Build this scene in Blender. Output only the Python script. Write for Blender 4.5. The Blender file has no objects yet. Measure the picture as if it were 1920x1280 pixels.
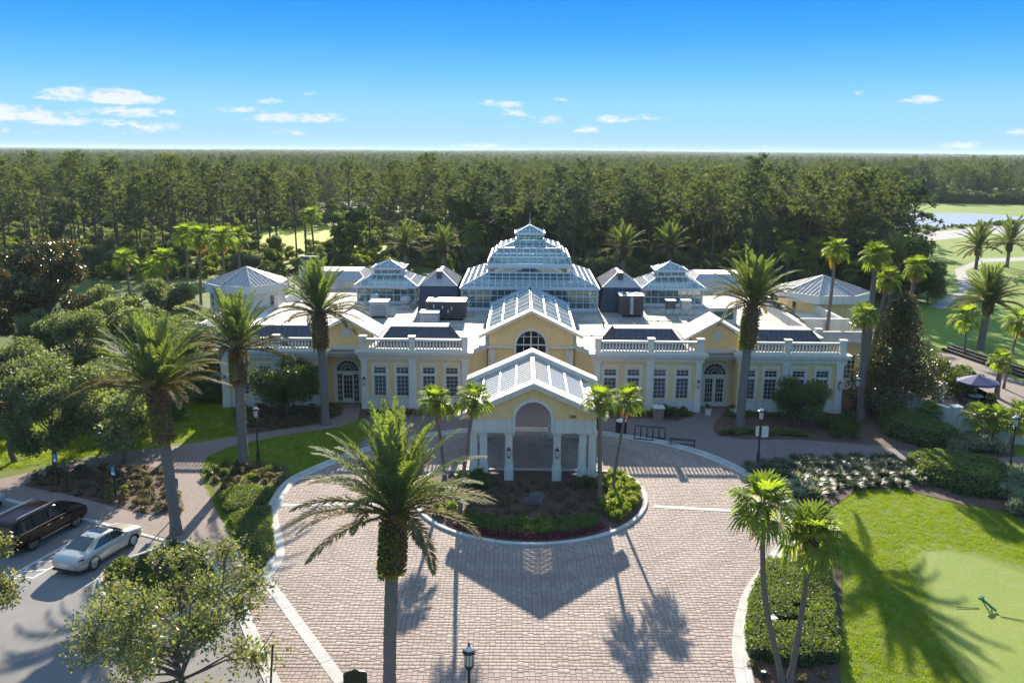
import bpy, math, random
import numpy as np
from mathutils import Vector, Matrix

SC = bpy.context.scene
COL = SC.collection
rad = math.radians

# ------------------------------------------------------------------ camera
cam_data = bpy.data.cameras.new('camera')
cam = bpy.data.objects.new('camera', cam_data)
COL.objects.link(cam)
cam_data.sensor_fit = 'HORIZONTAL'
cam_data.sensor_width = 36.0
cam_data.lens = 36.0 * 1614.0 / 1920.0
cam_data.clip_start = 0.5
cam_data.clip_end = 40000.0
cam.matrix_world = (Matrix.Translation((0, 0, 21.0)) @ Matrix.Rotation(rad(90 - 12.47), 4, 'X')
                    @ Matrix.Rotation(rad(0.39), 4, 'Z'))
SC.camera = cam

# ------------------------------------------------------------------ light
SUN_EL = 22.0
world = bpy.data.worlds.new('World')
SC.world = world
world.use_nodes = True


def build_world():
    nt = world.node_tree
    for n in list(nt.nodes):
        nt.nodes.remove(n)
    out = nt.nodes.new('ShaderNodeOutputWorld')
    bg = nt.nodes.new('ShaderNodeBackground')
    sky = nt.nodes.new('ShaderNodeTexSky')
    sky.sky_type = 'NISHITA'
    sky.sun_disc = False
    sky.sun_elevation = rad(SUN_EL)
    sky.sun_rotation = rad(0.0)
    sky.altitude = 0
    sky.air_density = 1.0
    sky.dust_density = 0.0
    sky.ozone_density = 3.0
    # gradient by height above the horizon, brightened out of view for fill, the same all round, with a little of the physical sky in it
    geo = nt.nodes.new('ShaderNodeTexCoord')
    sp = nt.nodes.new('ShaderNodeSeparateXYZ')
    nt.links.new(geo.outputs['Generated'], sp.inputs[0])
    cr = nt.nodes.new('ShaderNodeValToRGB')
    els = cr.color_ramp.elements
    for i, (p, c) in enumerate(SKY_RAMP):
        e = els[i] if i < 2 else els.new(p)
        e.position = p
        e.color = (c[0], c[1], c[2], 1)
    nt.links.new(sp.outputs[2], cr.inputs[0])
    sc = nt.nodes.new('ShaderNodeVectorMath')
    sc.operation = 'SCALE'
    sc.inputs['Scale'].default_value = 1.0 / SKY_STRENGTH
    nt.links.new(cr.outputs[0], sc.inputs[0])
    hsv = nt.nodes.new('ShaderNodeMix')
    hsv.data_type = 'RGBA'
    hsv.inputs['Factor'].default_value = SKY_PHYS
    nt.links.new(sc.outputs[0], hsv.inputs['A'])
    nt.links.new(sky.outputs[0], hsv.inputs['B'])
    # thin fair-weather clouds: puffs in a low belt all round the horizon, shaped by noise in the view direction
    tc = nt.nodes.new('ShaderNodeTexCoord')
    sep = nt.nodes.new('ShaderNodeSeparateXYZ')
    nt.links.new(tc.outputs['Generated'], sep.inputs[0])

    def M(op, a, b=None, c=None):
        n = nt.nodes.new('ShaderNodeMath')
        n.operation = op
        for i, v in enumerate((a, b, c)):
            if v is None:
                continue
            if isinstance(v, (int, float)):
                n.inputs[i].default_value = v
            else:
                nt.links.new(v, n.inputs[i])
        return n.outputs[0]
    az = M('ARCTAN2', sep.outputs[0], sep.outputs[1])
    el = M('ARCSINE', sep.outputs[2])
    def cloud_noise(fx, fy, off):
        comb = nt.nodes.new('ShaderNodeCombineXYZ')
        nt.links.new(M('MULTIPLY', az, fx), comb.inputs[0])
        nt.links.new(M('MULTIPLY', el, fy), comb.inputs[1])
        comb.inputs[2].default_value = off
        nz = nt.nodes.new('ShaderNodeTexNoise')
        nz.inputs['Scale'].default_value = 1.0
        nz.inputs['Detail'].default_value = 6.0
        nz.inputs['Roughness'].default_value = 0.62
        nt.links.new(comb.outputs[0], nz.inputs['Vector'])
        return nz.outputs['Fac']
    n1, n2 = cloud_noise(26.0, 75.0, 0.0), cloud_noise(95.0, 240.0, 3.7)
    total = None
    # azimuth, elevation, half width, half height, strength (radians)
    puffs = CLOUDS
    for (a, e, w, h, s) in puffs:
        dx = M('DIVIDE', M('SUBTRACT', az, a), w)
        dy = M('DIVIDE', M('SUBTRACT', el, e), h)
        # flat bottom: squeeze the lower half
        below = M('LESS_THAN', dy, 0.0)
        dy = M('MULTIPLY', dy, M('ADD', 1.0, M('MULTIPLY', below, 0.9)))
        r2 = M('ADD', M('MULTIPLY', dx, dx), M('MULTIPLY', dy, dy))
        v = M('MULTIPLY', M('MAXIMUM', M('SUBTRACT', 1.0, r2), 0.0), s)
        total = v if total is None else M('MAXIMUM', total, v)
    gate = M('MINIMUM', M('MULTIPLY', total, 5.0), 1.0)
    cov = M('MULTIPLY', gate, M('ADD', total, M('ADD', M('MULTIPLY_ADD', n1, 2.6, -1.3), M('MULTIPLY_ADD', n2, 1.5, -1.05))))
    ss = nt.nodes.new('ShaderNodeMapRange')
    ss.interpolation_type = 'SMOOTHSTEP'
    ss.inputs['From Min'].default_value = 0.0
    ss.inputs['From Max'].default_value = 0.75
    ss.inputs['To Max'].default_value = 0.85
    nt.links.new(cov, ss.inputs['Value'])
    mix = nt.nodes.new('ShaderNodeMix')
    mix.data_type = 'RGBA'
    nt.links.new(ss.outputs[0], mix.inputs['Factor'])
    nt.links.new(hsv.outputs['Result'], mix.inputs['A'])
    mix.inputs['B'].default_value = CLOUD_COL
    nt.links.new(mix.outputs['Result'], bg.inputs['Color'])
    bg.inputs['Strength'].default_value = SKY_STRENGTH
    nt.links.new(bg.outputs[0], out.inputs['Surface'])


SKY_STRENGTH = 0.15
SKY_PHYS = 0.008
# radiance by sine of elevation; stops above the view brightened as shade fill
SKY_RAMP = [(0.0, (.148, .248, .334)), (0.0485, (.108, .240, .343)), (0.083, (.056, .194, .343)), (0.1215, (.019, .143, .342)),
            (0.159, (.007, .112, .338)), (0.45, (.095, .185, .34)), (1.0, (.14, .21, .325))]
CLOUD_COL = (2.15, 2.22, 2.3, 1)


def _cl(u, v, w, h, s):
    return ((u - 960) / 1614.0, (283 - v) / 1614.0, w * 1.55 / 1614.0, h * 1.5 / 1614.0, s)


CLOUDS = [_cl(*c) for c in (
    (265, 203, 72, 15, 1.15), (300, 227, 75, 10, 1.0), (80, 235, 100, 15, 1.15), (22, 194, 55, 12, 1.0), (215, 243, 90, 10, .85), (130, 222, 40, 7, .7),
    (365, 249, 45, 9, .7), (540, 232, 45, 11, 1.0), (487, 218, 40, 8, .7), (617, 231, 40, 11, 1.0), (520, 203, 24, 8, .7),
    (575, 256, 32, 7, .6), (945, 202, 42, 11, .7), (962, 218, 28, 8, .8), (1020, 229, 30, 9, .7), (1137, 227, 32, 10, .9),
    (1200, 227, 28, 9, .7), (1097, 245, 24, 8, .8), (1640, 198, 30, 8, .8), (1885, 248, 85, 20, 1.0), (1715, 271, 40, 7, .6),
    (1220, 277, 28, 6, .6), (320, 256, 70, 6, .5), (1560, 185, 16, 5, .5), (600, 188, 16, 6, .5), (1046, 193, 12, 5, .5),
    (40, 256, 110, 11, .85), (900, 275, 50, 6, .5), (1430, 275, 40, 5, .5), (325, 112, 12, 6, .25))]
build_world()

sun_data = bpy.data.lights.new('sun', 'SUN')
sun_data.energy = 4.7
sun_data.angle = rad(0.53)
sun_data.color = (1.0, 0.90, 0.76)
sun = bpy.data.objects.new('sun', sun_data)
COL.objects.link(sun)
sun.location = (0, 200, 90)
sun.rotation_euler = (rad(-(90 - SUN_EL)), 0, 0)

SC.view_settings.view_transform = 'Standard'
SC.view_settings.look = 'None'
SC.view_settings.gamma = 1.0
SC.view_settings.exposure = 1.55
SC.render.engine = 'CYCLES'
SC.cycles.max_bounces = 8
SC.cycles.transparent_max_bounces = 16
SC.cycles.volume_bounces = 0
SC.cycles.volume_step_rate = 4.0
SC.cycles.use_denoising = True

# ------------------------------------------------------------------ helpers
rng = random.Random(7)
nrg = np.random.default_rng(11)


def tag(o, label=None, cat=None, group=None, kind=None):
    if label:
        o['label'] = label
    if cat:
        o['category'] = cat
    if group:
        o['group'] = group
    if kind:
        o['kind'] = kind
    return o


def empty(name, loc=(0, 0, 0), rz=0.0, parent=None):
    o = bpy.data.objects.new(name, None)
    COL.objects.link(o)
    o.location = loc
    o.rotation_euler = (0, 0, rz)
    o.empty_display_size = 0.3
    if parent:
        o.parent = parent
    return o


def thing(name, label, cat, loc=(0, 0, 0), rz=0.0, group=None):
    return tag(empty(name, loc, rz), label, cat, group)


def obj(name, me, parent=None, loc=None, rot=None, scale=None):
    o = bpy.data.objects.new(name, me)
    COL.objects.link(o)
    if parent:
        o.parent = parent
    if loc is not None:
        o.location = loc
    if rot is not None:
        o.rotation_euler = rot
    if scale is not None:
        o.scale = scale
    return o


def copy_tree(o, parent=None):
    c = o.copy()
    COL.objects.link(c)
    if parent:
        c.parent = parent
    for ch in o.children:
        copy_tree(ch, c)
    return c


class MB:
    """collects faces of several simple solids and links them as one mesh"""

    def __init__(self):
        self.v, self.f, self.m = [], [], []
        self.smooth = False

    def add(self, vs, fs, mi=0):
        b = len(self.v)
        self.v += [tuple(p) for p in vs]
        self.f += [tuple(i + b for i in f) for f in fs]
        self.m += [mi] * len(fs)
        return self

    def box(self, x0, x1, y0, y1, z0, z1, mi=0):
        vs = [(x0, y0, z0), (x1, y0, z0), (x1, y1, z0), (x0, y1, z0), (x0, y0, z1), (x1, y0, z1), (x1, y1, z1), (x0, y1, z1)]
        return self.add(vs, [(0, 3, 2, 1), (4, 5, 6, 7), (0, 1, 5, 4), (1, 2, 6, 5), (2, 3, 7, 6), (3, 0, 4, 7)], mi)

    def hexa(self, bot, top, mi=0):
        vs = list(bot) + list(top)
        return self.add(vs, [(0, 3, 2, 1), (4, 5, 6, 7), (0, 1, 5, 4), (1, 2, 6, 5), (2, 3, 7, 6), (3, 0, 4, 7)], mi)

    def bar(self, a, b, w, h=None, mi=0):
        """square bar from a to b"""
        a, b = Vector(a), Vector(b)
        h = h or w
        d = (b - a)
        if d.length < 1e-6:
            return self
        d.normalize()
        up = Vector((0, 0, 1)) if abs(d.z) < 0.95 else Vector((0, 1, 0))
        s = d.cross(up).normalized()
        t = s.cross(d).normalized()
        s, t = s * w / 2, t * h / 2
        return self.hexa([a - s - t, a + s - t, a + s + t, a - s + t], [b - s - t, b + s - t, b + s + t, b - s + t], mi)

    def poly_y(self, pts, y0, y1, mi=0):
        """outline in x,z pushed from y0 to y1"""
        n = len(pts)
        vs = [(x, y0, z) for x, z in pts] + [(x, y1, z) for x, z in pts]
        fs = [tuple(range(n)), tuple(range(2 * n - 1, n - 1, -1))]
        fs += [((i + 1) % n, i, n + i, n + (i + 1) % n) for i in range(n)]
        return self.add(vs, fs, mi)

    def poly_z(self, pts, z0, z1, mi=0):
        n = len(pts)
        vs = [(x, y, z0) for x, y in pts] + [(x, y, z1) for x, y in pts]
        fs = [tuple(range(n - 1, -1, -1)), tuple(range(n, 2 * n))]
        fs += [(i, (i + 1) % n, n + (i + 1) % n, n + i) for i in range(n)]
        return self.add(vs, fs, mi)

    def tube(self, pts, radii, n=8, mi=0, cap=True, jag=0.0):
        pts = [Vector(p) for p in pts]
        b = len(self.v)
        rings = []
        for i, p in enumerate(pts):
            d = (pts[min(i + 1, len(pts) - 1)] - pts[max(i - 1, 0)])
            d.normalize()
            up = Vector((0, 1, 0)) if abs(d.y) < 0.9 else Vector((1, 0, 0))
            s = d.cross(up).normalized()
            t = d.cross(s).normalized()
            r = radii[i] if isinstance(radii, (list, tuple)) else radii
            for k in range(n):
                a = 2 * math.pi * k / n
                rr = r * (1 + (rng.uniform(-jag, jag) if jag else 0))
                self.v.append(tuple(p + s * math.cos(a) * rr + t * math.sin(a) * rr))
            rings.append(b + i * n)
        for i in range(len(pts) - 1):
            for k in range(n):
                k2 = (k + 1) % n
                self.f.append((rings[i] + k, rings[i + 1] + k, rings[i + 1] + k2, rings[i] + k2))
                self.m.append(mi)
        if cap:
            self.f.append(tuple(rings[0] + k for k in range(n)))
            self.f.append(tuple(rings[-1] + k for k in range(n - 1, -1, -1)))
            self.m += [mi, mi]
        return self

    def lathe(self, prof, n=10, c=(0, 0, 0), mi=0):
        return self.tube_z([(c[0], c[1], c[2] + z) for r, z in prof], [r for r, z in prof], n, mi)

    def tube_z(self, pts, radii, n=10, mi=0):
        b = len(self.v)
        for p, r in zip(pts, radii):
            for k in range(n):
                a = 2 * math.pi * (k + .5) / n
                self.v.append((p[0] + r * math.cos(a), p[1] + r * math.sin(a), p[2]))
        for i in range(len(pts) - 1):
            for k in range(n):
                k2 = (k + 1) % n
                self.f.append((b + i * n + k, b + i * n + k2, b + (i + 1) * n + k2, b + (i + 1) * n + k))
                self.m.append(mi)
        self.f.append(tuple(b + k for k in range(n - 1, -1, -1)))
        self.f.append(tuple(b + (len(pts) - 1) * n + k for k in range(n)))
        self.m += [mi, mi]
        return self

    def mesh(self, name, mats, smooth=None):
        me = bpy.data.meshes.new(name)
        me.from_pydata(self.v, [], self.f)
        if not isinstance(mats, (list, tuple)):
            mats = [mats]
        for m in mats:
            me.materials.append(m)
        if len(mats) > 1:
            me.polygons.foreach_set('material_index', self.m)
        if smooth:
            me.polygons.foreach_set('use_smooth', [True] * len(me.polygons))
            me.set_sharp_from_angle(angle=rad(smooth))
        me.update()
        return me

    def build(self, name, mats, parent=None, loc=None, rot=None, smooth=None):
        return obj(name, self.mesh(name, mats, smooth), parent, loc, rot)


def np_mesh(name, verts, quads, mat, mats=None, mi=None):
    verts = np.asarray(verts, dtype=np.float32).reshape(-1, 3)
    quads = np.asarray(quads, dtype=np.int32)
    k = quads.shape[1]
    me = bpy.data.meshes.new(name)
    me.vertices.add(len(verts))
    me.vertices.foreach_set('co', verts.ravel())
    me.loops.add(quads.size)
    me.loops.foreach_set('vertex_index', quads.ravel())
    me.polygons.add(len(quads))
    me.polygons.foreach_set('loop_start', np.arange(0, quads.size, k, dtype=np.int32))
    for m in (mats or [mat]):
        me.materials.append(m)
    if mi is not None:
        me.polygons.foreach_set('material_index', np.asarray(mi, dtype=np.int32))
    me.update(calc_edges=True)
    return me


# ------------------------------------------------------------------ materials
def new_mat(name):
    m = bpy.data.materials.new(name)
    m.use_nodes = True
    nt = m.node_tree
    for n in list(nt.nodes):
        nt.nodes.remove(n)
    out = nt.nodes.new('ShaderNodeOutputMaterial')
    return m, nt, out


def N(nt, t, **kw):
    n = nt.nodes.new(t)
    for k, v in kw.items():
        if k in n.inputs:
            n.inputs[k].default_value = v
        else:
            setattr(n, k, v)
    return n


def L(nt, a, b):
    nt.links.new(a, b)


def c4(c):
    return (c[0], c[1], c[2], 1.0)


def mixc(nt, fac, a, b, mode='MIX'):
    n = nt.nodes.new('ShaderNodeMix')
    n.data_type = 'RGBA'
    n.blend_type = mode
    for s, v in (('Factor', fac), ('A', a), ('B', b)):
        if isinstance(v, (int, float)):
            n.inputs[s].default_value = v if s == 'Factor' else (v, v, v, 1)
        elif isinstance(v, tuple):
            n.inputs[s].default_value = c4(v)
        else:
            nt.links.new(v, n.inputs[s])
    return n.outputs['Result']


def noise(nt, scale, detail=3.0, rough=0.55, vec=None, coord='Object', stretch=None):
    if vec is None:
        tc = nt.nodes.new('ShaderNodeTexCoord')
        vec = tc.outputs[coord]
    if stretch:
        mp = nt.nodes.new('ShaderNodeMapping')
        mp.inputs['Scale'].default_value = stretch
        nt.links.new(vec, mp.inputs['Vector'])
        vec = mp.outputs[0]
    n = nt.nodes.new('ShaderNodeTexNoise')
    n.inputs['Scale'].default_value = scale
    n.inputs['Detail'].default_value = detail
    n.inputs['Roughness'].default_value = rough
    nt.links.new(vec, n.inputs['Vector'])
    return n.outputs['Fac']


def ramp(nt, fac, lo, hi, to0=0.0, to1=1.0):
    n = nt.nodes.new('ShaderNodeMapRange')
    n.inputs['From Min'].default_value = lo
    n.inputs['From Max'].default_value = hi
    n.inputs['To Min'].default_value = to0
    n.inputs['To Max'].default_value = to1
    nt.links.new(fac, n.inputs['Value'])
    return n.outputs[0]


def island_rand(nt):
    g = nt.nodes.new('ShaderNodeNewGeometry')
    return g.outputs['Random Per Island']


def obj_rand(nt):
    g = nt.nodes.new('ShaderNodeObjectInfo')
    return g.outputs['Random']


def solid(name, col, rough=0.6, var=0.12, scale=3.0, bump=0.0, bscale=60.0, metal=0.0, spec=0.5, stain=None, stretch=None, coat=0.0, streak=0.0):
    m, nt, out = new_mat(name)
    p = N(nt, 'ShaderNodeBsdfPrincipled', Roughness=rough, Metallic=metal)
    p.inputs['Specular IOR Level'].default_value = spec
    if coat:
        p.inputs['Coat Weight'].default_value = coat
        p.inputs['Coat Roughness'].default_value = 0.05
    f = noise(nt, scale, 4.0, stretch=stretch)
    lo = tuple(c * (1 - var) for c in col)
    hi = tuple(min(1, c * (1 + var)) for c in col)
    c = mixc(nt, ramp(nt, f, .3, .7), lo, hi)
    if stain:
        f2 = noise(nt, scale * 0.35, 6.0, .7)
        c = mixc(nt, ramp(nt, f2, .5, .75, 0, stain[1]), c, stain[0])
    if streak:
        f3 = noise(nt, 5.0, 4.0, .65, stretch=(1, 1, .07))
        c = mixc(nt, ramp(nt, f3, .48, .72, 0, streak), c, tuple(x * .5 for x in col))
    L(nt, c, p.inputs['Base Color'])
    if bump:
        b = N(nt, 'ShaderNodeBump', Strength=bump, Distance=0.02)
        L(nt, noise(nt, bscale, 4.0), b.inputs['Height'])
        L(nt, b.outputs[0], p.inputs['Normal'])
    L(nt, p.outputs[0], out.inputs['Surface'])
    return m


def leafmat(name, c1, c2, trans=0.45, tcol=None, rough=0.5, nscale=0.35, spec=0.35, dead=None, objvar=0.0):
    """leaves: each leaf its own tint, some light coming through"""
    m, nt, out = new_mat(name)
    r = island_rand(nt)
    c = mixc(nt, r, c1, c2)
    f = noise(nt, nscale, 2.0)
    c = mixc(nt, ramp(nt, f, .3, .7, 0, .45), c, tuple(x * 1.5 for x in c2))
    if objvar:
        c = mixc(nt, ramp(nt, obj_rand(nt), 0, 1, 0, objvar), c, tuple(x * .55 for x in c1))
    if dead:
        w = N(nt, 'ShaderNodeMath', operation='GREATER_THAN')
        w.inputs[1].default_value = 1.0 - dead[1]
        L(nt, r, w.inputs[0])
        c = mixc(nt, w.outputs[0], c, dead[0])
    p = N(nt, 'ShaderNodeBsdfPrincipled', Roughness=rough)
    p.inputs['Specular IOR Level'].default_value = spec
    L(nt, c, p.inputs['Base Color'])
    t = N(nt, 'ShaderNodeBsdfTranslucent')
    tc = mixc(nt, 1.0, c, tcol or (1.9, 1.75, .55), 'MULTIPLY')
    L(nt, tc, t.inputs['Color'])
    mx = N(nt, 'ShaderNodeMixShader', Fac=trans)
    L(nt, p.outputs[0], mx.inputs[1])
    L(nt, t.outputs[0], mx.inputs[2])
    L(nt, mx.outputs[0], out.inputs['Surface'])
    return m


def glassmat(name, tint, refl=0.35, rough=0.03, milk=.06):
    m, nt, out = new_mat(name)
    g = N(nt, 'ShaderNodeBsdfGlossy', Roughness=rough)
    g.inputs['Color'].default_value = (.60, .67, .70, 1)
    t = N(nt, 'ShaderNodeBsdfTransparent')
    t.inputs['Color'].default_value = c4(tint)
    lw = N(nt, 'ShaderNodeLayerWeight', Blend=0.35)
    f = ramp(nt, lw.outputs['Facing'], 0, 1, refl * .55, min(1, refl * 2.2))
    mx = N(nt, 'ShaderNodeMixShader')
    L(nt, f, mx.inputs[0])
    L(nt, t.outputs[0], mx.inputs[1])
    L(nt, g.outputs[0], mx.inputs[2])
    # a film of dirt and chalking
    d = N(nt, 'ShaderNodeBsdfDiffuse')
    d.inputs['Color'].default_value = (.48, .52, .50, 1)
    mz = N(nt, 'ShaderNodeMixShader')
    L(nt, ramp(nt, noise(nt, 1.6, 5.0, .7), .3, .75, milk * .5, milk * 1.6), mz.inputs[0])
    L(nt, mx.outputs[0], mz.inputs[1])
    L(nt, d.outputs[0], mz.inputs[2])
    L(nt, mz.outputs[0], out.inputs['Surface'])
    return m


def lawnmat(name, c1, c2, c3, scale=1.0, bump=0.6):
    m, nt, out = new_mat(name)
    a = noise(nt, 0.22 * scale, 4.0, .6)
    b = noise(nt, 9.0 * scale, 5.0, .75)
    d = noise(nt, 1.3 * scale, 3.0, .6)
    c = mixc(nt, ramp(nt, a, .35, .65), c1, c2)
    c = mixc(nt, ramp(nt, d, .5, .72, 0, .55), c, c3)
    c = mixc(nt, ramp(nt, b, .35, .75, .0, .45), c, tuple(x * .35 for x in c1))
    p = N(nt, 'ShaderNodeBsdfPrincipled', Roughness=.85)
    p.inputs['Specular IOR Level'].default_value = .15
    L(nt, c, p.inputs['Base Color'])
    bp = N(nt, 'ShaderNodeBump', Strength=bump, Distance=.08)
    L(nt, noise(nt, 22.0 * scale, 4.0, .8), bp.inputs['Height'])
    L(nt, bp.outputs[0], p.inputs['Normal'])
    t = N(nt, 'ShaderNodeBsdfTranslucent')
    L(nt, c, t.inputs['Color'])
    L(nt, p.outputs[0], out.inputs['Surface'])
    return m


def pavermat(name, cols, grain=True):
    """each paver its own shade (island or object random), fine grain"""
    m, nt, out = new_mat(name)
    r = N(nt, 'ShaderNodeMath', operation='FRACT')
    a = N(nt, 'ShaderNodeMath', operation='ADD')
    L(nt, island_rand(nt), a.inputs[0])
    L(nt, obj_rand(nt), a.inputs[1])
    L(nt, a.outputs[0], r.inputs[0])
    cr = N(nt, 'ShaderNodeValToRGB')
    cr.color_ramp.interpolation = 'LINEAR'
    e = cr.color_ramp.elements
    e[0].position, e[0].color = 0, c4(cols[0])
    e[1].position, e[1].color = 1, c4(cols[-1])
    for i, c in enumerate(cols[1:-1]):
        x = e.new((i + 1) / (len(cols) - 1))
        x.color = c4(c)
    L(nt, r.outputs[0], cr.inputs[0])
    tc = N(nt, 'ShaderNodeNewGeometry')
    big = noise(nt, .35, 3.0, .6, vec=tc.outputs['Position'])
    c = mixc(nt, ramp(nt, big, .35, .65, 0, .35), cr.outputs[0], tuple(x * .72 for x in cols[0]))
    # darker wheel paths round the island, and old drips
    vm = N(nt, 'ShaderNodeVectorMath', operation='DISTANCE')
    L(nt, tc.outputs['Position'], vm.inputs[0])
    vm.inputs[1].default_value = (1.17, 50.65, 0)
    wob = noise(nt, .25, 2.0, .5, vec=tc.outputs['Position'])
    for rr in (9.2, 10.9, 13.4):
        dd = N(nt, 'ShaderNodeMath', operation='ADD')
        L(nt, vm.outputs['Value'], dd.inputs[0])
        L(nt, ramp(nt, wob, 0, 1, -1.2, 1.2), dd.inputs[1])
        ab = N(nt, 'ShaderNodeMath', operation='SUBTRACT')
        L(nt, dd.outputs[0], ab.inputs[0])
        ab.inputs[1].default_value = rr
        aa = N(nt, 'ShaderNodeMath', operation='ABSOLUTE')
        L(nt, ab.outputs[0], aa.inputs[0])
        c = mixc(nt, ramp(nt, aa.outputs[0], .15, .75, .22, 0), c, tuple(x * .55 for x in cols[0]))
    sp = noise(nt, 1.1, 5.0, .75, vec=tc.outputs['Position'])
    c = mixc(nt, ramp(nt, sp, .62, .72, 0, .35), c, tuple(x * .45 for x in cols[0]))
    fine = noise(nt, 40.0, 3.0, .7, vec=tc.outputs['Position'])
    c = mixc(nt, ramp(nt, fine, .3, .7, 0, .3), c, tuple(x * .6 for x in cols[1]))
    p = N(nt, 'ShaderNodeBsdfPrincipled', Roughness=.8)
    p.inputs['Specular IOR Level'].default_value = .3
    L(nt, c, p.inputs['Base Color'])
    bp = N(nt, 'ShaderNodeBump', Strength=.35, Distance=.01)
    L(nt, fine, bp.inputs['Height'])
    L(nt, bp.outputs[0], p.inputs['Normal'])
    L(nt, p.outputs[0], out.inputs['Surface'])
    return m


def brickmat(name, c1, c2, mortar, scale, rot=0.0, w=.5, h=.25):
    m, nt, out = new_mat(name)
    tc = N(nt, 'ShaderNodeTexCoord')
    mp = N(nt, 'ShaderNodeMapping')
    mp.inputs['Rotation'].default_value = (0, 0, rot)
    L(nt, tc.outputs['Object'], mp.inputs['Vector'])
    wn = N(nt, 'ShaderNodeTexNoise', Scale=.6)
    L(nt, mp.outputs[0], wn.inputs['Vector'])
    wv = N(nt, 'ShaderNodeVectorMath', operation='MULTIPLY_ADD')
    L(nt, wn.outputs['Color'], wv.inputs[0])
    wv.inputs[1].default_value = (.25, .25, 0)
    L(nt, mp.outputs[0], wv.inputs[2])
    b = N(nt, 'ShaderNodeTexBrick', Scale=scale)
    b.inputs['Color1'].default_value = c4(c1)
    b.inputs['Color2'].default_value = c4(c2)
    b.inputs['Mortar'].default_value = c4(mortar)
    b.inputs['Mortar Size'].default_value = .03
    b.inputs['Mortar Smooth'].default_value = .3
    b.inputs['Brick Width'].default_value = w
    b.inputs['Row Height'].default_value = h
    L(nt, wv.outputs[0], b.inputs['Vector'])
    f = noise(nt, .5, 4.0, .65)
    c = mixc(nt, ramp(nt, f, .4, .7, 0, .5), b.outputs['Color'], tuple(x * .6 for x in c1))
    f = noise(nt, 25, 4.0, .7)
    c = mixc(nt, ramp(nt, f, .35, .7, 0, .4), c, tuple(x * .55 for x in c2))
    p = N(nt, 'ShaderNodeBsdfPrincipled', Roughness=.85)
    p.inputs['Specular IOR Level'].default_value = .25
    L(nt, c, p.inputs['Base Color'])
    bp = N(nt, 'ShaderNodeBump', Strength=.5, Distance=.02, invert=True)
    L(nt, b.outputs['Fac'], bp.inputs['Height'])
    L(nt, bp.outputs[0], p.inputs['Normal'])
    L(nt, p.outputs[0], out.inputs['Surface'])
    return m


MT = {}
MT['white'] = solid('white_stucco', (.62, .58, .49), .7, .05, 1.2, .15, 40, stain=((.42, .39, .33), .4), streak=.35)
MT['trim'] = solid('white_trim_paint', (.66, .615, .515), .6, .04, 2.0, stain=((.44, .41, .35), .35), streak=.3)
MT['yellow'] = solid('yellow_stucco', (.74, .525, .225), .8, .06, 1.0, .2, 50, stain=((.52, .39, .2), .3), streak=.22)
MT['slate'] = solid('dark_seam_metal', (.055, .065, .085), .4, .12, 2.0, metal=.3)
MT['greyroof'] = solid('grey_seam_metal', (.40, .375, .35), .42, .1, 2.0, metal=.3)
MT['flatroof'] = solid('roof_membrane', (.31, .28, .235), .85, .2, .7, .2, 30, stain=((.20, .17, .14), .85))
MT['frame'] = solid('white_metal_frame', (.60, .62, .62), .4, .03, 3.0)
MT['pane_sky'] = glassmat('conservatory_glass', (.60, .74, .78), .26, .04)
MT['darkglass'] = solid('window_glass_dark', (.018, .024, .032), .06, .1, 1.0, spec=1.0)
MT['paleglass'] = glassmat('chalky_roof_glass', (.66, .78, .78), .22, .06, .38)


def windowmat():
    """dark panes, some with pale blinds half drawn behind"""
    m, nt, out = new_mat('window_pane')
    p = N(nt, 'ShaderNodeBsdfPrincipled', Roughness=.06)
    p.inputs['Specular IOR Level'].default_value = 1.0
    c = mixc(nt, ramp(nt, obj_rand(nt), .35, 1.0), (.035, .045, .055), (.16, .165, .16))
    c = mixc(nt, ramp(nt, noise(nt, 1.3, 3.0), .45, .65), c, (.06, .07, .075))
    L(nt, c, p.inputs['Base Color'])
    L(nt, p.outputs[0], out.inputs['Surface'])
    return m


MT['winpane'] = windowmat()
MT['dark'] = solid('black_metal', (.012, .012, .013), .45, .1, 5.0)
MT['brown'] = solid('brown_metal', (.035, .022, .016), .5, .1, 5.0)
MT['tan'] = solid('tan_inner_wall', (.50, .34, .20), .8, .15, 1.0)
MT['concrete'] = solid('kerb_concrete', (.42, .41, .37), .85, .12, 1.2, .3, 45, stain=((.24, .23, .20), .5))
MT['mulch'] = solid('bark_mulch', (.085, .048, .032), .95, .35, 6.0, .9, 26, stain=((.14, .09, .06), .6))
MT['asphalt'] = solid('asphalt', (.175, .168, .158), .85, .15, .4, .3, 80, stain=((.27, .25, .22), .7))
MT['line'] = solid('road_paint', (.62, .65, .67), .7, .15, 3.0, stain=((.25, .25, .25), .5))
MT['sand'] = solid('joint_sand', (.19, .148, .122), .95, .2, 4.0)
MT['paver'] = pavermat('clay_paver', [(.285, .207, .168), (.36, .278, .222), (.335, .265, .222), (.405, .325, .26), (.31, .235, .192)])
MT['walk'] = brickmat('walk_paver', (.34, .27, .225), (.27, .20, .17), (.12, .095, .08), 2.2, rad(20))
MT['walk2'] = brickmat('upper_walk_paver', (.27, .225, .205), (.21, .165, .15), (.09, .075, .07), 2.2, rad(5))
MT['lawn'] = lawnmat('lawn_grass', (.13, .18, .015), (.17, .215, .016), (.19, .20, .035))
MT['green'] = lawnmat('putting_green', (.20, .265, .05), (.235, .285, .055), (.29, .285, .10), .6, .2)
MT['rough'] = lawnmat('rough_grass', (.09, .13, .022), (.13, .165, .028), (.16, .16, .05), .4)
MT['fairway'] = lawnmat('fairway_grass', (.155, .235, .03), (.20, .27, .035), (.22, .25, .055), .25, .3)
MT['water'] = solid('pond_water', (.40, .43, .45), .32, .06, .1, spec=1.0)
MT['cart'] = solid('cart_path', (.29, .275, .25), .85, .1, .3)
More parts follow.
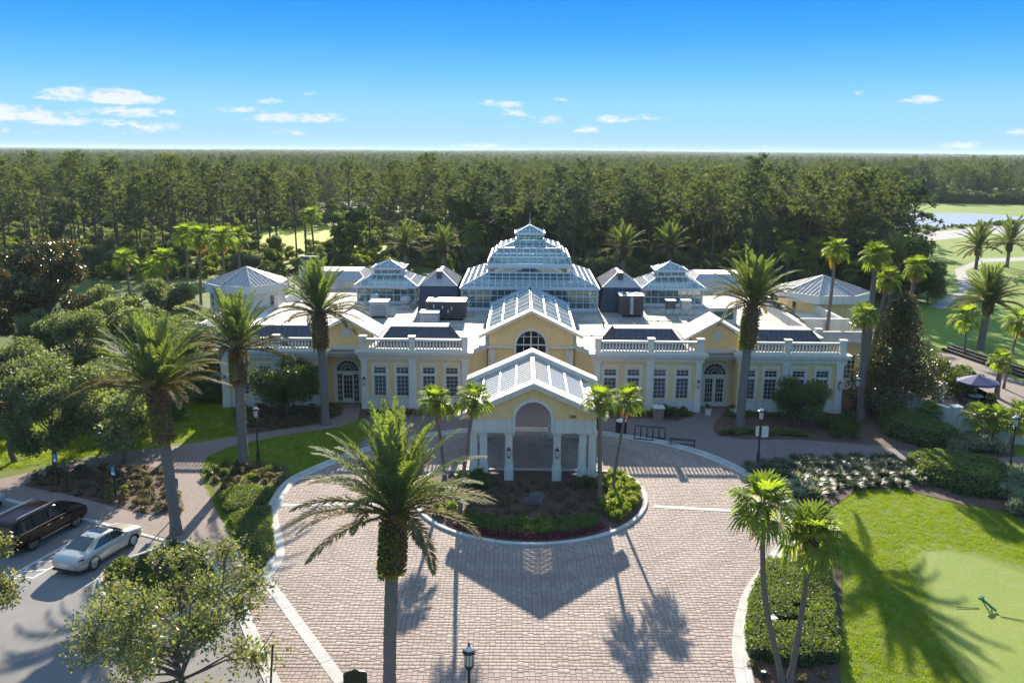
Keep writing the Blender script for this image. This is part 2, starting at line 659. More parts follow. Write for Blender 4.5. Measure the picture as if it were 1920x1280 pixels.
MT['pine'] = leafmat('pine_needles', (.070, .098, .038), (.145, .168, .066), .40, (1.35, 1.42, .6), .7, .25, .06, objvar=.5)
MT['farpine'] = leafmat('far_pine_needles', (.050, .070, .030), (.085, .10, .045), .3, (1.4, 1.4, .7), .7, .02, .2, objvar=.6)
MT['pineblue'] = leafmat('blue_pine_needles', (.045, .072, .036), (.092, .125, .060), .36, (1.25, 1.4, .7), .7, .25, .06, objvar=.4)
MT['lightscrub'] = leafmat('light_scrub_leaves', (.13, .175, .035), (.23, .26, .07), .5, (1.4, 1.4, .45), .6, .3, .1)
MT['hardwood'] = leafmat('hardwood_leaves', (.075, .115, .035), (.15, .20, .065), .44, (1.35, 1.5, .5), .65, .3, .08, objvar=.4)
MT['pinebark'] = solid('pine_bark', (.13, .09, .065), .9, .3, 4.0, .5, 20)
MT['oak'] = leafmat('oak_leaves', (.072, .10, .045), (.14, .17, .08), .40, (1.5, 1.5, .6), .55, .5, .25)
MT['nearoak'] = leafmat('elm_leaves', (.085, .11, .04), (.21, .225, .105), .40, (1.4, 1.4, .55), .5, .6, .3, dead=((.19, .13, .05), .06))
MT['willow'] = leafmat('wax_myrtle_leaves', (.10, .13, .052), (.19, .22, .10), .42, (1.5, 1.5, .55), .5, .4)
MT['magnolia'] = leafmat('magnolia_leaves', (.036, .055, .02), (.085, .095, .036), .26, (1.6, 1.3, .4), .35, .6, .35, dead=((.14, .08, .035), .20))
MT['bush'] = leafmat('bush_leaves', (.045, .075, .02), (.10, .14, .036), .38, (1.7, 1.6, .5), .45, .8, .4)
MT['hedge'] = leafmat('hedge_leaves', (.065, .10, .022), (.13, .18, .042), .38, (1.7, 1.6, .5), .45, .8, .4)
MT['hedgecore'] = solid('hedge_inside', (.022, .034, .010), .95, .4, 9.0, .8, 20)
MT['palehedge'] = leafmat('silver_shrub_leaves', (.10, .125, .065), (.26, .28, .17), .35, (1.3, 1.3, .7), .5, .8)
MT['grassy'] = leafmat('lime_grass_leaves', (.10, .15, .02), (.21, .26, .045), .45, (1.5, 1.4, .5), .5, .8)
MT['liriope'] = leafmat('strap_leaves', (.045, .065, .035), (.12, .14, .08), .35, (1.3, 1.3, .6), .5, .8)
MT['dryplant'] = leafmat('dry_plant_leaves', (.08, .085, .04), (.17, .15, .075), .35, (1.3, 1.2, .6), .6, .8, dead=((.2, .15, .09), .25))
MT['redplant'] = leafmat('red_foliage', (.10, .012, .022), (.22, .03, .05), .3, (1.3, .8, .8), .5, .8, dead=((.3, .16, .16), .2))
MT['frond'] = leafmat('date_palm_leaf', (.085, .115, .055), (.15, .18, .085), .48, (1.5, 1.6, .4), .65, .3, .12)
MT['fronddry'] = leafmat('old_palm_leaf', (.10, .088, .038), (.17, .145, .062), .40, (1.4, 1.3, .5), .7, .3, .1)
MT['fan'] = leafmat('fan_palm_leaf', (.115, .17, .034), (.19, .25, .06), .55, (1.6, 1.6, .4), .5, .3, .25)
MT['fanold'] = leafmat('old_fan_leaf', (.17, .14, .05), (.27, .20, .07), .4, (1.3, 1.1, .6), .6, .3, .3)
MT['yellowfan'] = leafmat('yellow_fan_leaf', (.38, .27, .02), (.48, .36, .03), .5, (1.2, 1.1, .5), .5, .3, .3)
MT['petiole'] = solid('palm_rib', (.20, .19, .085), .5, .15, 2.0)
MT['fern'] = leafmat('trunk_fern', (.12, .15, .015), (.24, .26, .03), .5, (1.5, 1.4, .4), .5, .9)
MT['palmboot'] = solid('palm_boots', (.16, .085, .045), .9, .4, 7.0, .8, 18, stain=((.07, .045, .03), .6))


def barkmat(name, col, rings):
    m, nt, out = new_mat(name)
    tc = N(nt, 'ShaderNodeTexCoord')
    wv = N(nt, 'ShaderNodeTexWave', Scale=rings, wave_type='BANDS', bands_direction='Z')
    wv.inputs['Distortion'].default_value = 3.0
    wv.inputs['Detail'].default_value = 3.0
    wv.inputs['Detail Scale'].default_value = 2.0
    L(nt, tc.outputs['Object'], wv.inputs['Vector'])
    f = noise(nt, 8.0, 4.0, .7)
    c = mixc(nt, ramp(nt, wv.outputs['Fac'], .2, .9, 0, .55), col, tuple(x * .5 for x in col))
    c = mixc(nt, ramp(nt, f, .4, .7, 0, .5), c, tuple(x * .6 for x in col))
    p = N(nt, 'ShaderNodeBsdfPrincipled', Roughness=.9)
    p.inputs['Specular IOR Level'].default_value = .2
    L(nt, c, p.inputs['Base Color'])
    bp = N(nt, 'ShaderNodeBump', Strength=.8, Distance=.04)
    L(nt, wv.outputs['Fac'], bp.inputs['Height'])
    L(nt, bp.outputs[0], p.inputs['Normal'])
    L(nt, p.outputs[0], out.inputs['Surface'])
    return m


MT['datebark'] = barkmat('date_palm_bark', (.24, .21, .18), 3.2)
MT['fanbark'] = barkmat('fan_palm_bark', (.27, .21, .165), 5.0)
MT['oakbark'] = solid('oak_bark', (.12, .095, .075), .9, .3, 5.0, .6, 25)

LAY = {
    'drive_outer_left': [(-14.27, 52.44), (-14.43, 50.06), (-14.21, 47.56), (-13.53, 45.43), (-12.89, 43.73), (-12.4, 42.02), (-12.3, 40.82), (-12.4, 39.9), (-12.84, 38.96), (-13.42, 38.27)],
    'drive_left_edge': [(-13.42, 38.27), (-11.67, 34.85), (-10.05, 31.82), (-8.25, 28.59), (-6.46, 25.5)],
    'drive_outer_right': [(-2.42, 63.29), (1.69, 63.38), (5.77, 62.95), (8.31, 61.99), (11.45, 60.36), (14.01, 57.68), (15.78, 54.42), (16.75, 51.65), (16.91, 49.11), (16.33, 46.63), (14.99, 43.7), (13.39, 41.01), (11.88, 38.51), (10.82, 36.04), (10.02, 33.42), (9.56, 30.77), (9.08, 27.28)],
    'drive_outer_topleft': [(-2.42, 63.29), (-5.61, 62.2), (-8.58, 60.18), (-11.25, 57.62), (-13.22, 54.66), (-14.27, 52.44)],
    'band1': [(-12.3, 39.57), (-6.79, 30.94)],
    'band2': [(8.64, 48.81), (13.25, 48.25)],
    'walk_left': [(-34.27, 51.0), (-33.16, 52.56), (-30.17, 55.55), (-27.5, 57.74), (-24.26, 59.16), (-20.72, 61.38), (-15.01, 64.47), (-13.8, 66.87), (-14.06, 70.04), (-12.8, 70.07), (-12.25, 65.91), (-13.21, 63.84), (-17.54, 61.45), (-20.36, 59.01), (-21.24, 56.88), (-20.71, 54.03), (-18.46, 49.57), (-15.75, 44.7), (-12.82, 39.79), (-13.48, 38.48), (-14.55, 39.48), (-17.53, 43.46), (-20.7, 44.76), (-24.78, 46.7), (-31.43, 49.6), (-34.27, 51.0)],
    'bed_left': [(-31.05, 51.51), (-30.69, 52.98), (-29.93, 54.15), (-26.97, 55.0), (-23.08, 54.48), (-20.9, 50.72), (-19.46, 47.94), (-19.53, 46.94), (-21.48, 47.21), (-24.6, 48.65), (-27.93, 50.25)],
    'parking': [(-52.54, 59.28), (-34.01, 50.57), (-31.34, 49.43), (-24.64, 46.41), (-20.58, 44.48), (-18.16, 43.19), (-13.42, 38.27), (-11.67, 34.85), (-10.05, 31.82), (-8.25, 28.59), (-6.46, 25.5), (-33.53, 25.24)],
    'parking_island': [(-20.44, 39.4), (-20.41, 40.82), (-18.81, 42.67), (-17.48, 43.33), (-14.51, 39.37), (-14.9, 36.65), (-16.85, 34.78), (-19.45, 37.57)],
    'mid_left_lawn': [(-21.24, 56.88), (-20.36, 59.01), (-17.54, 61.45), (-13.21, 63.84), (-10.74, 63.9), (-11.25, 57.62), (-13.22, 54.66), (-14.27, 52.44), (-14.43, 50.06), (-14.21, 47.56), (-13.53, 45.43), (-12.89, 43.73), (-12.4, 42.02), (-12.3, 40.82), (-12.65, 39.68), (-15.75, 44.7), (-18.46, 49.57), (-20.71, 54.03)],
    'hedgeA': [(-17.98, 49.58), (-17.4, 50.87), (-16.14, 51.15), (-14.87, 50.48), (-14.81, 48.81), (-15.49, 47.85), (-16.71, 47.21)],
    'hedgeB': [(-16.26, 46.47), (-15.42, 47.62), (-14.36, 47.79), (-13.43, 44.73), (-12.6, 42.14), (-12.71, 40.35), (-14.59, 43.38)],
    'bed_front_left': [(-23.14, 69.04), (-14.33, 69.56), (-13.8, 66.87), (-15.1, 64.88), (-19.35, 62.16), (-20.96, 62.12)],
    'bed_front_mid_left': [(-12.25, 65.91), (-12.72, 69.6), (-4.05, 70.43), (-3.45, 67.55), (-6.87, 66.74), (-9.41, 66.4)],
    'bed_front_right': [(6.75, 69.28), (15.86, 69.65), (15.05, 67.68), (13.25, 65.78), (11.68, 66.59), (6.05, 66.32)],
    'bed_right': [(17.97, 69.09), (31.0, 70.63), (31.14, 64.81), (31.52, 58.03), (29.26, 58.87), (27.16, 60.21), (25.33, 60.64), (21.67, 61.53), (17.64, 61.45), (15.84, 62.27), (15.63, 63.68), (16.15, 65.43)],
    'walk_upper': [(-10.74, 63.9), (-12.08, 65.91), (-9.41, 66.4), (-3.45, 67.55), (6.05, 66.32), (11.68, 66.59), (13.25, 65.78), (15.05, 67.68), (16.24, 70.6), (18.16, 70.64), (17.97, 69.09), (16.15, 65.43), (15.63, 63.68), (15.84, 62.27), (17.64, 61.45), (21.67, 61.53), (25.33, 60.64), (27.16, 60.21), (29.26, 58.87), (31.52, 58.03), (33.83, 57.53), (38.45, 58.83), (36.02, 54.8), (33.23, 55.54), (31.21, 56.74), (29.19, 57.33), (27.01, 57.5), (24.1, 57.45), (19.49, 57.14), (16.13, 55.72), (15.76, 54.61), (14.01, 57.68), (11.45, 60.36), (8.31, 61.99), (5.77, 62.95), (1.69, 63.38), (-2.42, 63.29), (-5.61, 62.2), (-8.58, 60.18), (-11.25, 57.62)],
    'bed_lower_right': [(15.76, 54.61), (16.13, 55.72), (19.49, 57.14), (24.1, 57.45), (27.01, 57.5), (29.19, 57.33), (33.23, 55.54), (35.31, 53.63), (30.36, 45.42), (29.9, 48.37), (27.6, 49.53), (24.76, 52.06), (22.24, 51.74), (19.54, 48.99), (17.19, 47.77), (16.81, 48.15), (16.75, 51.65)],
    'bed_right_pair': [(16.21, 46.26), (18.18, 45.23), (17.34, 41.37), (13.69, 31.9), (12.28, 27.31), (9.08, 27.28), (9.56, 30.77), (10.02, 33.42), (10.82, 36.04), (11.88, 38.51), (13.39, 41.01), (14.99, 43.7)],
    'hedgeC': [(13.34, 41.01), (16.3, 40.65), (14.99, 36.56), (13.84, 32.48), (11.7, 32.26), (10.25, 32.82), (10.49, 34.26), (11.14, 36.51), (12.07, 38.62)],
    'green': [(22.69, 42.98), (24.83, 42.38), (26.48, 40.34), (28.62, 36.74), (20.38, 24.76), (16.8, 24.73), (19.32, 31.06), (19.66, 33.87), (20.46, 37.36), (21.33, 40.27)],
    'pond': [(101.13, 241.72), (107.35, 238.92), (123.12, 250.23), (151.77, 271.51), (165.56, 290.14), (159.61, 299.18), (140.9, 302.47), (124.38, 298.42)],
    'cartpath': [(101.0, 212.54), (126.67, 230.99), (151.11, 245.5), (175.83, 286.46), (154.16, 275.86), (127.71, 247.11), (111.92, 236.07)],
    'farfair': [(139.43, 307.49), (175.83, 286.46), (223.35, 365.19), (172.77, 382.22)],
    'pathB': [(58.49, 119.39), (70.46, 134.11), (82.44, 159.73), (96.47, 176.8), (113.0, 182.35), (108.99, 175.71), (93.7, 170.57), (83.33, 157.58), (73.78, 136.96), (59.75, 117.35)],
    'roadR': [(46.32, 91.06), (48.03, 89.86), (48.35, 75.23), (42.21, 65.05), (40.43, 66.38), (42.97, 74.22), (42.87, 83.91)],
    'bed_wallR': [(28.87, 67.55), (32.73, 68.37), (37.45, 61.13), (36.0, 58.22), (33.89, 57.64), (31.58, 58.14), (31.14, 64.81)],
    'wallR': [(32.28, 68.36), (33.18, 65.12), (34.54, 62.04), (37.11, 60.17)],
}


def inside(x, y, poly):
    c = False
    n = len(poly)
    j = n - 1
    for i in range(n):
        xi, yi = poly[i]
        xj, yj = poly[j]
        if (yi > y) != (yj > y) and x < (xj - xi) * (y - yi) / (yj - yi) + xi:
            c = not c
        j = i
    return c


def smooth_path(pts, step=0.4, closed=False):
    P = [Vector((p[0], p[1])) for p in pts]
    n = len(P)
    out = []
    rng_i = range(n) if closed else range(n - 1)
    for i in rng_i:
        if closed:
            p0, p1, p2, p3 = P[i - 1], P[i], P[(i + 1) % n], P[(i + 2) % n]
        else:
            p0, p1, p2, p3 = P[max(i - 1, 0)], P[i], P[i + 1], P[min(i + 2, n - 1)]
        k = max(1, int((p2 - p1).length / step))
        for q in range(k):
            t = q / k
            out.append(tuple(0.5 * ((2 * p1) + (p2 - p0) * t + (2 * p0 - 5 * p1 + 4 * p2 - p3) * t * t + (3 * p1 - p0 - 3 * p2 + p3) * t ** 3)))
    if not closed:
        out.append(tuple(P[-1]))
    return out


def sheet(name, pts, z, mat, kind='structure', parent=None, smooth=False):
    if smooth:
        pts = smooth_path(pts, 1.0, True)
    me = bpy.data.meshes.new(name)
    me.from_pydata([(x, y, z) for x, y in pts], [], [tuple(range(len(pts)))])
    me.materials.append(mat)
    me.update()
    if me.polygons[0].normal.z < 0:
        me.flip_normals()
    o = obj(name, me, parent)
    if kind:
        o['kind'] = kind
    return o


def sweep_segments(name, path, prof, mat, parent, seg=2.4, gap=0.015, part='kerb_segment'):
    """prof: closed outline of (offset to the left of travel, height)"""
    P = [Vector(p) for p in path]
    S = [0.0]
    for a, b in zip(P, P[1:]):
        S.append(S[-1] + (b - a).length)
    tot = S[-1]

    def at(s):
        s = min(max(s, 0), tot)
        for i in range(len(S) - 1):
            if s <= S[i + 1] or i == len(S) - 2:
                t = (s - S[i]) / max(S[i + 1] - S[i], 1e-9)
                i0, i1 = max(i - 1, 0), min(i + 2, len(P) - 1)
                d = (P[i1] - P[i0]).normalized()
                return P[i].lerp(P[i + 1], t), Vector((-d.y, d.x))
    nseg = max(1, round(tot / seg))
    for k in range(nseg):
        s0, s1 = tot * k / nseg + gap, tot * (k + 1) / nseg - gap
        m = max(2, int((s1 - s0) / .35))
        mb = MB()
        rings = []
        dz = rng.uniform(-.004, .004)
        for q in range(m + 1):
            p, nrm = at(s0 + (s1 - s0) * q / m)
            rings.append([(p.x + nrm.x * o, p.y + nrm.y * o, z + (dz if z > 0 else 0)) for o, z in prof])
        n = len(prof)
        vs = [v for r in rings for v in r]
        fs = []
        for q in range(m):
            for i in range(n):
                j = (i + 1) % n
                fs.append((q * n + i, q * n + j, (q + 1) * n + j, (q + 1) * n + i))
        fs.append(tuple(range(n - 1, -1, -1)))
        fs.append(tuple(m * n + i for i in range(n)))
        mb.add(vs, fs)
        mb.build(part, mat, parent)


# ---- ground sheets
def rect(x0, x1, y0, y1):
    return [(x0, y0), (x1, y0), (x1, y1), (x0, y1)]


sheet('ground', rect(-4300, 4300, -60, 5650), 0.0, MT['rough'])
sheet('lawn', rect(-75, 60, 18, 78), 0.004, MT['lawn'])
sheet('fairway', [(38, 84), (60, 70), (300, 90), (420, 330), (240, 372), (178, 384), (124, 330), (104, 268), (84, 190), (62, 130)], 0.004, MT['fairway'], smooth=True)
sheet('pine_floor', [(-135, 152), (-60, 146), (-26, 154), (-20, 176), (-38, 214), (-80, 226), (-140, 214)], 0.004, lawnmat('pine_floor_grass', (.20, .235, .03), (.27, .285, .045), (.19, .17, .06), .5), smooth=True)
sheet('meadow', [(-64, 182), (-38, 178), (-30, 205), (-46, 250), (-70, 240)], 0.006, lawnmat('meadow_grass', (.36, .40, .03), (.42, .44, .04), (.3, .3, .04), .4))
sheet('pond', [(96, 238), (107.4, 239), (123, 250), (152, 271.5), (172, 290), (172, 312), (150, 316), (118, 305), (98, 280)], 0.012, MT['water'], smooth=True)
sheet('cart_path', LAY['cartpath'], 0.012, MT['cart'], smooth=True)
sheet('golf_path', LAY['pathB'], 0.012, MT['cart'])
sheet('side_road', LAY['roadR'], 0.012, MT['walk'])
sheet('green_collar', [(22.0, 43.9), (24.9, 43.6), (27.5, 41.3), (30.0, 36.9), (30, 24.5), (16.0, 24.7), (18.5, 31.2), (18.9, 34.0), (19.7, 37.6), (20.5, 40.8)], 0.009, lawnmat('collar_grass', (.165, .225, .03), (.20, .25, .035), (.24, .24, .06), .8, .4), smooth=True)
sheet('putting_green', LAY['green'], 0.012, MT['green'], smooth=True)
sheet('parking_lot', LAY['parking'], 0.012, MT['asphalt'])
sheet('left_walkway', LAY['walk_left'], 0.020, MT['walk'])
sheet('upper_walkway', LAY['walk_upper'], 0.016, MT['walk2'])
sheet('entrance_paving', [(-5.5, 66.3), (8.5, 66.3), (8.5, 71.4), (-5.5, 71.4)], .022, MT['walk2'])
for nm, key, z in (('left_bed', 'bed_left', .035), ('parking_bed', 'parking_island', .03), ('building_bed', 'bed_front_left', .032),
                   ('building_bed', 'bed_front_mid_left', .032), ('building_bed', 'bed_front_right', .032), ('right_bed', 'bed_right', .032),
                   ('lower_bed', 'bed_lower_right', .036), ('palm_bed', 'bed_right_pair', .03), ('wall_bed', 'bed_wallR', .03)):
    sheet(nm, LAY[key], z, MT['mulch'], smooth=key in ('bed_left', 'parking_island'))
sheet('corner_bed', [(27.2, 67.9), (27.6, 78), (33.0, 78), (33.0, 67.2), (29, 66.5)], .026, MT['mulch'])
sheet('left_palm_bed', [(-20.9, 54.6), (-18.5, 56.2), (-15.2, 55.2), (-14.5, 52.4), (-14.7, 50.8), (-16.5, 51.4), (-18.3, 50.1), (-19.6, 52.2)], .02, MT['mulch'], smooth=True)
# bright concrete apron far right beyond the garden wall
sheet('patio', [(32.3, 68.6), (34.7, 62.4), (37.3, 60.4), (41, 62), (42.2, 66), (40.2, 73), (36.5, 78), (32.3, 76)], 0.014, MT['walk'])

# ---- paver driveway
out_right = smooth_path(LAY['drive_outer_right'], .5)
out_left = smooth_path(LAY['drive_outer_topleft'] + LAY['drive_outer_left'][1:], .5)
left_edge = smooth_path(LAY['drive_left_edge'], .5)
drive_poly = out_right[::-1] + out_left[1:] + left_edge[1:] + [(9.0, 24.0)]
drive = sheet('paver_driveway', drive_poly, 0.008, MT['sand'])
IC, IR = (1.17, 50.65), 7.3


def island_outline(r, back):
    pts = []
    for k in range(61):
        a = math.pi * (0.165 - 1.33 * k / 60)
        pts.append((IC[0] + r * math.cos(a), IC[1] + r * math.sin(a)))
    # gently bowed back edge
    x0, y0 = pts[-1]
    x1, y1 = pts[0]
    for k in range(1, 16):
        t = k / 16
        pts.append((x0 + (x1 - x0) * t, y0 + (y1 - y0) * t + back * math.sin(math.pi * t) ** .7))
    return pts


island_in = island_outline(IR - .30, .45)
sheet('island_bed', island_in, 0.07, MT['mulch'])

PS = (.165, .24, .315)      # three paver lengths, all .24 wide, laid in 0.48 m blocks turned either way
PW = .24


def paver_mesh(ln):
    mb = MB()
    g, c, h = .010, .012, .03
    a, b = ln / 2 - g, PW / 2 - g
    lo = [(-a, -b, -.018), (a, -b, -.018), (a, b, -.018), (-a, b, -.018)]
    mi = [(-a, -b, h - .008), (a, -b, h - .008), (a, b, h - .008), (-a, b, h - .008)]
    hi = [(-a + c, -b + c, h), (a - c, -b + c, h), (a - c, b - c, h), (-a + c, b - c, h)]
    mb.add(lo + mi + hi, [(8, 9, 10, 11)] + [(i, (i + 1) % 4, 4 + (i + 1) % 4, 4 + i) for i in range(4)]
           + [(4 + i, 4 + (i + 1) % 4, 8 + (i + 1) % 4, 8 + i) for i in range(4)])
    return mb


def build_pavers():
    protos = [paver_mesh(l) for l in PS]
    meshes = [p.mesh('paver', MT['paver']) for p in protos]
    cells = []
    rows = ((2, 0), (0, 2), (1, 1), (2, 0), (0, 2))
    col = 0
    x = -17.2
    while x < 18:
        y = 24.0 + (col % 2) * .24
        while y < 64:
            turn = rng.random() < .45
            for r in range(2):
                u = 0
                for k in rng.choice(rows):
                    c = (u + PS[k] / 2, (r + .5) * PW)
                    u += PS[k]
                    cx, cy = (x + c[1], y + c[0]) if turn else (x + c[0], y + c[1])
                    if inside(cx, cy, drive_poly) and not inside(cx, cy, island_in):
                        cells.append((cx, cy, k, math.pi / 2 if turn else 0))
            y += .48
        x += .48
        col += 1
    # the nearest ones that are in view are objects, the rest one mesh
    half = 960 / 1614

    def vis(c):
        d = c[1] * .976 + 21 * .216
        return abs(c[0]) < half * d * .99 and c[1] > 30.95
    near = sorted([c for c in cells if vis(c)], key=lambda c: c[1])[:300]
    ns = set(near)
    for cx, cy, k, a in near:
        obj('paver', meshes[k], drive, (cx, cy, .004 + rng.uniform(-.003, .003)), (rng.uniform(-.01, .01), rng.uniform(-.01, .01), a + rng.uniform(-.012, .012)))
    V, F = [], []
    pv = [np.array(p.v) for p in protos]
    pf = [np.array(p.f) for p in protos]
    b = 0
    for c in cells:
        if c in ns:
            continue
        a = c[3] + rng.uniform(-.012, .012)
        v = pv[c[2]].copy()
        ca, sa = math.cos(a), math.sin(a)
        tx, ty = rng.uniform(-.012, .012), rng.uniform(-.012, .012)
        v[:, 2] += v[:, 0] * tx + v[:, 1] * ty + .004 + rng.uniform(-.003, .003)
        x, yv = v[:, 0] * ca - v[:, 1] * sa, v[:, 0] * sa + v[:, 1] * ca
        v[:, 0], v[:, 1] = x + c[0], yv + c[1]
        V.append(v)
        F.append(pf[c[2]] + b)
        b += len(v)
    o = obj('driveway_pavers', np_mesh('pavers', np.concatenate(V), np.concatenate(F), MT['paver']), drive)
    o['kind'] = 'stuff'


build_pavers()

# ---- kerbs (raised on the outer side, gutter pan towards the drive)
KERB_R = [(.42, 0), (.42, .052), (.02, .046), (-.03, .13), (-.08, .15), (-.26, .15), (-.30, .12), (-.30, 0)]
KERB_L = [(-o, z) for o, z in KERB_R][::-1]
kr = empty('driveway_kerb')
kr['kind'] = 'structure'
sweep_segments('kerb', out_right, KERB_L, MT['concrete'], kr)
kl = empty('driveway_kerb')
kl['kind'] = 'structure'
sweep_segments('kerb', out_left, KERB_R, MT['concrete'], kl)
ki = empty('island_kerb')
ki['kind'] = 'structure'
isl = island_outline(IR - .12, .5)
isl = isl + [isl[0]]
sweep_segments('kerb', isl, [(-.16, 0), (.16, 0), (.16, .13), (.12, .16), (-.10, .16), (-.15, .12)], MT['concrete'], ki, 2.9)
kb = empty('concrete_band')
kb['kind'] = 'structure'
sweep_segments('band', smooth_path(LAY['band1'], .5), [(-.27, 0), (.27, 0), (.27, .047), (-.27, .047)], MT['concrete'], kb, 1.6, .01, 'band_slab')
kb = empty('concrete_band')
kb['kind'] = 'structure'
sweep_segments('band', smooth_path(LAY['band2'], .5), [(-.2, 0), (.2, 0), (.2, .047), (-.2, .047)], MT['concrete'], kb, 1.6, .01, 'band_slab')
kb = empty('concrete_band')
kb['kind'] = 'structure'
sweep_segments('band', smooth_path([(-14.0, 48.6), (-9.0, 48.9), (-6.2, 48.95)], .5), [(-.2, 0), (.2, 0), (.2, .047), (-.2, .047)], MT['concrete'], kb, 1.6, .01, 'band_slab')
kb = empty('parking_edge')
kb['kind'] = 'structure'
sweep_segments('band', left_edge, [(-.30, 0), (.30, 0), (.30, .045), (-.30, .045)], MT['concrete'], kb, 2.4, .012, 'band_slab')
kp = empty('parking_kerb')
kp['kind'] = 'structure'
sweep_segments('kerb', smooth_path([(-52, 59.1), (-34.01, 50.57), (-31.34, 49.43), (-24.64, 46.41), (-20.58, 44.48), (-18.0, 43.25)], .6),
               [(-.12, 0), (.16, 0), (.16, .05), (-.09, .05), (-.12, .03)], MT['concrete'], kp, 2.4)
kp = empty('parking_island_kerb')
kp['kind'] = 'structure'
pi_ = smooth_path(LAY['parking_island'], .5, True)
sweep_segments('kerb', pi_ + [pi_[0]], [(-.1, 0), (.1, 0), (.1, .13), (.07, .15), (-.07, .15), (-.1, .13)], MT['concrete'], kp, 2.4)


# ---- painted lines in the parking lot
def stripe(a, b, w=.1, z=.018):
    a, b = Vector(a), Vector(b)
    n = Vector((-(b - a).y, (b - a).x)).normalized() * w / 2
    sheet('parking_line', [tuple(a - n), tuple(b - n), tuple(b + n), tuple(a + n)], z, MT['line'])


DX = .295      # the bays lean to the right going back
def bay(x, y0, y1, w=.1, z=.018):
    stripe((x + (y0 - 39.5) * DX, y0), (x + (y1 - 39.5) * DX, y1), w, z)


bay(-23.85, 39.4, 45.6)
bay(-25.15, 39.7, 46.2)
bay(-28.2, 41.3, 47.3)
bay(-31.2, 42.6, 48.8)
bay(-20.6, 38.6, 41.3)
for k in range(5):
    y = 40.0 + k * 1.1
    x = -25.1 + (y - 39.5) * DX
    stripe((x, y), (x + 1.35, y + .35), .1, .022)
stripe((-25.1, 39.72), (-23.85, 39.42), .1, .022)

# ------------------------------------------------------------------ clubhouse (own axes: x along the front, y to the back, origin on the front line)
MT['bluegrey'] = solid('blue_grey_metal', (.30, .36, .43), .45, .08)
BX, BY, BYAW = 1.58, 68.6, rad(-0.65)


def bw(x, y, z=0.0):
    """clubhouse axes to world"""
    c, s = math.cos(BYAW), math.sin(BYAW)
    return (BX + x * c - y * s, BY + x * s + y * c, z)


club = thing('clubhouse', 'long pale yellow clubhouse with white trim and a big glass conservatory on its roof', 'building', (BX, BY, 0), BYAW)
ROOF = 4.6
ZC0, ZC1 = 4.26, 5.0      # frieze bottom, cornice top


def part(name, mb, mat, parent=None, smooth=None):
    return mb.build(name, mat, parent or club, smooth=smooth)


def wall_open(mb, x0, x1, z0, z1, ops, y0, y1):
    """wall along x with rectangular openings (xa, xb, za, zb)"""
    xs = sorted(set([x0, x1] + [o[0] for o in ops] + [o[1] for o in ops]))
    for a, b in zip(xs, xs[1:]):
        here = sorted([(o[2], o[3]) for o in ops if o[0] <= a + 1e-6 and o[1] >= b - 1e-6])
        z = z0
        for za, zb in here:
            if za > z + 1e-6:
                mb.box(a, b, y0, y1, z, za)
            z = zb
        if z < z1 - 1e-6:
            mb.box(a, b, y0, y1, z, z1)


# windows: lower sash 3 x 5 panes, transom light 3 x 2
def window_mesh():
    mb = MB()
    w, z0, z1, z2, z3 = .53, 1.09, 2.86, 3.02, 3.60
    t = .06
    for s in (-1, 1):
        mb.box(s * w - (t if s > 0 else 0), s * w + (t if s < 0 else 0), .02, .10, z0, z3)
    mb.box(-w + t, w - t, .02, .10, z0, z0 + t)
    mb.box(-w + t, w - t, .02, .10, z3 - t, z3)
    mb.box(-w + t, w - t, -.005, .10, z1 - .02, z2 + .02)
    for k in (1, 2):
        x = -w + t + (2 * w - 2 * t) * k / 3
        mb.box(x - .010, x + .010, .045, .075, z0 + t, z1 - .02)
        mb.box(x - .010, x + .010, .045, .075, z2 + .02, z3 - t)
    for k in range(1, 5):
        z = z0 + t + (z1 - z0 - t) * k / 5
        mb.box(-w + t, w - t, .047, .073, z - .010, z + .010)
    z = (z2 + z3) / 2
    mb.box(-w + t, w - t, .047, .073, z - .013, z + .013)
    fr = mb.mesh('window_frame', MT['trim'])
    gl = MB().box(-w + t + .002, w - t - .002, .08, .092, z0 + t, z3 - t).mesh('pane', MT['winpane'])
    # flat surround standing proud of the stucco, with sill
    s = MB()
    for sg in (-1, 1):
        s.box(sg * .62 - .09, sg * .62 + .09, -.05, -.003, 1.00, 3.74)
    s.box(-.71, .71, -.052, -.003, 3.74, 3.92)
    s.box(-.76, .76, -.10, -.003, .90, 1.00)
    return fr, gl, s.mesh('surround', MT['trim'])


WF, WG, WS = window_mesh()


def window(x, y=0.0):
    o = obj('window', WF, club, (x, y, 0))
    obj('pane', WG, o)
    obj('surround', WS, o)


wall = MB()
pil = MB()
base = MB()


def pilaster(x0, x1, y0=-.14, y1=.0):
    m = MB()
    m.box(x0, x1, y0, y1 - .003, .62, ZC0 - .22)
    m.box(x0 - .05, x1 + .05, y0 - .05, y1 - .003, .0, .62)
    m.box(x0 - .04, x1 + .04, y0 - .04, y1 - .003, ZC0 - .22, ZC0 - .12)
    m.box(x0 - .07, x1 + .07, y0 - .07, y1 - .003, ZC0 - .12, ZC0)
    part('pilaster', m, MT['trim'])


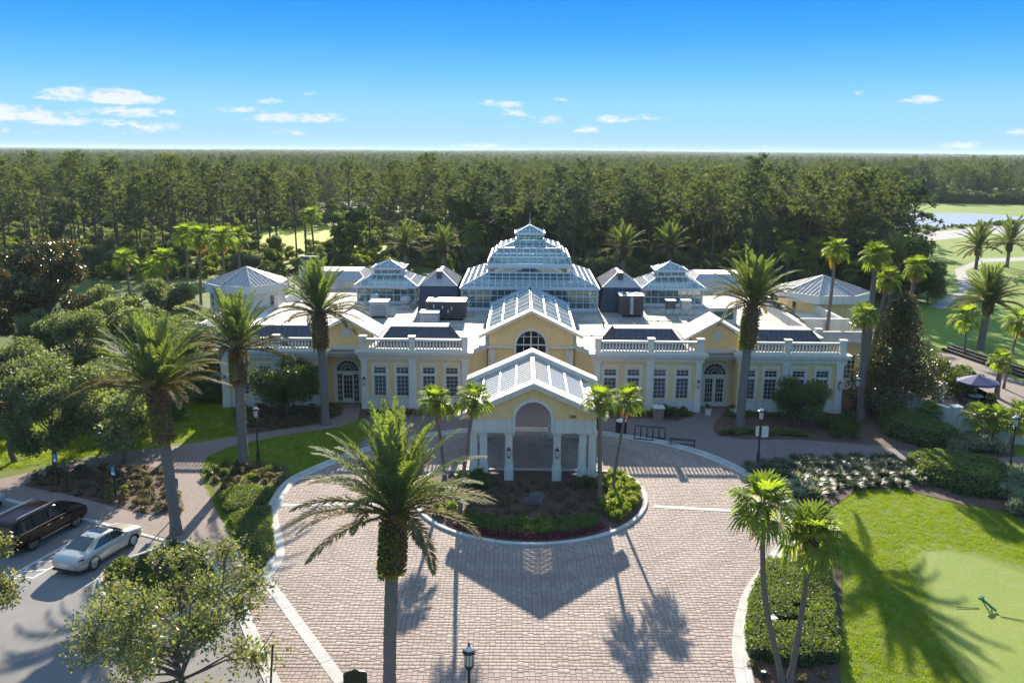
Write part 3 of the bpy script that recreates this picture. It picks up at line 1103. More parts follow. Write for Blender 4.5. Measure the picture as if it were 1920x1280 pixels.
WX = [6.51, 8.42, 10.59, 12.45, 17.90, 19.66, 21.93, 23.87]
for s in (-1, 1):
    ops_in = [(s * x - .53, s * x + .53, 1.09, 3.60) for x in WX[:4]]
    ops_out = [(s * x - .53, s * x + .53, 1.09, 3.60) for x in WX[4:]]
    m = MB()
    a, b = sorted((s * 5.15, s * 14.05))
    wall_open(m, a, b, .95, ZC0, ops_in, 0, .3)
    part('wall', m, MT['yellow'])
    m = MB()
    a, b = sorted((s * 16.95, s * 25.6))
    wall_open(m, a, b, .95, ZC0, ops_out, 0, .3)
    part('wall', m, MT['yellow'])
    m = MB()
    for u, v in ((5.15, 14.05), (16.95, 25.6)):
        a, b = sorted((s * u, s * v))
        m.box(a, b, -.06, .3, 0, .95)
        m.box(a, b, -.09, .3, .95, 1.0)
    part('plinth', m, MT['white'])
    for x in WX:
        window(s * x)
    for u, v in ((5.15, 5.7), (9.45, 10.05), (13.5, 13.95), (17.05, 17.5), (20.55, 21.1), (24.95, 25.55)):
        a, b = sorted((s * u, s * v))
        pilaster(a, b)
    # end wall and back returns
    m = MB()
    a, b = sorted((s * 25.3, s * 25.6))
    m.box(a, b, .3, 9, 0, ZC0)
    part('end_wall', m, MT['yellow'])
    # entablature: frieze, cornice steps
    for u, v in ((5.0, 14.15), (16.85, 25.75)):
        a, b = sorted((s * u, s * v))
        m = MB()
        m.box(a, b, -.16, .35, ZC0, 4.50)
        m.box(a - .03, b + .03, -.22, .35, 4.50, 4.58)
        m.box(a - .10, b + .10, -.34, .35, 4.58, 4.72)
        m.box(a - .20, b + .20, -.52, .35, 4.72, 4.90)
        m.box(a - .26, b + .26, -.60, .35, 4.90, ZC1)
        part('cornice', m, MT['trim'])

# balustrades along the front
bal = MB().lathe([(.075, 0), (.075, .05), (.045, .08), (.085, .24), (.05, .48), (.045, .52), (.075, .56), (.075, .62)], 8).mesh('baluster', MT['trim'], 60)


def balustrade(xs, y, z=ZC1):
    """pedestals at each x, balusters and rails between"""
    root = empty('balustrade', (0, 0, 0), 0, club)
    for x in xs:
        m = MB()
        m.box(x - .28, x + .28, y - .28, y + .28, z, z + .14)
        m.box(x - .23, x + .23, y - .23, y + .23, z + .14, z + 1.12)
        m.box(x - .30, x + .30, y - .30, y + .30, z + 1.12, z + 1.24)
        m.build('pedestal', MT['trim'], root)
    for a, b in zip(xs, xs[1:]):
        a2, b2 = a + .28, b - .28
        m = MB()
        m.box(a2, b2, y - .14, y + .14, z + .002, z + .2)
        m.box(a2, b2, y - .15, y + .15, z + .82, z + 1.0)
        m.build('rail', MT['trim'], root)
        n = max(2, round((b2 - a2) / .27))
        for k in range(n):
            obj('baluster', bal, root, (a2 + (b2 - a2) * (k + .5) / n, y, z + .2))
    return root


for s in (-1, 1):
    balustrade(sorted([s * 5.45, s * 9.75, s * 13.75]), -.12)
    balustrade(sorted([s * 17.25, s * 20.85, s * 25.3]), -.12)

# entrance bays between the wing blocks, set back
for s in (-1, 1):
    cx = s * 15.5
    yb = 1.75
    m = MB()
    R_ = .98
    zs = 2.72
    arch = [(cx + R_ * math.cos(math.pi * k / 20), zs + R_ * math.sin(math.pi * k / 20)) for k in range(21)]
    pts = [(cx - 1.5, .0), (cx - R_, 0)] + [(x, z) for x, z in arch[::-1]] + [(cx + R_, 0), (cx + 1.5, 0), (cx + 1.5, ZC1), (cx - 1.5, ZC1)]
    m.poly_y(pts, yb, yb + .3)
    # side cheeks
    for t in (-1, 1):
        a, b = sorted((cx + t * 1.45, cx + t * 1.75))
        m.box(a, b, .3, yb - .003, 0, ZC0)
    part('entrance_wall', m, MT['yellow'])
    m = MB()
    for t in (-1, 1):
        a, b = sorted((cx + t * 1.45, cx + t * 1.78))
        m.box(a, b, .36, yb, 4.5, ZC1)
    m.box(cx - 1.45, cx + 1.45, yb - .3, yb - .003, 4.5, 4.72)
    m.box(cx - 1.45, cx + 1.45, yb - .45, yb - .003, 4.72, ZC1)
    part('cornice', m, MT['trim'])
    # arch trim ring
    m = MB()
    for k in range(20):
        a0, a1 = math.pi * k / 20, math.pi * (k + 1) / 20
        q = []
        for rr in (R_, R_ + .17):
            q.append([(cx + rr * math.cos(a), zs + rr * math.sin(a)) for a in (a0, a1)])
        m.poly_y([q[0][0], q[1][0], q[1][1], q[0][1]], yb - .07, yb - .003)
    for t in (-1, 1):
        a, b = sorted((cx + t * R_, cx + t * (R_ + .17)))
        m.box(a, b, yb - .07, yb - .003, 0, zs)
    part('arch_trim', m, MT['trim'])
    # gable above, with medallion
    z0, zp, hw = ZC1, 7.30, 2.75
    m = MB()
    m.poly_y([(cx - 2.1, z0), (cx + 2.1, z0), (cx + 2.1, 5.95), (cx, zp - .15), (cx - 2.1, 5.95)], yb + .05, yb + 1.2)
    part('gable', m, MT['yellow'])
    m = MB()
    for t in (-1, 1):
        a = (cx + t * hw, 5.72)
        b = (cx, zp)
        m.poly_y([a, b, (cx, zp + .2), (cx + t * (hw + .06), 5.90)] if t > 0 else [b, a, (cx - hw - .06, 5.90), (cx, zp + .2)], yb - .45, yb + 3.4)
    part('gable_roof', m, MT['white'])
    m = MB()
    ring = []
    for k in range(24):
        a0, a1 = 2 * math.pi * k / 24, 2 * math.pi * (k + 1) / 24
        m.poly_y([(cx + .30 * math.cos(a0), 6.1 + .30 * math.sin(a0)), (cx + .42 * math.cos(a0), 6.1 + .42 * math.sin(a0)),
                  (cx + .42 * math.cos(a1), 6.1 + .42 * math.sin(a1)), (cx + .30 * math.cos(a1), 6.1 + .30 * math.sin(a1))], yb - .04, yb + .047)
    m.poly_y([(cx + .299 * math.cos(2 * math.pi * k / 24), 6.1 + .299 * math.sin(2 * math.pi * k / 24)) for k in range(24)], yb + .01, yb + .046)
    part('medallion', m, MT['white'])
    # double glazed door with fanlight (left one has a single leaf and side lights)
    yd = yb + .12
    door = empty('door', (0, 0, 0), 0, club)
    m = MB()
    m.box(cx - R_, cx + R_, yd - .04, yd + .06, 2.50, 2.74)
    for t in (-1, 1):
        a, b = sorted((cx + t * R_, cx + t * (R_ - .09)))
        m.box(a, b, yd - .04, yd + .06, .05, 2.5)
    m.box(cx - R_, cx + R_, yd - .2, yd + .06, 0, .05)
    # fan bars
    for k in range(1, 8):
        a = math.pi * k / 8
        m.bar((cx + .3 * math.cos(a), yd, 2.74 + .3 * math.sin(a)), (cx + .92 * math.cos(a), yd, 2.74 + .92 * math.sin(a)), .03)
    for rr in (.3, .62, .93):
        for k in range(16):
            a0, a1 = math.pi * k / 16, math.pi * (k + 1) / 16
            m.bar((cx + rr * math.cos(a0), yd, 2.74 + rr * math.sin(a0)), (cx + rr * math.cos(a1), yd, 2.74 + rr * math.sin(a1)), .035)
    m.build('frame', MT['trim'], door)
    m = MB()
    fan = [(cx + .955 * math.cos(math.pi * k / 20), 2.74 + .955 * math.sin(math.pi * k / 20)) for k in range(21)]
    m.poly_y(fan, yd + .03, yd + .045)
    m.build('fanlight', MT['darkglass'], door)
    leaves = [(cx - .88, cx - .01), (cx + .01, cx + .88)] if s > 0 else [(cx - .50, cx + .50)]
    for (a, b) in leaves:
        m = MB()
        m.box(a, a + .13, yd - .03, yd + .03, .06, 2.49)
        m.box(b - .13, b, yd - .03, yd + .03, .06, 2.49)
        m.box(a + .13, b - .13, yd - .03, yd + .03, .06, .34)
        m.box(a + .13, b - .13, yd - .03, yd + .03, 2.36, 2.49)
        for k in (1, 2):
            x = a + .13 + (b - a - .26) * k / 3
            m.box(x - .013, x + .013, yd - .02, yd + .02, .34, 2.36)
        for k in range(1, 5):
            z = .34 + 2.02 * k / 5
            m.box(a + .13, b - .13, yd - .018, yd + .018, z - .013, z + .013)
        m.box(b - .12 if s < 0 else (b - .1 if b < cx + .1 else a + .04), b - .06 if s < 0 else (b - .04 if b < cx + .1 else a + .1), yd - .07, yd - .03, 1.05, 1.15)
        m.build('door_leaf', MT['trim'], door)
        MB().box(a + .13, b - .13, yd + .022, yd + .028, .34, 2.36).build('door_glass', MT['darkglass'], door)
    if s < 0:
        for (a, b) in ((cx - .88, cx - .54), (cx + .54, cx + .88)):
            m = MB()
            for k in range(6):
                z = .1 + 2.38 * k / 5
                m.box(a, b, yd - .018, yd + .018, z - .015, z + .015)
            m.box((a + b) / 2 - .013, (a + b) / 2 + .013, yd - .02, yd + .02, .1, 2.48)
            m.build('sidelight', MT['trim'], door)
            MB().box(a, b, yd + .022, yd + .028, .1, 2.48).build('sidelight_glass', MT['darkglass'], door)

# wall lanterns on pilasters
def lantern_mb():
    m = MB()
    m.box(-.05, .05, -.02, .0, -.22, .2)
    m.bar((0, -.02, .12), (0, -.2, .2), .03)
    m.lathe([(.10, .18), (.13, .2), (.05, .34), (.02, .42)], 8, (0, -.2, 0))
    m.lathe([(.02, -.36), (.07, -.28), (.085, -.22), (.085, -.2)], 8, (0, -.2, 0))
    for k in range(4):
        a = math.pi / 4 + k * math.pi / 2
        m.bar((.085 * math.cos(a), -.2 + .085 * math.sin(a), -.2), (.115 * math.cos(a), -.2 + .115 * math.sin(a), .18), .018)
    return m


LANT = lantern_mb().mesh('wall_lantern', MT['dark'])
LGLASS = MB().lathe([(.075, -.2), (.10, .18)], 8, (0, -.2, 0)).mesh('lamp_glass', solid('lamp_glass', (.75, .72, .62), .3, .05))


def wall_lantern(x, y, z, parent):
    o = obj('wall_lantern', LANT, parent, (x, y, z))
    obj('lamp_glass', LGLASS, o)


for x in (-13.72, -17.3, 13.72, 17.28, 25.25, 5.42, -25.25):
    wall_lantern(x, -.15, 2.45, club)

# ---- entry hall between the wings
HY = 2.6
HW = 3.55
m = MB()
R_ = 1.25
zs = 4.95
arch = [(R_ * math.cos(math.pi * k / 20), zs + R_ * math.sin(math.pi * k / 20)) for k in range(21)]
m.poly_y([(-HW, 3.55), (-R_, 3.55)] + arch[::-1] + [(R_, 3.55), (HW, 3.55), (HW, 6.05), (0, 7.75), (-HW, 6.05)], HY, HY + .35)
part('hall_gable', m, MT['yellow'])
m = MB()
wall_open(m, -HW, HW, 0, 3.55, [(-2.6, -1.5, .4, 3.2), (1.5, 2.6, .4, 3.2), (-1.1, 1.1, 0, 3.0)], HY, HY + .35)
m.box(-HW - .06, -HW + .55, HY - .12, HY - .003, 0, 4.6)
m.box(HW - .55, HW + .06, HY - .12, HY - .003, 0, 4.6)
m.box(-HW - .2, -R_ - .2, HY - .25, HY - .003, 4.72, 4.92)
m.box(R_ + .2, HW + .2, HY - .25, HY - .003, 4.72, 4.92)
part('hall_front', m, MT['white'])
m = MB()
for x in (-2.05, 2.05):
    m.box(x - .55, x + .55, HY + .15, HY + .17, .4, 3.2)
m.box(-1.1, 1.1, HY + .15, HY + .17, 0, 3.0)
part('hall_window', m, MT['darkglass'])
hw = empty('arched_window', (0, 0, 0), 0, club)
m = MB()
for k in range(20):
    a0, a1 = math.pi * k / 20, math.pi * (k + 1) / 20
    q = [[(rr * math.cos(a), zs + rr * math.sin(a)) for a in (a0, a1)] for rr in (R_ - .02, R_ + .18)]
    m.poly_y([q[0][0], q[1][0], q[1][1], q[0][1]], HY - .08, HY - .003)
for x in (-1.34, 1.34):
    m.box(x - .09, x + .09, HY - .08, HY - .003, 3.55, zs)
for x in (-.62, 0, .62):
    zt = zs + math.sqrt(R_ ** 2 - x * x)
    m.box(x - .05 if x == 0 else x - .025, x + .05 if x == 0 else x + .025, HY + .08, HY + .16, 3.55, zt)
for z in (4.2, zs):
    m.box(-R_, R_, HY + .07, HY + .17, z - .05, z + .05)
m.box(-.95, .95, HY + .09, HY + .15, zs + .68, zs + .72)
m.build('frame', MT['trim'], hw)
MB().poly_y([(-R_, 3.55)] + [(x * .99, z) for x, z in arch[::-1]] + [(R_, 3.55)], HY + .2, HY + .22).build('pane', MT['darkglass'], hw)
m = MB()
for t in (-1, 1):
    a = (t * 4.35, 5.62)
    b = (0, 7.78)
    q = [a, b, (0, 8.02), (t * 4.42, 5.84)]
    m.poly_y(q if t > 0 else q[::-1], HY - .55, HY + .9)
part('hall_eave', m, MT['white'])
# diagonal inner walls with parapet
for s in (-1, 1):
    m = MB()
    mp = MB()
    a = [(s * 5.15, .0), (s * 3.6, 2.9), (s * 3.9, 3.05), (s * 5.45, .15)]
    if s < 0:
        a = a[::-1]
    m.poly_z(a, 0, ROOF)
    b = [(s * 5.05, -.1), (s * 3.5, 2.9), (s * 3.95, 3.1), (s * 5.5, .2)]
    if s < 0:
        b = b[::-1]
    mp.poly_z(b, ROOF + .005, 5.05)
    part('inner_wall', m, MT['yellow'])
    part('inner_parapet', mp, MT['white'])

# ---- flat roof with parapets
m = MB()
m.poly_z([(-25.4, .34), (-5.0, .34), (-4.0, 2.4), (-3.56, 2.96), (3.56, 2.96), (4.0, 2.4), (5.0, .34), (25.4, .34), (25.4, 34), (-25.4, 34)], 4.3, ROOF)
part('flat_roof', m, MT['flatroof'])


# ---- standing seam mansards behind the balustrades
def seam_roof(name, bot, top, mat, parent=None, pitch=.42, ribw=.035, ribh=.05):
    """a hipped frustum from two rectangles (x0,x1,y0,y1,z), seams on every face"""
    x0, x1, y0, y1, z0 = bot
    a0, a1, b0, b1, z1 = top
    B = [(x0, y0, z0), (x1, y0, z0), (x1, y1, z0), (x0, y1, z0)]
    T = [(a0, b0, z1), (a1, b0, z1), (a1, b1, z1), (a0, b1, z1)]
    r = MB().hexa(B, T).build(name, mat, parent or club)
    ribs = MB()
    for i in range(4):
        p0, p1, q1, q0 = Vector(B[i]), Vector(B[(i + 1) % 4]), Vector(T[(i + 1) % 4]), Vector(T[i])
        e = (p1 - p0)
        ln = e.length
        if ln < .1:
            continue
        e.normalize()
        mid = ((q0 + q1) / 2 - (p0 + p1) / 2)
        slope = mid - e * mid.dot(e)
        nrm = e.cross(slope).normalized()
        u0, u1 = (q0 - p0).dot(e), (q1 - p0).dot(e)
        n = int(ln / pitch)
        for k in range(1, n):
            u = ln * k / n
            t = 1.0
            if u < u0:
                t = u / u0
            elif u > u1:
                t = (ln - u) / (ln - u1)
            t = max(0, min(1, t))
            if t < .06:
                continue
            a = p0 + e * u
            b = a + slope * t
            ribs.bar(a + nrm * ribh / 2, b + nrm * ribh / 2, ribw, ribh)
        ribs.bar(p0 + nrm * .02, q0 + nrm * .02, .09, .09)
    rb = ribs.build('seams', mat, r)
    rb['kind'] = 'stuff'
    return r


for s in (-1, 1):
    for u, v in ((5.75, 13.2), (17.7, 25.0)):
        a, b = sorted((s * u, s * v))
        seam_roof('mansard_roof', (a, b, 1.0, 4.3, ROOF + .004), (a + 1.35, b - 1.35, 3.0, 4.28, 6.35), MT['slate'])
        MB().box(a + 1.3, b - 1.3, 2.95, 4.4, 6.353, 6.43).build('mansard_cap', MT['white'], club)


# ---- glazed panels: white bars and single panes
def clip_poly(poly, x0, x1, y0, y1):
    def cut(P, f, ix):
        out = []
        for i in range(len(P)):
            a, b = P[i], P[(i + 1) % len(P)]
            fa, fb = f(a), f(b)
            if fa >= 0:
                out.append(a)
            if (fa >= 0) != (fb >= 0):
                t = fa / (fa - fb)
                out.append((a[0] + (b[0] - a[0]) * t, a[1] + (b[1] - a[1]) * t))
        return out
    P = poly
    for f in (lambda p: p[0] - x0, lambda p: x1 - p[0], lambda p: p[1] - y0, lambda p: y1 - p[1]):
        P = cut(P, f, 0)
        if len(P) < 3:
            return []
    return P


def glazed(name, quad, du, nv, parent, single=True, barw=.06, edge=.12, glass=None):
    """quad: bottom-left, bottom-right, top-right, top-left in 3-D; upright bars every du, nv rows"""
    p0, p1, p2, p3 = [Vector(p) for p in quad]
    e = (p1 - p0)
    ln = e.length
    e.normalize()
    w = (p3 + p2) / 2 - (p0 + p1) / 2
    w = w - e * w.dot(e)
    h = w.length
    w.normalize()
    nrm = e.cross(w)
    loc2 = lambda p: ((p - p0).dot(e), (p - p0).dot(w))
    poly = [loc2(p) for p in (p0, p1, p2, p3)]
    to3 = lambda q, d=0.0: p0 + e * q[0] + w * q[1] + nrm * d
    nu = max(1, round(ln / du))
    fr = MB()
    for i in range(4):
        fr.bar(to3(poly[i], .012), to3(poly[(i + 1) % 4], .012), edge, edge)
    xs = [ln * k / nu for k in range(nu + 1)]
    ys = [h * k / nv for k in range(nv + 1)]
    for x in xs[1:-1]:
        c = clip_poly(poly, x - 1e-4, x + 1e-4, -1, h + 1)
        if c:
            y0, y1 = min(q[1] for q in c), max(q[1] for q in c)
            if y1 - y0 > .1:
                fr.bar(to3((x, y0), .01), to3((x, y1), .01), barw, barw * 1.4)
    for y in ys[1:-1]:
        c = clip_poly(poly, -50, ln + 50, y - 1e-4, y + 1e-4)
        if c:
            fr.bar(to3((min(q[0] for q in c), y), .008), to3((max(q[0] for q in c), y), .008), barw, barw * 1.3)
    root = fr.build(name, MT['frame'], parent)
    rest = MB()
    for a, b in zip(xs, xs[1:]):
        for c0, c1 in zip(ys, ys[1:]):
            P = clip_poly(poly, a, b, c0, c1)
            if len(P) < 3:
                continue
            jit = rng.uniform(-.006, .006)
            n = len(P)
            vs = [to3(q, jit + q[0] * 0) for q in P] + [to3(q, jit - .012) for q in P]
            fs = [tuple(range(n)), tuple(range(2 * n - 1, n - 1, -1))] + [((i + 1) % n, i, n + i, n + (i + 1) % n) for i in range(n)]
            if single:
                MB().add(vs, fs).build('pane', glass or MT['pane_sky'], root)
            else:
                rest.add(vs, fs)
    if not single and rest.v:
        o = rest.build('panes', glass or MT['pane_sky'], root)
        o['kind'] = 'stuff'
    return root


def square_tier(name, cy, r0, z0, r1, z1, du, nv, single_front=True, cx=0.0, ry0=None, ry1=None, **kw):
    """four glazed sides of a frustum round (cx, cy)"""
    ry0, ry1 = ry0 or r0, ry1 or r1
    B = [(cx - r0, cy - ry0, z0), (cx + r0, cy - ry0, z0), (cx + r0, cy + ry0, z0), (cx - r0, cy + ry0, z0)]
    T = [(cx - r1, cy - ry1, z1), (cx + r1, cy - ry1, z1), (cx + r1, cy + ry1, z1), (cx - r1, cy + ry1, z1)]
    for i in range(4):
        j = (i + 1) % 4
        glazed(name, (B[i], B[j], T[j], T[i]), du, nv, club, single=(i == 0 and single_front), **kw)


def ring_beam(r, z0, z1, cy, cx=0.0, over=.1, name='eave_beam'):
    m = MB()
    m.box(cx - r - over, cx + r + over, cy - r - over, cy - r + .12, z0, z1)
    m.box(cx - r - over, cx + r + over, cy + r - .12, cy + r + over, z0, z1)
    m.box(cx - r - over, cx - r + .12, cy - r + .12, cy + r - .12, z0, z1)
    m.box(cx + r - .12, cx + r + over, cy - r + .12, cy + r - .12, z0, z1)
    part(name, m, MT['frame'])


CY = 27.3
ring_beam(7.1, ROOF + .004, ROOF + .3, CY, name='sill_beam')
square_tier('glass_wall', CY, 7.1, ROOF + .3, 7.1, 6.9, .73, 3)
ring_beam(7.1, 6.9, 7.06, CY, over=.2)
square_tier('glass_roof', CY, 7.2, 7.1, 4.55, 8.27, .73, 4)
square_tier('clerestory', CY, 4.45, 8.32, 4.45, 8.85, 1.46, 1)
ring_beam(4.5, 8.86, 9.14, CY, over=.1)
square_tier('glass_roof', CY, 4.5, 9.2, 4.22, 9.9, .73, 1)
square_tier('glass_roof', CY, 4.20, 9.92, 3.25, 10.74, .73, 2)
square_tier('glass_roof', CY, 3.22, 10.78, 1.5, 11.42, .73, 3)
square_tier('glass_lantern', CY, 1.42, 11.45, 1.42, 12.05, .73, 1)
ring_beam(1.5, 12.06, 12.2, CY, over=.16)
square_tier('glass_roof', CY, 1.6, 12.22, .12, 12.95, .8, 1)
m = MB().lathe([(.12, 12.9), (.14, 13.0), (.05, 13.1), (.13, 13.22), (.05, 13.34), (.04, 13.6), (.02, 13.62), (.015, 14.35)], 8, (0, CY, 0))
part('finial', m, MT['frame'], smooth=50)
# what stands inside: warm plastered core and dark floor, seen through the glass
m = MB()
m.box(-6.2, -3.2, CY - 5.0, CY - 4.6, ROOF + .004, 6.8)
m.box(3.4, 6.4, CY - 5.0, CY - 4.6, ROOF + .004, 6.8)
m.box(-4.2, 4.2, CY - 3.6, CY + 3.6, ROOF + .004, 8.2)
part('inner_core', m, MT['tan'])
m = MB()
m.box(-4.1, 4.1, CY - 3.3, CY + 3.3, 8.6, 9.0)
part('inner_gallery', m, solid('dark_wood_gallery', (.10, .07, .045), .8))
for s in (-1, 1):
    px, py = s * 15.6, 27.1
    ring_beam(3.15, ROOF + .004, ROOF + .25, py, px, name='sill_beam')
    square_tier('glass_wall', py, 3.15, ROOF + .25, 3.15, 6.4, .8, 2, cx=px)
    ring_beam(3.2, 6.4, 6.55, py, px, over=.35)
    square_tier('glass_roof', py, 3.5, 6.58, 1.62, 7.6, .8, 2, cx=px, glass=MT['pane_sky'])
    square_tier('glass_lantern', py, 1.5, 7.62, 1.5, 8.15, .75, 1, cx=px)
    ring_beam(1.55, 8.16, 8.28, py, px, over=.25)
    square_tier('glass_roof', py, 1.78, 8.3, .1, 9.0, .8, 1, cx=px)
    part('finial', MB().lathe([(.1, 8.95), (.16, 9.05), (.16, 9.12), (.06, 9.2)], 8, (px, py, 0)), MT['frame'])
    m = MB()
    m.box(px - 2.6, px + 2.6, py - .6, py + 2.2, ROOF + .004, 6.3)
    part('inner_core', m, MT['tan'])
    # dark seamed blocks beside the conservatory with a hipped cap
    a, b = sorted((s * 7.45, s * 11.65))
    seam_roof('dark_block', (a, b, 19.9, 27, ROOF + .004), (a + .25, b - .25, 20.3, 26.6, 7.2), MT['slate'])
    mid = (a + b) / 2
    seam_roof('hip_roof', (a + .1, b - .1, 20.1, 26.8, 7.205), (mid - .12, mid + .12, 22.6, 26, 8.5), MT['greyroof'])
    MB().box(mid - .26, mid + .26, 21.3, 23.0, 7.21, 8.62).build('roof_vent', MT['slate'], club)

# hall glass roof
for t in (-1, 1):
    q = [(t * 3.75, 3.5, 5.95), (t * 3.75, 16.2, 5.95), (0, 16.2, 7.72), (0, 3.5, 7.72)]
    if t < 0:
        q = [q[1], q[0], q[3], q[2]]
    glazed('hall_glass_roof', q, 2.1, 3, club, single=True, barw=.09, edge=.16, glass=MT['paleglass'])
m = MB()
for t in (-1, 1):
    q = [(t * 4.0, 5.72), (0, 7.62), (0, 7.95), (t * 4.05, 6.05)]
    m.poly_y(q if t > 0 else q[::-1], 16.25, 16.6)
    a, b = sorted((t * 3.6, t * 3.9))
    m.box(a, b, 3.5, 16.3, ROOF + .004, 5.85)
part('hall_flashing', m, MT['bluegrey'])

# octagonal corner pavilions
for s, cx, cyy, r, ze, za in ((-1, -31.0, 24.8, 4.2, 6.9, 8.4), (1, 32.2, 25.5, 4.75, 6.4, 7.9)):
    oc = [(cx + r * .95 * math.cos(math.pi / 8 + k * math.pi / 4), cyy + r * .95 * math.sin(math.pi / 8 + k * math.pi / 4)) for k in range(8)]
    oe = [(cx + r * 1.06 * math.cos(math.pi / 8 + k * math.pi / 4), cyy + r * 1.06 * math.sin(math.pi / 8 + k * math.pi / 4)) for k in range(8)]
    part('pavilion_wall', MB().poly_z(oc, 0, ze - .5), MT['white'] if s < 0 else MT['yellow'])
    part('pavilion_cornice', MB().poly_z(oe, ze - .9, ze - .003), MT['white'])
    rf = MB()
    ribs = MB()
    for k in range(8):
        a, b = oe[k], oe[(k + 1) % 8]
        A_, B_, C_ = Vector((a[0] * .96 + cx * .04, a[1] * .96 + cyy * .04, ze)), Vector((b[0] * .96 + cx * .04, b[1] * .96 + cyy * .04, ze)), Vector((cx, cyy, za))
        rf.add([A_, B_, C_], [(0, 1, 2)])
        ribs.bar(A_ + Vector((0, 0, .04)), C_ + Vector((0, 0, .04)), .14, .1)
        for q in range(1, 8):
            t = q / 8
            p = A_.lerp(B_, t)
            up = (1 - abs(2 * t - 1))
            ribs.bar(p + Vector((0, 0, .03)), p.lerp(p + (C_ - (A_ + B_) / 2), up * .97) + Vector((0, 0, .03)), .05, .07)
    ro = part('pavilion_roof', rf, MT['greyroof'])
    o = ribs.build('seams', MT['greyroof'], ro)
    o['kind'] = 'stuff'
    for k in range(4):
        a = rad(-150 + 40 * k)
        x, y = cx + r * .90 * math.cos(a), cyy + r * .90 * math.sin(a)
        m = MB().box(-.3, .3, -.06, .2, 4.5, 5.6)
        o = m.build('pavilion_window', MT['darkglass'], club, (x, y, 0), (0, 0, a + math.pi / 2))
# chimney, rear blocks
m = MB().box(-27.9, -25.7, 35, 37, 0, 7.3)
part('chimney', m, MT['white'])
seam_roof('chimney_cap', (-28.0, -25.6, 34.9, 37.1, 7.305), (-27.75, -25.85, 35.6, 36.4, 8.3), MT['slate'])
for s in (-1, 1):
    a, b = sorted((s * 19.8, s * 27.5))
    part('rear_block', MB().box(a, b, 34.1, 42, 0, 5.6), MT['white'])
    seam_roof('rear_roof', (a - .2, b + .2, 33.9, 42.2, 5.605), (a + 1.0, b - 1.0, 36, 40, 6.5), MT['greyroof'])
m = MB()
for s in (-1, 1):
    a, b = sorted((s * 6.5, s * 12.8))
    m.box(a, b, 33.5, 33.75, 5.4, 5.55)
    for k in range(20):
        x = a + (b - a) * (k + .5) / 20
        m.box(x - .05, x + .05, 33.55, 33.7, ROOF, 5.4)
o = part('rear_balustrade', m, MT['trim'])
o['kind'] = 'stuff'
# side wings, lower and set back
for s in (-1, 1):
    a, b = sorted((s * 25.62, s * 30.4))
    m = MB()
    ops = [(s * 28.9 - .5, s * 28.9 + .5, 1.0, 3.2)]
    wall_open(m, a, b, 0, 4.1, ops, 7.5, 7.8)
    m.box(min(s * 30.1, s * 30.4), max(s * 30.1, s * 30.4), 7.8, 30, 0, 4.1)
    part('side_wall', m, MT['yellow'])
    part('side_plinth', MB().box(a, b, 7.38, 7.497, 0, 1.0), MT['white'])
    m = MB()
    m.box(a, b, 7.4, 30, 4.1, 4.35)
    m.box(a, b + (.25 if s > 0 else 0), 7.2, 7.8, 4.35, 4.6)
    m.box(a, b, 7.4, 7.7, 4.6, 5.35)
    m.box(min(s * 30.15, s * 30.45), max(s * 30.15, s * 30.45), 7.7, 30, 4.35, 5.35)
    for x in (a + .3, b - .3):
        m.box(x - .3, x + .3, 7.3, 7.9, 4.62, 5.6)
    part('side_parapet', m, MT['white'])
    m = MB()
    m.box(s * 28.9 - .5, s * 28.9 + .5, 7.62, 7.64, 1.0, 3.2)
    part('side_window', m, MT['darkglass'])
    m = MB()
    for k in (-.5, -.17, .17, .5):
        m.box(s * 28.9 + k - .025, s * 28.9 + k + .025, 7.55, 7.6, 1.0, 3.2)
    for k in range(6):
        z = 1.0 + 2.2 * k / 5
        m.box(s * 28.9 - .5, s * 28.9 + .5, 7.552, 7.598, z - .025, z + .025)
    part('side_window_frame', m, MT['trim'])
# stepped terrace parapet on the right of the roof
m = MB()
m.box(25.1, 25.4, 9.0, 16, ROOF, 5.5)
m.box(24.9, 25.6, 5.2, 9.0, ROOF, 5.25)
m.box(25.45, 30.1, 11.5, 11.8, 4.36, 5.75)
m.box(25.2, 25.5, 16.003, 24, ROOF, 6.1)
part('terrace_parapet', m, MT['white'])

# membrane strips, a few patched, laid across the flat roof
patch = [solid('roof_strip', (.32, .29, .24), .85, .15, .8, .2, 30, stain=((.22, .19, .155), .8)), solid('roof_patch', (.255, .22, .18), .85, .2, .8, .2, 30, stain=((.18, .155, .13), .8)),
         solid('roof_strip_pale', (.37, .34, .29), .85, .15, .8, .2, 30, stain=((.25, .21, .17), .7))]
for s in (-1, 1):
    for i in range(6):
        for j in range(5):
            x0, y0 = 5.6 + i * 3.25, 4.6 + j * 3.0
            a, b = sorted((s * x0, s * (x0 + 3.2)))
            MB().box(a, b, y0, y0 + 2.94, ROOF + .002, ROOF + .012 + rng.uniform(0, .006)).build('roof_strip', rng.choice((patch[0], patch[0], patch[1], patch[2])), club)
m = MB()
for s in (-1, 1):
    for k in range(7):
        x, y = s * rng.uniform(6.5, 22), rng.uniform(5.5, 16)
        x2, y2 = x + s * rng.uniform(-4, 4), y + rng.uniform(1, 5)
        z = ROOF + .09
        m.bar((x, y, z), (x2, y, z), .06)
        m.bar((x2, y, z), (x2, y2, z), .06)
        for q in range(4):
            t = q / 3
            m.box(x + (x2 - x) * t - .1, x + (x2 - x) * t + .1, y - .06, y + .06, ROOF + .019, z - .03)
o = part('conduits', m, MT['hvacgrey'] if 'hvacgrey' in MT else MT['greyroof'])
o['kind'] = 'stuff'

# ------------------------------------------------------------------ machines on the roof (each stands there by itself)
def roofthing(name, label, cat, wx, wy, group=None):
    return thing(name, label, cat, (wx, wy, ROOF + .003), BYAW, group)


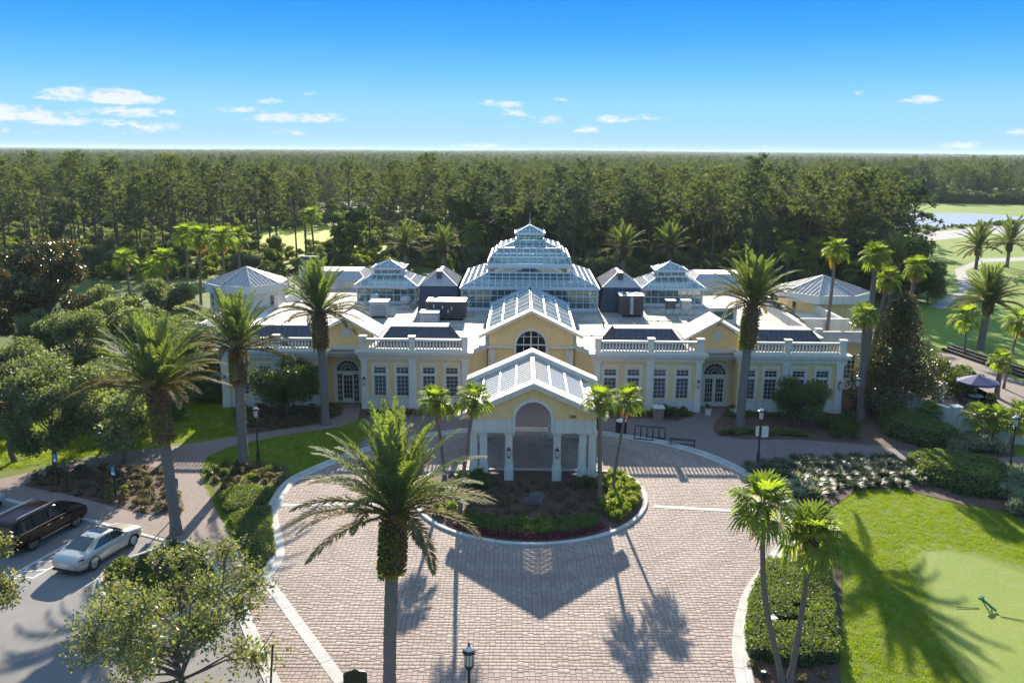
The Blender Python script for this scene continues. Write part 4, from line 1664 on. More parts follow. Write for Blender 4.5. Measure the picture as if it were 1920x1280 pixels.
def grille_box(t, w, d, h, body, grille, lid=None, nslat=8, skids=True):
    z0 = .25 if skids else 0
    if skids:
        for x in (-w / 2 + .12, w / 2 - .12):
            MB().box(x - .06, x + .06, -d / 2, d / 2, 0, z0).build('skid', MT['concrete'], t)
    MB().box(-w / 2, w / 2, -d / 2, d / 2, z0, h - .06).build('casing', body, t)
    MB().box(-w / 2 - .05, w / 2 + .05, -d / 2 - .05, d / 2 + .05, h - .06, h).build('lid', lid or body, t)
    m = MB()
    for k in range(nslat):
        z = z0 + .15 + (h - z0 - .4) * k / nslat
        m.box(-w / 2 + .12, w / 2 - .12, -d / 2 - .03, -d / 2 - .002, z, z + .04)
    o = m.build('louvres', grille, t)
    o['kind'] = 'stuff'


MT['hvacdark'] = solid('dark_hvac_casing', (.085, .075, .075), .5, .15, 2.0)
MT['hvacgrey'] = solid('grey_hvac_casing', (.42, .42, .40), .5, .08, 2.0)
MT['hvaclid'] = solid('pale_hvac_lid', (.60, .59, .56), .5, .06, 2.0)
t = roofthing('rooftop_unit', 'long dark air handling unit with a pale lid left of the conservatory', 'air conditioner', -6.5, 84.5)
grille_box(t, 3.8, 2.2, 1.95, MT['hvacdark'], MT['dark'], MT['hvaclid'], 9)
for x, z in ((-1.2, 1.3), (-.35, 1.2), (.2, .8), (.55, 1.1)):
    MB().box(x - .07, x + .07, -1.17, -1.102, z, z + .3).build('fitting', MT['hvaclid'], t)
for x in (.7, 1.45):
    MB().lathe([(.32, 1.952), (.34, 1.99), (.30, 2.03), (.1, 2.03)], 12, (x, 0, 0)).build('fan_guard', MT['dark'], t)
t = roofthing('rooftop_unit', 'small white air handling unit just behind the left inner slate roof', 'air conditioner', -7.95, 81.9)
grille_box(t, 1.75, 1.5, 1.25, MT['hvacgrey'], MT['hvaclid'], MT['hvaclid'], 5)
MB().box(-.3, .3, -.2, .2, 1.252, 1.3).build('hatch', MT['dark'], t)
t = roofthing('rooftop_unit', 'white louvred air handling unit behind the left gable', 'air conditioner', -13.3, 85.2)
grille_box(t, 1.8, 1.7, 1.7, MT['hvacgrey'], MT['slate'], MT['hvaclid'], 5)
t = roofthing('rooftop_unit', 'large dark air conditioner with white lid right of the conservatory', 'air conditioner', 12.1, 86.9)
grille_box(t, 2.4, 2.2, 2.25, MT['hvacdark'], MT['dark'], MT['hvaclid'], 10)
MB().box(-.16, .16, -1.16, -1.132, .3, 2.1).build('corner_strip', MT['hvacgrey'], t)
for x in (-.5, .6):
    MB().lathe([(.36, 2.252), (.38, 2.3), (.32, 2.34), (.1, 2.34)], 12, (x, 0, 0)).build('fan_guard', MT['dark'], t)
for i, (x, y, col) in enumerate(((16.25, 87.2, MT['hvacdark']), (17.85, 87.3, MT['hvacgrey']))):
    t = roofthing('rooftop_unit', 'dark condenser on legs before the right glass pavilion' if i == 0 else 'pale grey condenser on legs before the right glass pavilion',
                  'air conditioner', x, y, 'condensers before the right glass pavilion')
    for sx in (-1, 1):
        for sy in (-1, 1):
            MB().box(sx * .38 - .04, sx * .38 + .04, sy * .3 - .04, sy * .3 + .04, 0, .7).build('leg', MT['hvacgrey'], t)
    MB().box(-.48, .48, -.4, .4, .7, 1.55).build('casing', col, t)
    MB().box(-.52, .52, -.44, .44, 1.553, 1.6).build('lid', MT['hvaclid'], t)
for i, (x, y, r) in enumerate(((-14.9, 92.0, .5), (-11.3, 90.4, .62))):
    t = roofthing('roof_fan', ('smaller domed exhaust fan in front of the left glass pavilion', 'bigger domed exhaust fan at the right corner of the left glass pavilion')[i], 'exhaust fan', x, y,
                  'domed exhaust fans')
    MB().box(-r * .8, r * .8, -r * .8, r * .8, 0, .4).build('curb', MT['hvacgrey'], t)
    MB().lathe([(r * .7, .4), (r, .55), (r * 1.1, .9), (r * .9, 1.0), (r * .85, 1.15), (r * .3, 1.25)], 14).build('dome', MT['hvacgrey'], t, smooth=40)
t = roofthing('skip_bin', 'white roof housing with two green panels left of the right date palm', 'roof housing', 20.7, 83.6)
MB().box(-1.3, 1.3, -.7, .7, 0, 1.5).build('casing', MT['white'], t)
grn = solid('green_panel', (.01, .12, .085), .5)
for x in (-.5, .5):
    MB().box(x - .45, x + .45, -.76, -.703, .45, 1.2).build('panel', grn, t)
MB().box(-1.45, 1.45, -.95, .8, 1.503, 1.6).build('lid', MT['hvaclid'], t)
t = roofthing('skylight', 'low blue-grey dome skylight on the right of the roof', 'skylight', 25.2, 88.6)
MB().box(-.8, .8, -.6, .6, 0, .25).build('curb', MT['hvacgrey'], t)
MB().hexa([(-.75, -.55, .25), (.75, -.55, .25), (.75, .55, .25), (-.75, .55, .25)], [(-.4, -.25, .55), (.4, -.25, .55), (.4, .25, .55), (-.4, .25, .55)]).build('dome', MT['darkglass'], t)
for k in range(16):
    x = rng.choice((-1, 1)) * rng.uniform(7, 23)
    y = rng.uniform(6.5, 17)
    w = bw(x, y)
    o = MB().lathe([(.06, 0), (.06, .35), (.10, .36), (.10, .45), (.03, .5)], 8).build('vent_pipe', MT['hvacdark'] if k % 2 else MT['hvacgrey'], None, (w[0], w[1], ROOF + .003))
    tag(o, 'short capped vent pipe standing on the flat clubhouse roof', 'vent pipe', 'vent pipes on the flat roof')

# ------------------------------------------------------------------ entrance portico, stands free in front
PX, PY = bw(0, -15.55)[:2]
por = thing('portico', 'yellow gabled drive-through portico with white columns and slatted roof', 'portico', (PX, PY, 0), BYAW)
PX0 = 4.05


def column(x, y, w=.5, parent=por, ztop=3.36):
    m = MB()
    h = w / 2
    m.hexa([(x - h, y - h, 1.0), (x + h, y - h, 1.0), (x + h, y + h, 1.0), (x - h, y + h, 1.0)],
           [(x - h * .9, y - h * .9, ztop - .2), (x + h * .9, y - h * .9, ztop - .2), (x + h * .9, y + h * .9, ztop - .2), (x - h * .9, y + h * .9, ztop - .2)])
    m.box(x - h - .05, x + h + .05, y - h - .05, y + h + .05, 0, .95)
    m.box(x - h - .02, x + h + .02, y - h - .02, y + h + .02, .95, 1.0)
    m.box(x - h - .03, x + h + .03, y - h - .03, y + h + .03, ztop - .2, ztop - .1)
    m.box(x - h - .07, x + h + .07, y - h - .07, y + h + .07, ztop - .1, ztop)
    return m.build('column', MT['white'], parent)


PD = 8.6
for y in (0, PD):
    for x in (-1.56, 1.56, -3.2, 3.2, -3.83, 3.83):
        column(x, y)
for x in (-3.83, 3.83):
    column(x, .95 if False else 1.0, .45)
    column(x, PD - 1.0, .45)
for y in (0, PD):
    R_ = 1.2
    zb = 3.36
    zs = 4.2
    # white beams with stepped arch reveal, yellow gable above
    for t in (-1, 1):
        m = MB()
        a, b = sorted((t * PX0, t * (R_ + .12)))
        m.box(a, b, y - .35, y + .35, zb + .003, 4.24)
        a, b = sorted((t * (PX0 + .08), t * (R_ + .2)))
        m.box(a, b, y - .42, y + .42, zb + .003, zb + .12)
        part('beam', m, MT['white'], por)
    za = zs + .05 if y == 0 else 2.95
    m = MB()
    arch = [(R_ * math.cos(math.pi * k / 24), za + R_ * math.sin(math.pi * k / 24)) for k in range(25)]
    if y == 0:
        m.poly_y([(-PX0, 4.243), (-R_, 4.243)] + arch[::-1] + [(R_, 4.243), (PX0, 4.243), (PX0, 4.5), (0, 6.3), (-PX0, 4.5)], y - .3, y + .3)
    else:
        arch = [p for p in arch if p[1] > 3.4]
        m.poly_y([(-PX0, 4.243), (-1.315, 4.243), (-1.315, 3.363), (arch[-1][0], 3.363)] + arch[::-1] + [(arch[0][0], 3.363), (1.315, 3.363), (1.315, 4.243), (PX0, 4.243), (PX0, 4.5), (0, 6.3), (-PX0, 4.5)], y - .3, y + .3)
    part('gable', m, MT['yellow'], por)
    m = MB()
    for k in range(24) if y == 0 else range(5, 19):
        a0, a1 = math.pi * k / 24, math.pi * (k + 1) / 24
        q = [[(rr * math.cos(a), za + rr * math.sin(a)) for a in (a0, a1)] for rr in (R_ - .05, R_ + .16)]
        m.poly_y([q[0][0], q[1][0], q[1][1], q[0][1]], y - .37, y + .37)
    for t in (-1, 1) if y == 0 else ():
        a, b = sorted((t * (R_ - .05), t * (R_ + .115)))
        m.box(a, b, y - .37, y + .37, zb + .003, zs + .05)
    part('arch_trim', m, MT['trim'], por)
    m = MB()
    for t in (-1, 1):
        q = [(t * 4.66, 4.24), (0, 6.36), (0, 6.62), (t * 4.74, 4.48)]
        m.poly_y(q if t > 0 else q[::-1], y - .62 if y == 0 else y - .5, y + .5 if y == 0 else y + .62)
        q = [(t * 4.70, 4.50), (0, 6.60), (0, 6.75), (t * 4.82, 4.58)]
        m.poly_y(q if t > 0 else q[::-1], y - .72 if y == 0 else y - .56, y + .56 if y == 0 else y + .72)
    part('gable_eave', m, MT['trim'], por)
for t in (-1, 1):
    m = MB()
    a, b = sorted((t * 3.45, t * 3.95))
    m.box(a, b, .35, PD - .35, zb + .003, 4.3)
    a, b = sorted((t * 3.55, t * 4.2))
    m.box(a, b, .56, PD - .56, 4.303, 4.45)
    part('side_beam', m, MT['white'], por)
# rafters and purlins, then single slats down both slopes
sl = (6.25 - 4.62) / 3.55
m = MB()
for t in (-1, 1):
    for u in (1.15, 2.3, 3.5):
        m.bar((t * u, .5, 6.37 - sl * u), (t * u, PD - .5, 6.37 - sl * u), .08, .10)
    m.bar((t * .06, .5, 6.40), (t * .06, PD - .5, 6.40), .1, .12)
part('purlins', m, MT['frame'], por)
NSL = 14
for t in (-1, 1):
    for k in range(NSL):
        y0 = .78 + (PD - 1.5) * k / (NSL - 1)
        w2 = .15
        u0, u1 = .04, 3.52
        z0, z1 = 6.33 - sl * u0, 6.33 - sl * u1
        dz = .015
        a = [(t * u0, y0 - w2, z0 + dz), (t * u1, y0 - w2, z1 + dz), (t * u1, y0 + w2, z1 - dz), (t * u0, y0 + w2, z0 - dz)]
        b = [(p[0], p[1], p[2] + .035) for p in a]
        if t < 0:
            a, b = a[::-1], b[::-1]
        MB().hexa(a[::-1] if t > 0 else a[::-1], b[::-1]).build('slat', MT['frame'], por)
# soffit panels close most of the ceiling
m = MB()
for t in (-1, 1):
    q = [(t * 3.52, 4.49), (t * .75, 5.76), (t * .75, 5.79), (t * 3.52, 4.52)]
    m.poly_y(q if t > 0 else q[::-1], .4, PD - .4)
part('soffit', m, MT['bluegrey'], por)
for x in (-1.56, 1.56):
    wall_lantern(x, -.27, 2.0, por)
# hanging lantern in the arch
hl = empty('hanging_lantern', (0, 0, 0), 0, por)
m = MB()
for sx in (-1, 1):
    for sy in (-1, 1):
        m.bar((sx * .33, 4.3 + sy * .33, 4.55), (sx * .33, 4.3 + sy * .33, 5.05), .05)
for z in (4.55, 4.8, 5.05):
    for s2 in (-1, 1):
        m.bar((-.33, 4.3 + s2 * .33, z), (.33, 4.3 + s2 * .33, z), .05)
        m.bar((s2 * .33, 4.3 - .33, z), (s2 * .33, 4.3 + .33, z), .05)
m.bar((0, 4.3, 5.05), (0, 4.3, 6.2), .03)
m.build('cage', MT['frame'], hl)
MB().box(-.28, .28, 4.02, 4.58, 4.6, 5.0).build('lamp_glass', MT['pane_sky'], hl)


# house number on the gable
def text(name, s, size, loc, rot, mat, parent, depth=.015):
    cu = bpy.data.curves.new(name, 'FONT')
    cu.body = s
    cu.size = size
    cu.extrude = depth
    cu.align_x = 'CENTER'
    tmp = bpy.data.objects.new(name, cu)
    me = bpy.data.meshes.new_from_object(tmp)
    bpy.data.objects.remove(tmp)
    me.materials.clear()
    me.materials.append(mat)
    return obj(name, me, parent, loc, rot)


text('house_number', '500', .30, (2.52, -.325, 4.34), (rad(90), 0, 0), MT['dark'], por)

# ------------------------------------------------------------------ leaves
def leaf_quads(c, n, size, aspect=.5, out=None, up=.4, fold=.15):
    """c (N,3) centres; size (N,); returns verts (4N,3), quads (N,4)"""
    N_ = len(c)
    d = nrg.normal(size=(N_, 3))
    if out is not None:
        d = d + out * 1.1
    d[:, 2] += up * nrg.uniform(-.4, 1, N_)
    d /= np.linalg.norm(d, axis=1, keepdims=True) + 1e-9
    q = nrg.normal(size=(N_, 3))
    s = np.cross(d, q)
    s /= np.linalg.norm(s, axis=1, keepdims=True) + 1e-9
    m = np.cross(s, d)
    l = size[:, None] * .5
    w = l * aspect
    V = np.stack([c - d * l, c + s * w + m * l * fold, c + d * l, c - s * w + m * l * fold], axis=1)
    return V.reshape(-1, 3), np.arange(N_ * 4).reshape(-1, 4)


def blob_points(blobs, n, shell=.55, zflat=1.0):
    """random points in ellipsoids (cx, cy, cz, rx, ry, rz), denser near their skins; also outward directions"""
    vol = np.array([b[3] * b[4] * b[5] for b in blobs]) ** .75
    cnt = nrg.multinomial(n, vol / vol.sum())
    P, O = [], []
    for b, k in zip(blobs, cnt):
        d = nrg.normal(size=(k, 3))
        d /= np.linalg.norm(d, axis=1, keepdims=True)
        r = (shell + (1 - shell) * nrg.random(k)) * (1 + nrg.normal(size=k) * .06)
        p = d * r[:, None] * np.array(b[3:6]) + np.array(b[:3])
        P.append(p)
        O.append(d)
    return np.concatenate(P), np.concatenate(O)


def branch_mb(mb, a, b, r0, r1, n=6, wob=.12, segs=4):
    a, b = Vector(a), Vector(b)
    pts, rs = [], []
    ln = (b - a).length
    for k in range(segs + 1):
        t = k / segs
        p = a.lerp(b, t)
        if 0 < k < segs:
            p += Vector((rng.uniform(-1, 1), rng.uniform(-1, 1), rng.uniform(-.6, .6))) * ln * wob
        pts.append(p)
        rs.append(r0 + (r1 - r0) * t)
    mb.tube(pts, rs, n)
    return pts


def broad_tree_meshes(name, h, r, trunk_h, nleaf, lsize, leaf, bark, nblob=9, shell=.45, shape='round', tr=.18, aspect=.55, multi=1, lean=0.0, bs=1.0):
    """crown of many uneven clumps carried on limbs"""
    blobs = []
    tm = MB()
    top = h - trunk_h
    for m_ in range(multi):
        a = 2 * math.pi * m_ / max(multi, 1) + rng.uniform(0, 1)
        bx, by = (math.cos(a) * .25, math.sin(a) * .25) if multi > 1 else (0, 0)
        branch_mb(tm, (bx * .4, by * .4, -.1), (bx * 3 + lean, by * 3, trunk_h + top * .45), tr, tr * .45, 8, .05, 5)
    for k in range(nblob):
        a = k * 2.399 + rng.uniform(-.4, .4)
        u = (k + .5) / nblob
        if shape == 'cone':
            z = trunk_h + top * (u ** .9)
            rad_ = r * (1.02 - u) * rng.uniform(.45, .8)
            br = max(.28 * r, r * (1.0 - u * .8) * .55)
        else:
            z = trunk_h + top * (.12 + .72 * rng.random())
            rel = abs((z - trunk_h) / top - .45) * 1.6
            rad_ = r * math.sqrt(max(.05, 1 - rel ** 2)) * rng.uniform(.35, .78)
            br = r * rng.uniform(.28, .48) * bs
        x, y = math.cos(a) * rad_ + lean, math.sin(a) * rad_
        blobs.append((x, y, z, br, br, br * rng.uniform(.6, .85)))
        branch_mb(tm, (lean * .6, 0, trunk_h + (z - trunk_h) * .35), (x, y, z), tr * .45, .02, 5, .1, 3)
        for q in range(3):
            b2 = Vector((rng.uniform(-1, 1), rng.uniform(-1, 1), rng.uniform(-.4, .9))) * br * .9
            tm.bar((x, y, z), (x + b2.x, y + b2.y, z + b2.z), .03)
    P, O = blob_points(blobs, nleaf, shell)
    s = lsize * nrg.uniform(.6, 1.3, len(P))
    V, Q = leaf_quads(P, None, s, aspect, O, .3)
    return tm.mesh(name + '_trunk', bark), np_mesh(name + '_crown', V, Q, leaf)


def plant_tree(name, label, cat, x, y, meshes, group=None, s=1.0, rz=None, sz=None):
    t = thing(name, label, cat, (x, y, 0), rng.uniform(0, 6.28) if rz is None else rz, group)
    t.scale = (s, s, sz or s)
    obj('trunk', meshes[0], t)
    obj('crown', meshes[1], t)
    return t


# ------------------------------------------------------------------ date palms
def frond_mesh(name, ln, e0, bend, mat, npair=54, lw=.072, ll=.58, twist=0.0):
    V, Q, MI = [], [], []
    segs = 12
    p = np.zeros(3)
    pts, tans = [], []
    for k in range(segs + 1):
        t = k / segs
        a = e0 - bend * t ** 1.6
        tg = np.array([math.cos(a), twist * t, math.sin(a)])
        tg /= np.linalg.norm(tg)
        pts.append(p.copy())
        tans.append(tg)
        p = p + tg * ln / segs
    pts, tans = np.array(pts), np.array(tans)

    def at(t):
        f = t * segs
        i = min(int(f), segs - 1)
        u = f - i
        return pts[i] * (1 - u) + pts[i + 1] * u, tans[i] * (1 - u) + tans[i + 1] * u

    def quad(a, b, c, d, m):
        i = len(V)
        V.extend([a, b, c, d])
        Q.append((i, i + 1, i + 2, i + 3))
        MI.append(m)
    for k in range(segs):
        t0, t1 = k / segs, (k + 1) / segs
        w0, w1 = .05 * (1 - t0) + .008, .05 * (1 - t1) + .008
        for sx, sz in ((1, 0), (0, 1)):
            o = np.array([0, sx, sz])
            quad(pts[k] - o * w0, pts[k] + o * w0, pts[k + 1] + o * w1, pts[k + 1] - o * w1, 1)
    for k in range(npair):
        t = .12 + .87 * (k / (npair - 1))
        c, tg = at(t)
        upv = np.array([-tg[2], 0, tg[0]])
        L_ = ll * (math.sin(math.pi * min(1, .12 + t * .85)) ** .6) * rng.uniform(.85, 1.1)
        if t < .2:
            L_ *= .45
        for s in (-1, 1):
            be = rad(58 - 30 * t + rng.uniform(-6, 6))
            vv = rad(rng.choice((32, 14, 5)) + rng.uniform(-6, 6))
            d = tg * math.cos(be) + (np.array([0, s, 0]) * math.cos(vv) + upv * math.sin(vv)) * math.sin(be)
            d /= np.linalg.norm(d)
            w = np.cross(d, upv)
            w /= np.linalg.norm(w) + 1e-9
            mid = c + d * L_ * .45
            tip = c + d * L_ + np.array([0, 0, -.10 * L_])
            quad(c, mid + w * lw * .5, tip, mid - w * lw * .5, 0)
    return np_mesh(name, np.array(V), np.array(Q), None, [mat, MT['petiole']], MI)


FR = []
for k, (e, b) in enumerate(((88, 10), (83, 20), (77, 28), (70, 36), (62, 46), (53, 54), (43, 58), (31, 60), (17, 54), (-4, 46))):
    FR.append([frond_mesh('frond', 3.9 + .25 * math.sin(k * 1.7 + j), rad(e), rad(b), MT['frond'] if k < 7 else MT['fronddry'], twist=(-.25, .22)[j]) for j in range(2)])


def date_palm(label, x, y, zc, boot_z, s=1.0, nfr=58, rt=.27, rb=.48, lean=(0, 0), group='feather palms round the drive', ferns=1.0, seed=0, droop=.16, maxcls=9):
    t = thing('date_palm', label, 'palm tree', (x, y, 0), 0, group)
    lx, ly = lean
    tip = Vector((lx, ly, zc))
    # trunk with ring scars
    m = MB()
    pts, rs = [], []
    n = 22
    for k in range(n + 1):
        u = k / n
        z = -.05 + (boot_z + .2) * u
        pts.append((lx * (z / zc) ** 1.5 if z > 0 else 0, ly * (z / zc) ** 1.5 if z > 0 else 0, z))
        rs.append(rt * (1.25 - .25 * min(1, u * 6)) * (1 + (.05 if k % 2 else -.02)))
    m.tube(pts, rs, 12, jag=.03)
    m.build('trunk', MT['datebark'], t, smooth=50)
    # boots: a rough thicker column of old leaf bases
    m = MB()
    hb = zc - boot_z
    pts = [(lx * ((boot_z + hb * u) / zc) ** 1.5, ly * ((boot_z + hb * u) / zc) ** 1.5, boot_z - .15 + hb * u * 1.02) for u in (0, .08, .25, .5, .75, .92, 1.0)]
    m.tube(pts, [rt * 1.05, rb * .85, rb, rb * .98, rb * .9, rb * .75, rb * .45], 14, jag=.06)
    for k in range(150):
        a = k * 2.399
        z = boot_z + hb * (k / 150) * .97
        f = (z / zc) ** 1.5
        rr = rb * .92
        c = Vector((lx * f + math.cos(a) * rr, ly * f + math.sin(a) * rr, z))
        o = Vector((math.cos(a), math.sin(a), .9)).normalized()
        m.bar(c, c + o * .22, .13, .06)
    m.build('boots', MT['palmboot'], t)
    # epiphytic ferns on the boots
    if ferns > 0:
        k = int(900 * ferns)
        a = nrg.normal(math.pi, 1.0, k)
        side = nrg.random(k) < .25
        a = np.where(side, nrg.uniform(0, 6.28, k), a)
        z = boot_z + hb * (nrg.beta(1.3, 1.8, k) * .95 - .06)
        f = (z / zc) ** 1.5
        rr = rb * nrg.uniform(.98, 1.25, k)
        P = np.stack([lx * f + np.cos(a) * rr, ly * f + np.sin(a) * rr, z], 1)
        O = np.stack([np.cos(a), np.sin(a), np.full(k, -.6)], 1)
        V, Q = leaf_quads(P, None, nrg.uniform(.12, .26, k), .5, O, 0)
        obj('fern', np_mesh('fern', V, Q, MT['fern']), t)['kind'] = 'stuff'
    nfr = int(nfr * 1.08)
    for k in range(nfr):
        u = (k + .5) / nfr
        cls = int(min(maxcls, (u ** .9) * 10 * (1 - droop * .3)))
        if rng.random() < droop * .25:
            cls = maxcls
        az = k * 2.39996 + rng.uniform(-.2, .2)
        o = obj('frond', FR[cls][k % 2], t, tip + Vector((math.cos(az) * .16, math.sin(az) * .16, .05 - .25 * u)),
                (rng.uniform(-.12, .12), rng.uniform(-.1, .1), az))
        q = s * rng.uniform(.88, 1.1)
        o.scale = (q, q, q)
    return t


date_palm('feather palm in the foreground with one long drooping frond and green ferns on its trunk', -4.75, 30.3, 7.7, 5.15, 1.0, 58, .25, .44, (.35, .2), ferns=1.0, droop=.1, maxcls=8)
date_palm('feather palm with yellow-green ferns on its trunk beside the parked cars', -18.7, 44.65, 8.5, 5.4, 1.0, 58, .29, .47, (-.5, .1), ferns=1.3, maxcls=8)
date_palm('feather palm in the left bed behind the lamp post', -18.17, 55.3, 8.2, 5.7, .98, 56, .32, .50, (0, .2), ferns=.4)
date_palm('feather palm beside the left entrance door of the clubhouse', -14.55, 64.4, 9.0, 6.1, .98, 56, .32, .52, (-.2, .2), ferns=.8)
date_palm('feather palm beside the right entrance door of the clubhouse', 18.0, 64.8, 9.9, 6.3, 1.0, 58, .33, .58, (.4, .2), ferns=1.0)
date_palm('squat feather palm on the golf course beyond the side road', 51.6, 92.5, 5.4, 4.0, 1.0, 76, .38, .5, (.3, 0), None, ferns=0, droop=.5)
for i, (x, y, z, s) in enumerate(((86.5, 160, 4.2, 1.25), (94, 163, 4.6, 1.3), (52, 117, 7.2, .95), (16.5, 128, 7.0, 1.0), (24.0, 131, 6.8, 1.05), (-16.5, 132, 6.8, 1.0), (-11, 136, 6.2, .9))):
    date_palm(('dark feather palm by the far golf path, left of two', 'dark feather palm by the far golf path, right of two', 'feather palm behind the right pavilion among tall fan palms',
               'feather palm before the pines just right of the conservatory', 'feather palm before the pines behind the right glass pavilion',
               'feather palm before the pines behind the left glass pavilion', 'feather palm before the pines between left pavilion and conservatory')[i],
              x, y, z, z - 1.6, s, 44, .3, .45, (0, 0), 'feather palms far behind the clubhouse', ferns=0, droop=.4)


# ------------------------------------------------------------------ fan palms
def fan_mesh(name, e0, pet, bl, mat, nseg=22, droop=.25, spread=128):
    V, Q, MI = [], [], []

    def quad(a, b, c, d, m):
        i = len(V)
        V.extend([a, b, c, d])
        Q.append((i, i + 1, i + 2, i + 3))
        MI.append(m)
    tg = np.array([math.cos(e0), 0, math.sin(e0)])
    e1 = e0 - .35
    tg1 = np.array([math.cos(e1), 0, math.sin(e1)])
    side = np.array([0, 1.0, 0])
    c0 = tg * pet * .5
    c1 = c0 + tg1 * pet * .5
    up0 = np.array([-tg1[2], 0, tg1[0]])
    for a, b in ((np.zeros(3), c0), (c0, c1)):
        for o in (side, up0):
            quad(a - o * .022, a + o * .022, b + o * .016, b - o * .016, 1)
    e2 = e1 - .25
    f = np.array([math.cos(e2), 0, math.sin(e2)])
    up = np.array([-f[2], 0, f[0]])
    for k in range(nseg):
        a = rad(-spread + 2 * spread * (k + .5) / nseg)
        dA = rad(spread / nseg)
        L_ = bl * (.72 + .28 * math.cos(a * .6)) * rng.uniform(.9, 1.08)
        cup = .22 * math.sin(abs(a)) + .10 * (1 if k % 2 else -1) * .5

        def dr(an):
            v = f * math.cos(an) + side * math.sin(an) + up * cup
            return v / np.linalg.norm(v)
        m0 = c1 + dr(a - dA) * L_ * .62
        m1 = c1 + dr(a + dA) * L_ * .62
        tip = c1 + dr(a) * L_ + np.array([0, 0, -droop * L_ * rng.uniform(.5, 1.3)])
        quad(c1, m0 + up * .02, (m0 + m1) / 2 - up * .02, m1 + up * .02, 0)
        quad(m0 + up * .02, tip, m1 + up * .02, (m0 + m1) / 2 - up * .03, 0)
    return np_mesh(name, np.array(V), np.array(Q), None, [mat, MT['petiole']], MI)


FN = [[fan_mesh('fan_leaf', rad(e), .75, .85, MT['fan'], droop=d) for j in range(2)] for e, d in ((82, .12), (66, .18), (48, .25), (30, .32), (10, .42), (-15, .55))]
FNOLD = [fan_mesh('fan_leaf', rad(e), .55, .7, MT['fanold'], 16, .5) for e in (-40, -65)]
FNYEL = fan_mesh('fan_leaf', rad(-35), .6, .8, MT['yellowfan'], 18, .3)


def fan_palm(label, x, y, top, s=1.0, nf=30, r0=.16, r1=.10, group=None, bend=.3, skirt=3, cat='palm tree', yellow=False, bulb=True, bow=0.0):
    """top: world position of the crown's heart"""
    t = thing('fan_palm', label, cat, (x, y, 0), 0, group)
    T_ = Vector((top[0] - x, top[1] - y, top[2]))
    m = MB()
    pts, rs = [], []
    n = 14
    for k in range(n + 1):
        u = k / n
        f = u ** (1 + bend * 1.6)
        f = f * (1 - bend) + (u - math.sin(2 * math.pi * u) / (2 * math.pi) * .2) * bend
        pts.append((T_.x * f + bow * math.sin(math.pi * u) ** 1.2, T_.y * f, -.05 + (T_.z + .05) * u))
        rs.append((r0 + (r1 - r0) * u) * (1.0 + .45 * max(0, 1 - u * 9)) * (1 + (.03 if k % 2 else -.03)))
    m.tube(pts, rs, 9, jag=.03)
    m.build('trunk', MT['fanbark'], t, smooth=50)
    if bulb:
        m = MB()
        d = (Vector(pts[-1]) - Vector(pts[-3])).normalized()
        b0 = T_ - d * (.75 * s)
        m.tube([b0, b0 + d * .18 * s, b0 + d * .42 * s, b0 + d * .7 * s, T_ + d * .12], [r1 * 1.1, r1 * 2.1, r1 * 2.7, r1 * 2.0, r1 * .8], 10, jag=.08)
        for k in range(50):
            a = k * 2.399
            u = .1 + .8 * k / 50
            c = b0 + d * .75 * s * u
            o = Vector((math.cos(a), math.sin(a), .8)).normalized()
            c = c + Vector((math.cos(a), math.sin(a), 0)) * r1 * (2.3 - abs(u - .5) * 2)
            m.bar(c, c + o * .16, .07, .035)
        m.build('boots', MT['palmboot'], t)
    for k in range(nf):
        u = (k + .5) / nf
        cls = int(min(5, u * 6))
        az = k * 2.39996 + rng.uniform(-.25, .25)
        o = obj('fan_leaf', FN[cls][k % 2], t, T_ + Vector((math.cos(az) * .06, math.sin(az) * .06, .05 - .2 * u)), (rng.uniform(-.2, .2), rng.uniform(-.15, .15), az))
        q = s * rng.uniform(.85, 1.12)
        o.scale = (q, q, q)
    for k in range(skirt):
        az = rng.uniform(0, 6.28)
        o = obj('fan_leaf', FNOLD[k % 2], t, T_ + Vector((0, 0, -.35)), (0, 0, az))
        q = s * rng.uniform(.7, .95)
        o.scale = (q, q, q)
        if k == 0:
            o['label'] = 'dry tan fan leaf'
    if yellow:
        for a in (2.6, 3.3):
            o = obj('fan_leaf', FNYEL, t, T_ + Vector((0, 0, -.5)), (0, .3, a))
            o.scale = (s * 1.05,) * 3
            o['label'] = 'bright yellow dying fan leaf'
    return t


IS = 'fan palms on the portico island'
fan_palm('fan palm on the island furthest left beside the portico', -4.3, 52.6, (-4.75, 51.4, 5.75), .78, 28, .13, .09, IS)
fan_palm('fan palm on the island leaning in front of the left portico columns', -3.0, 46.9, (-2.15, 47.2, 7.1), .76, 26, .14, .09, IS)
fan_palm('straight fan palm on the island against the right portico columns', 5.45, 49.6, (5.28, 49.6, 6.45), .72, 24, .15, .10, IS)
fan_palm('slim leaning fan palm on the island furthest right of the portico', 6.33, 50.4, (7.1, 50.6, 6.2), .74, 26, .10, .075, IS)
PR_ = 'curved fan palms sharing a bed by the lawn'
fan_palm('fan palm bending left over the driveway kerb from the right bed', 11.0, 30.75, (9.7, 31.0, 7.7), .92, 28, .14, .085, PR_, .3, bow=-.45)
fan_palm('fan palm leaning right over the clipped hedge from the right bed', 11.15, 30.65, (11.65, 31.0, 6.45), .95, 32, .14, .085, PR_, .4, 4, bow=.12)
TW = 'tall fan palms at the right end of the clubhouse'
fan_palm('tall fan palm with a yellow dying leaf behind the right balustrade', 29.6, 79.5, (29.9, 79.5, 12.3), .85, 28, .2, .12, TW, .1, 4, yellow=True)
fan_palm('tallest fan palm rising from the bed at the right corner', 28.75, 68.0, (28.9, 68.3, 13.0), .85, 30, .42, .16, TW, .15, 4)
fan_palm('tall fan palm just right of the tallest, half hidden by the dark magnolia', 29.6, 70.0, (30.9, 70.2, 10.9), .8, 28, .3, .14, TW, .1, 5)
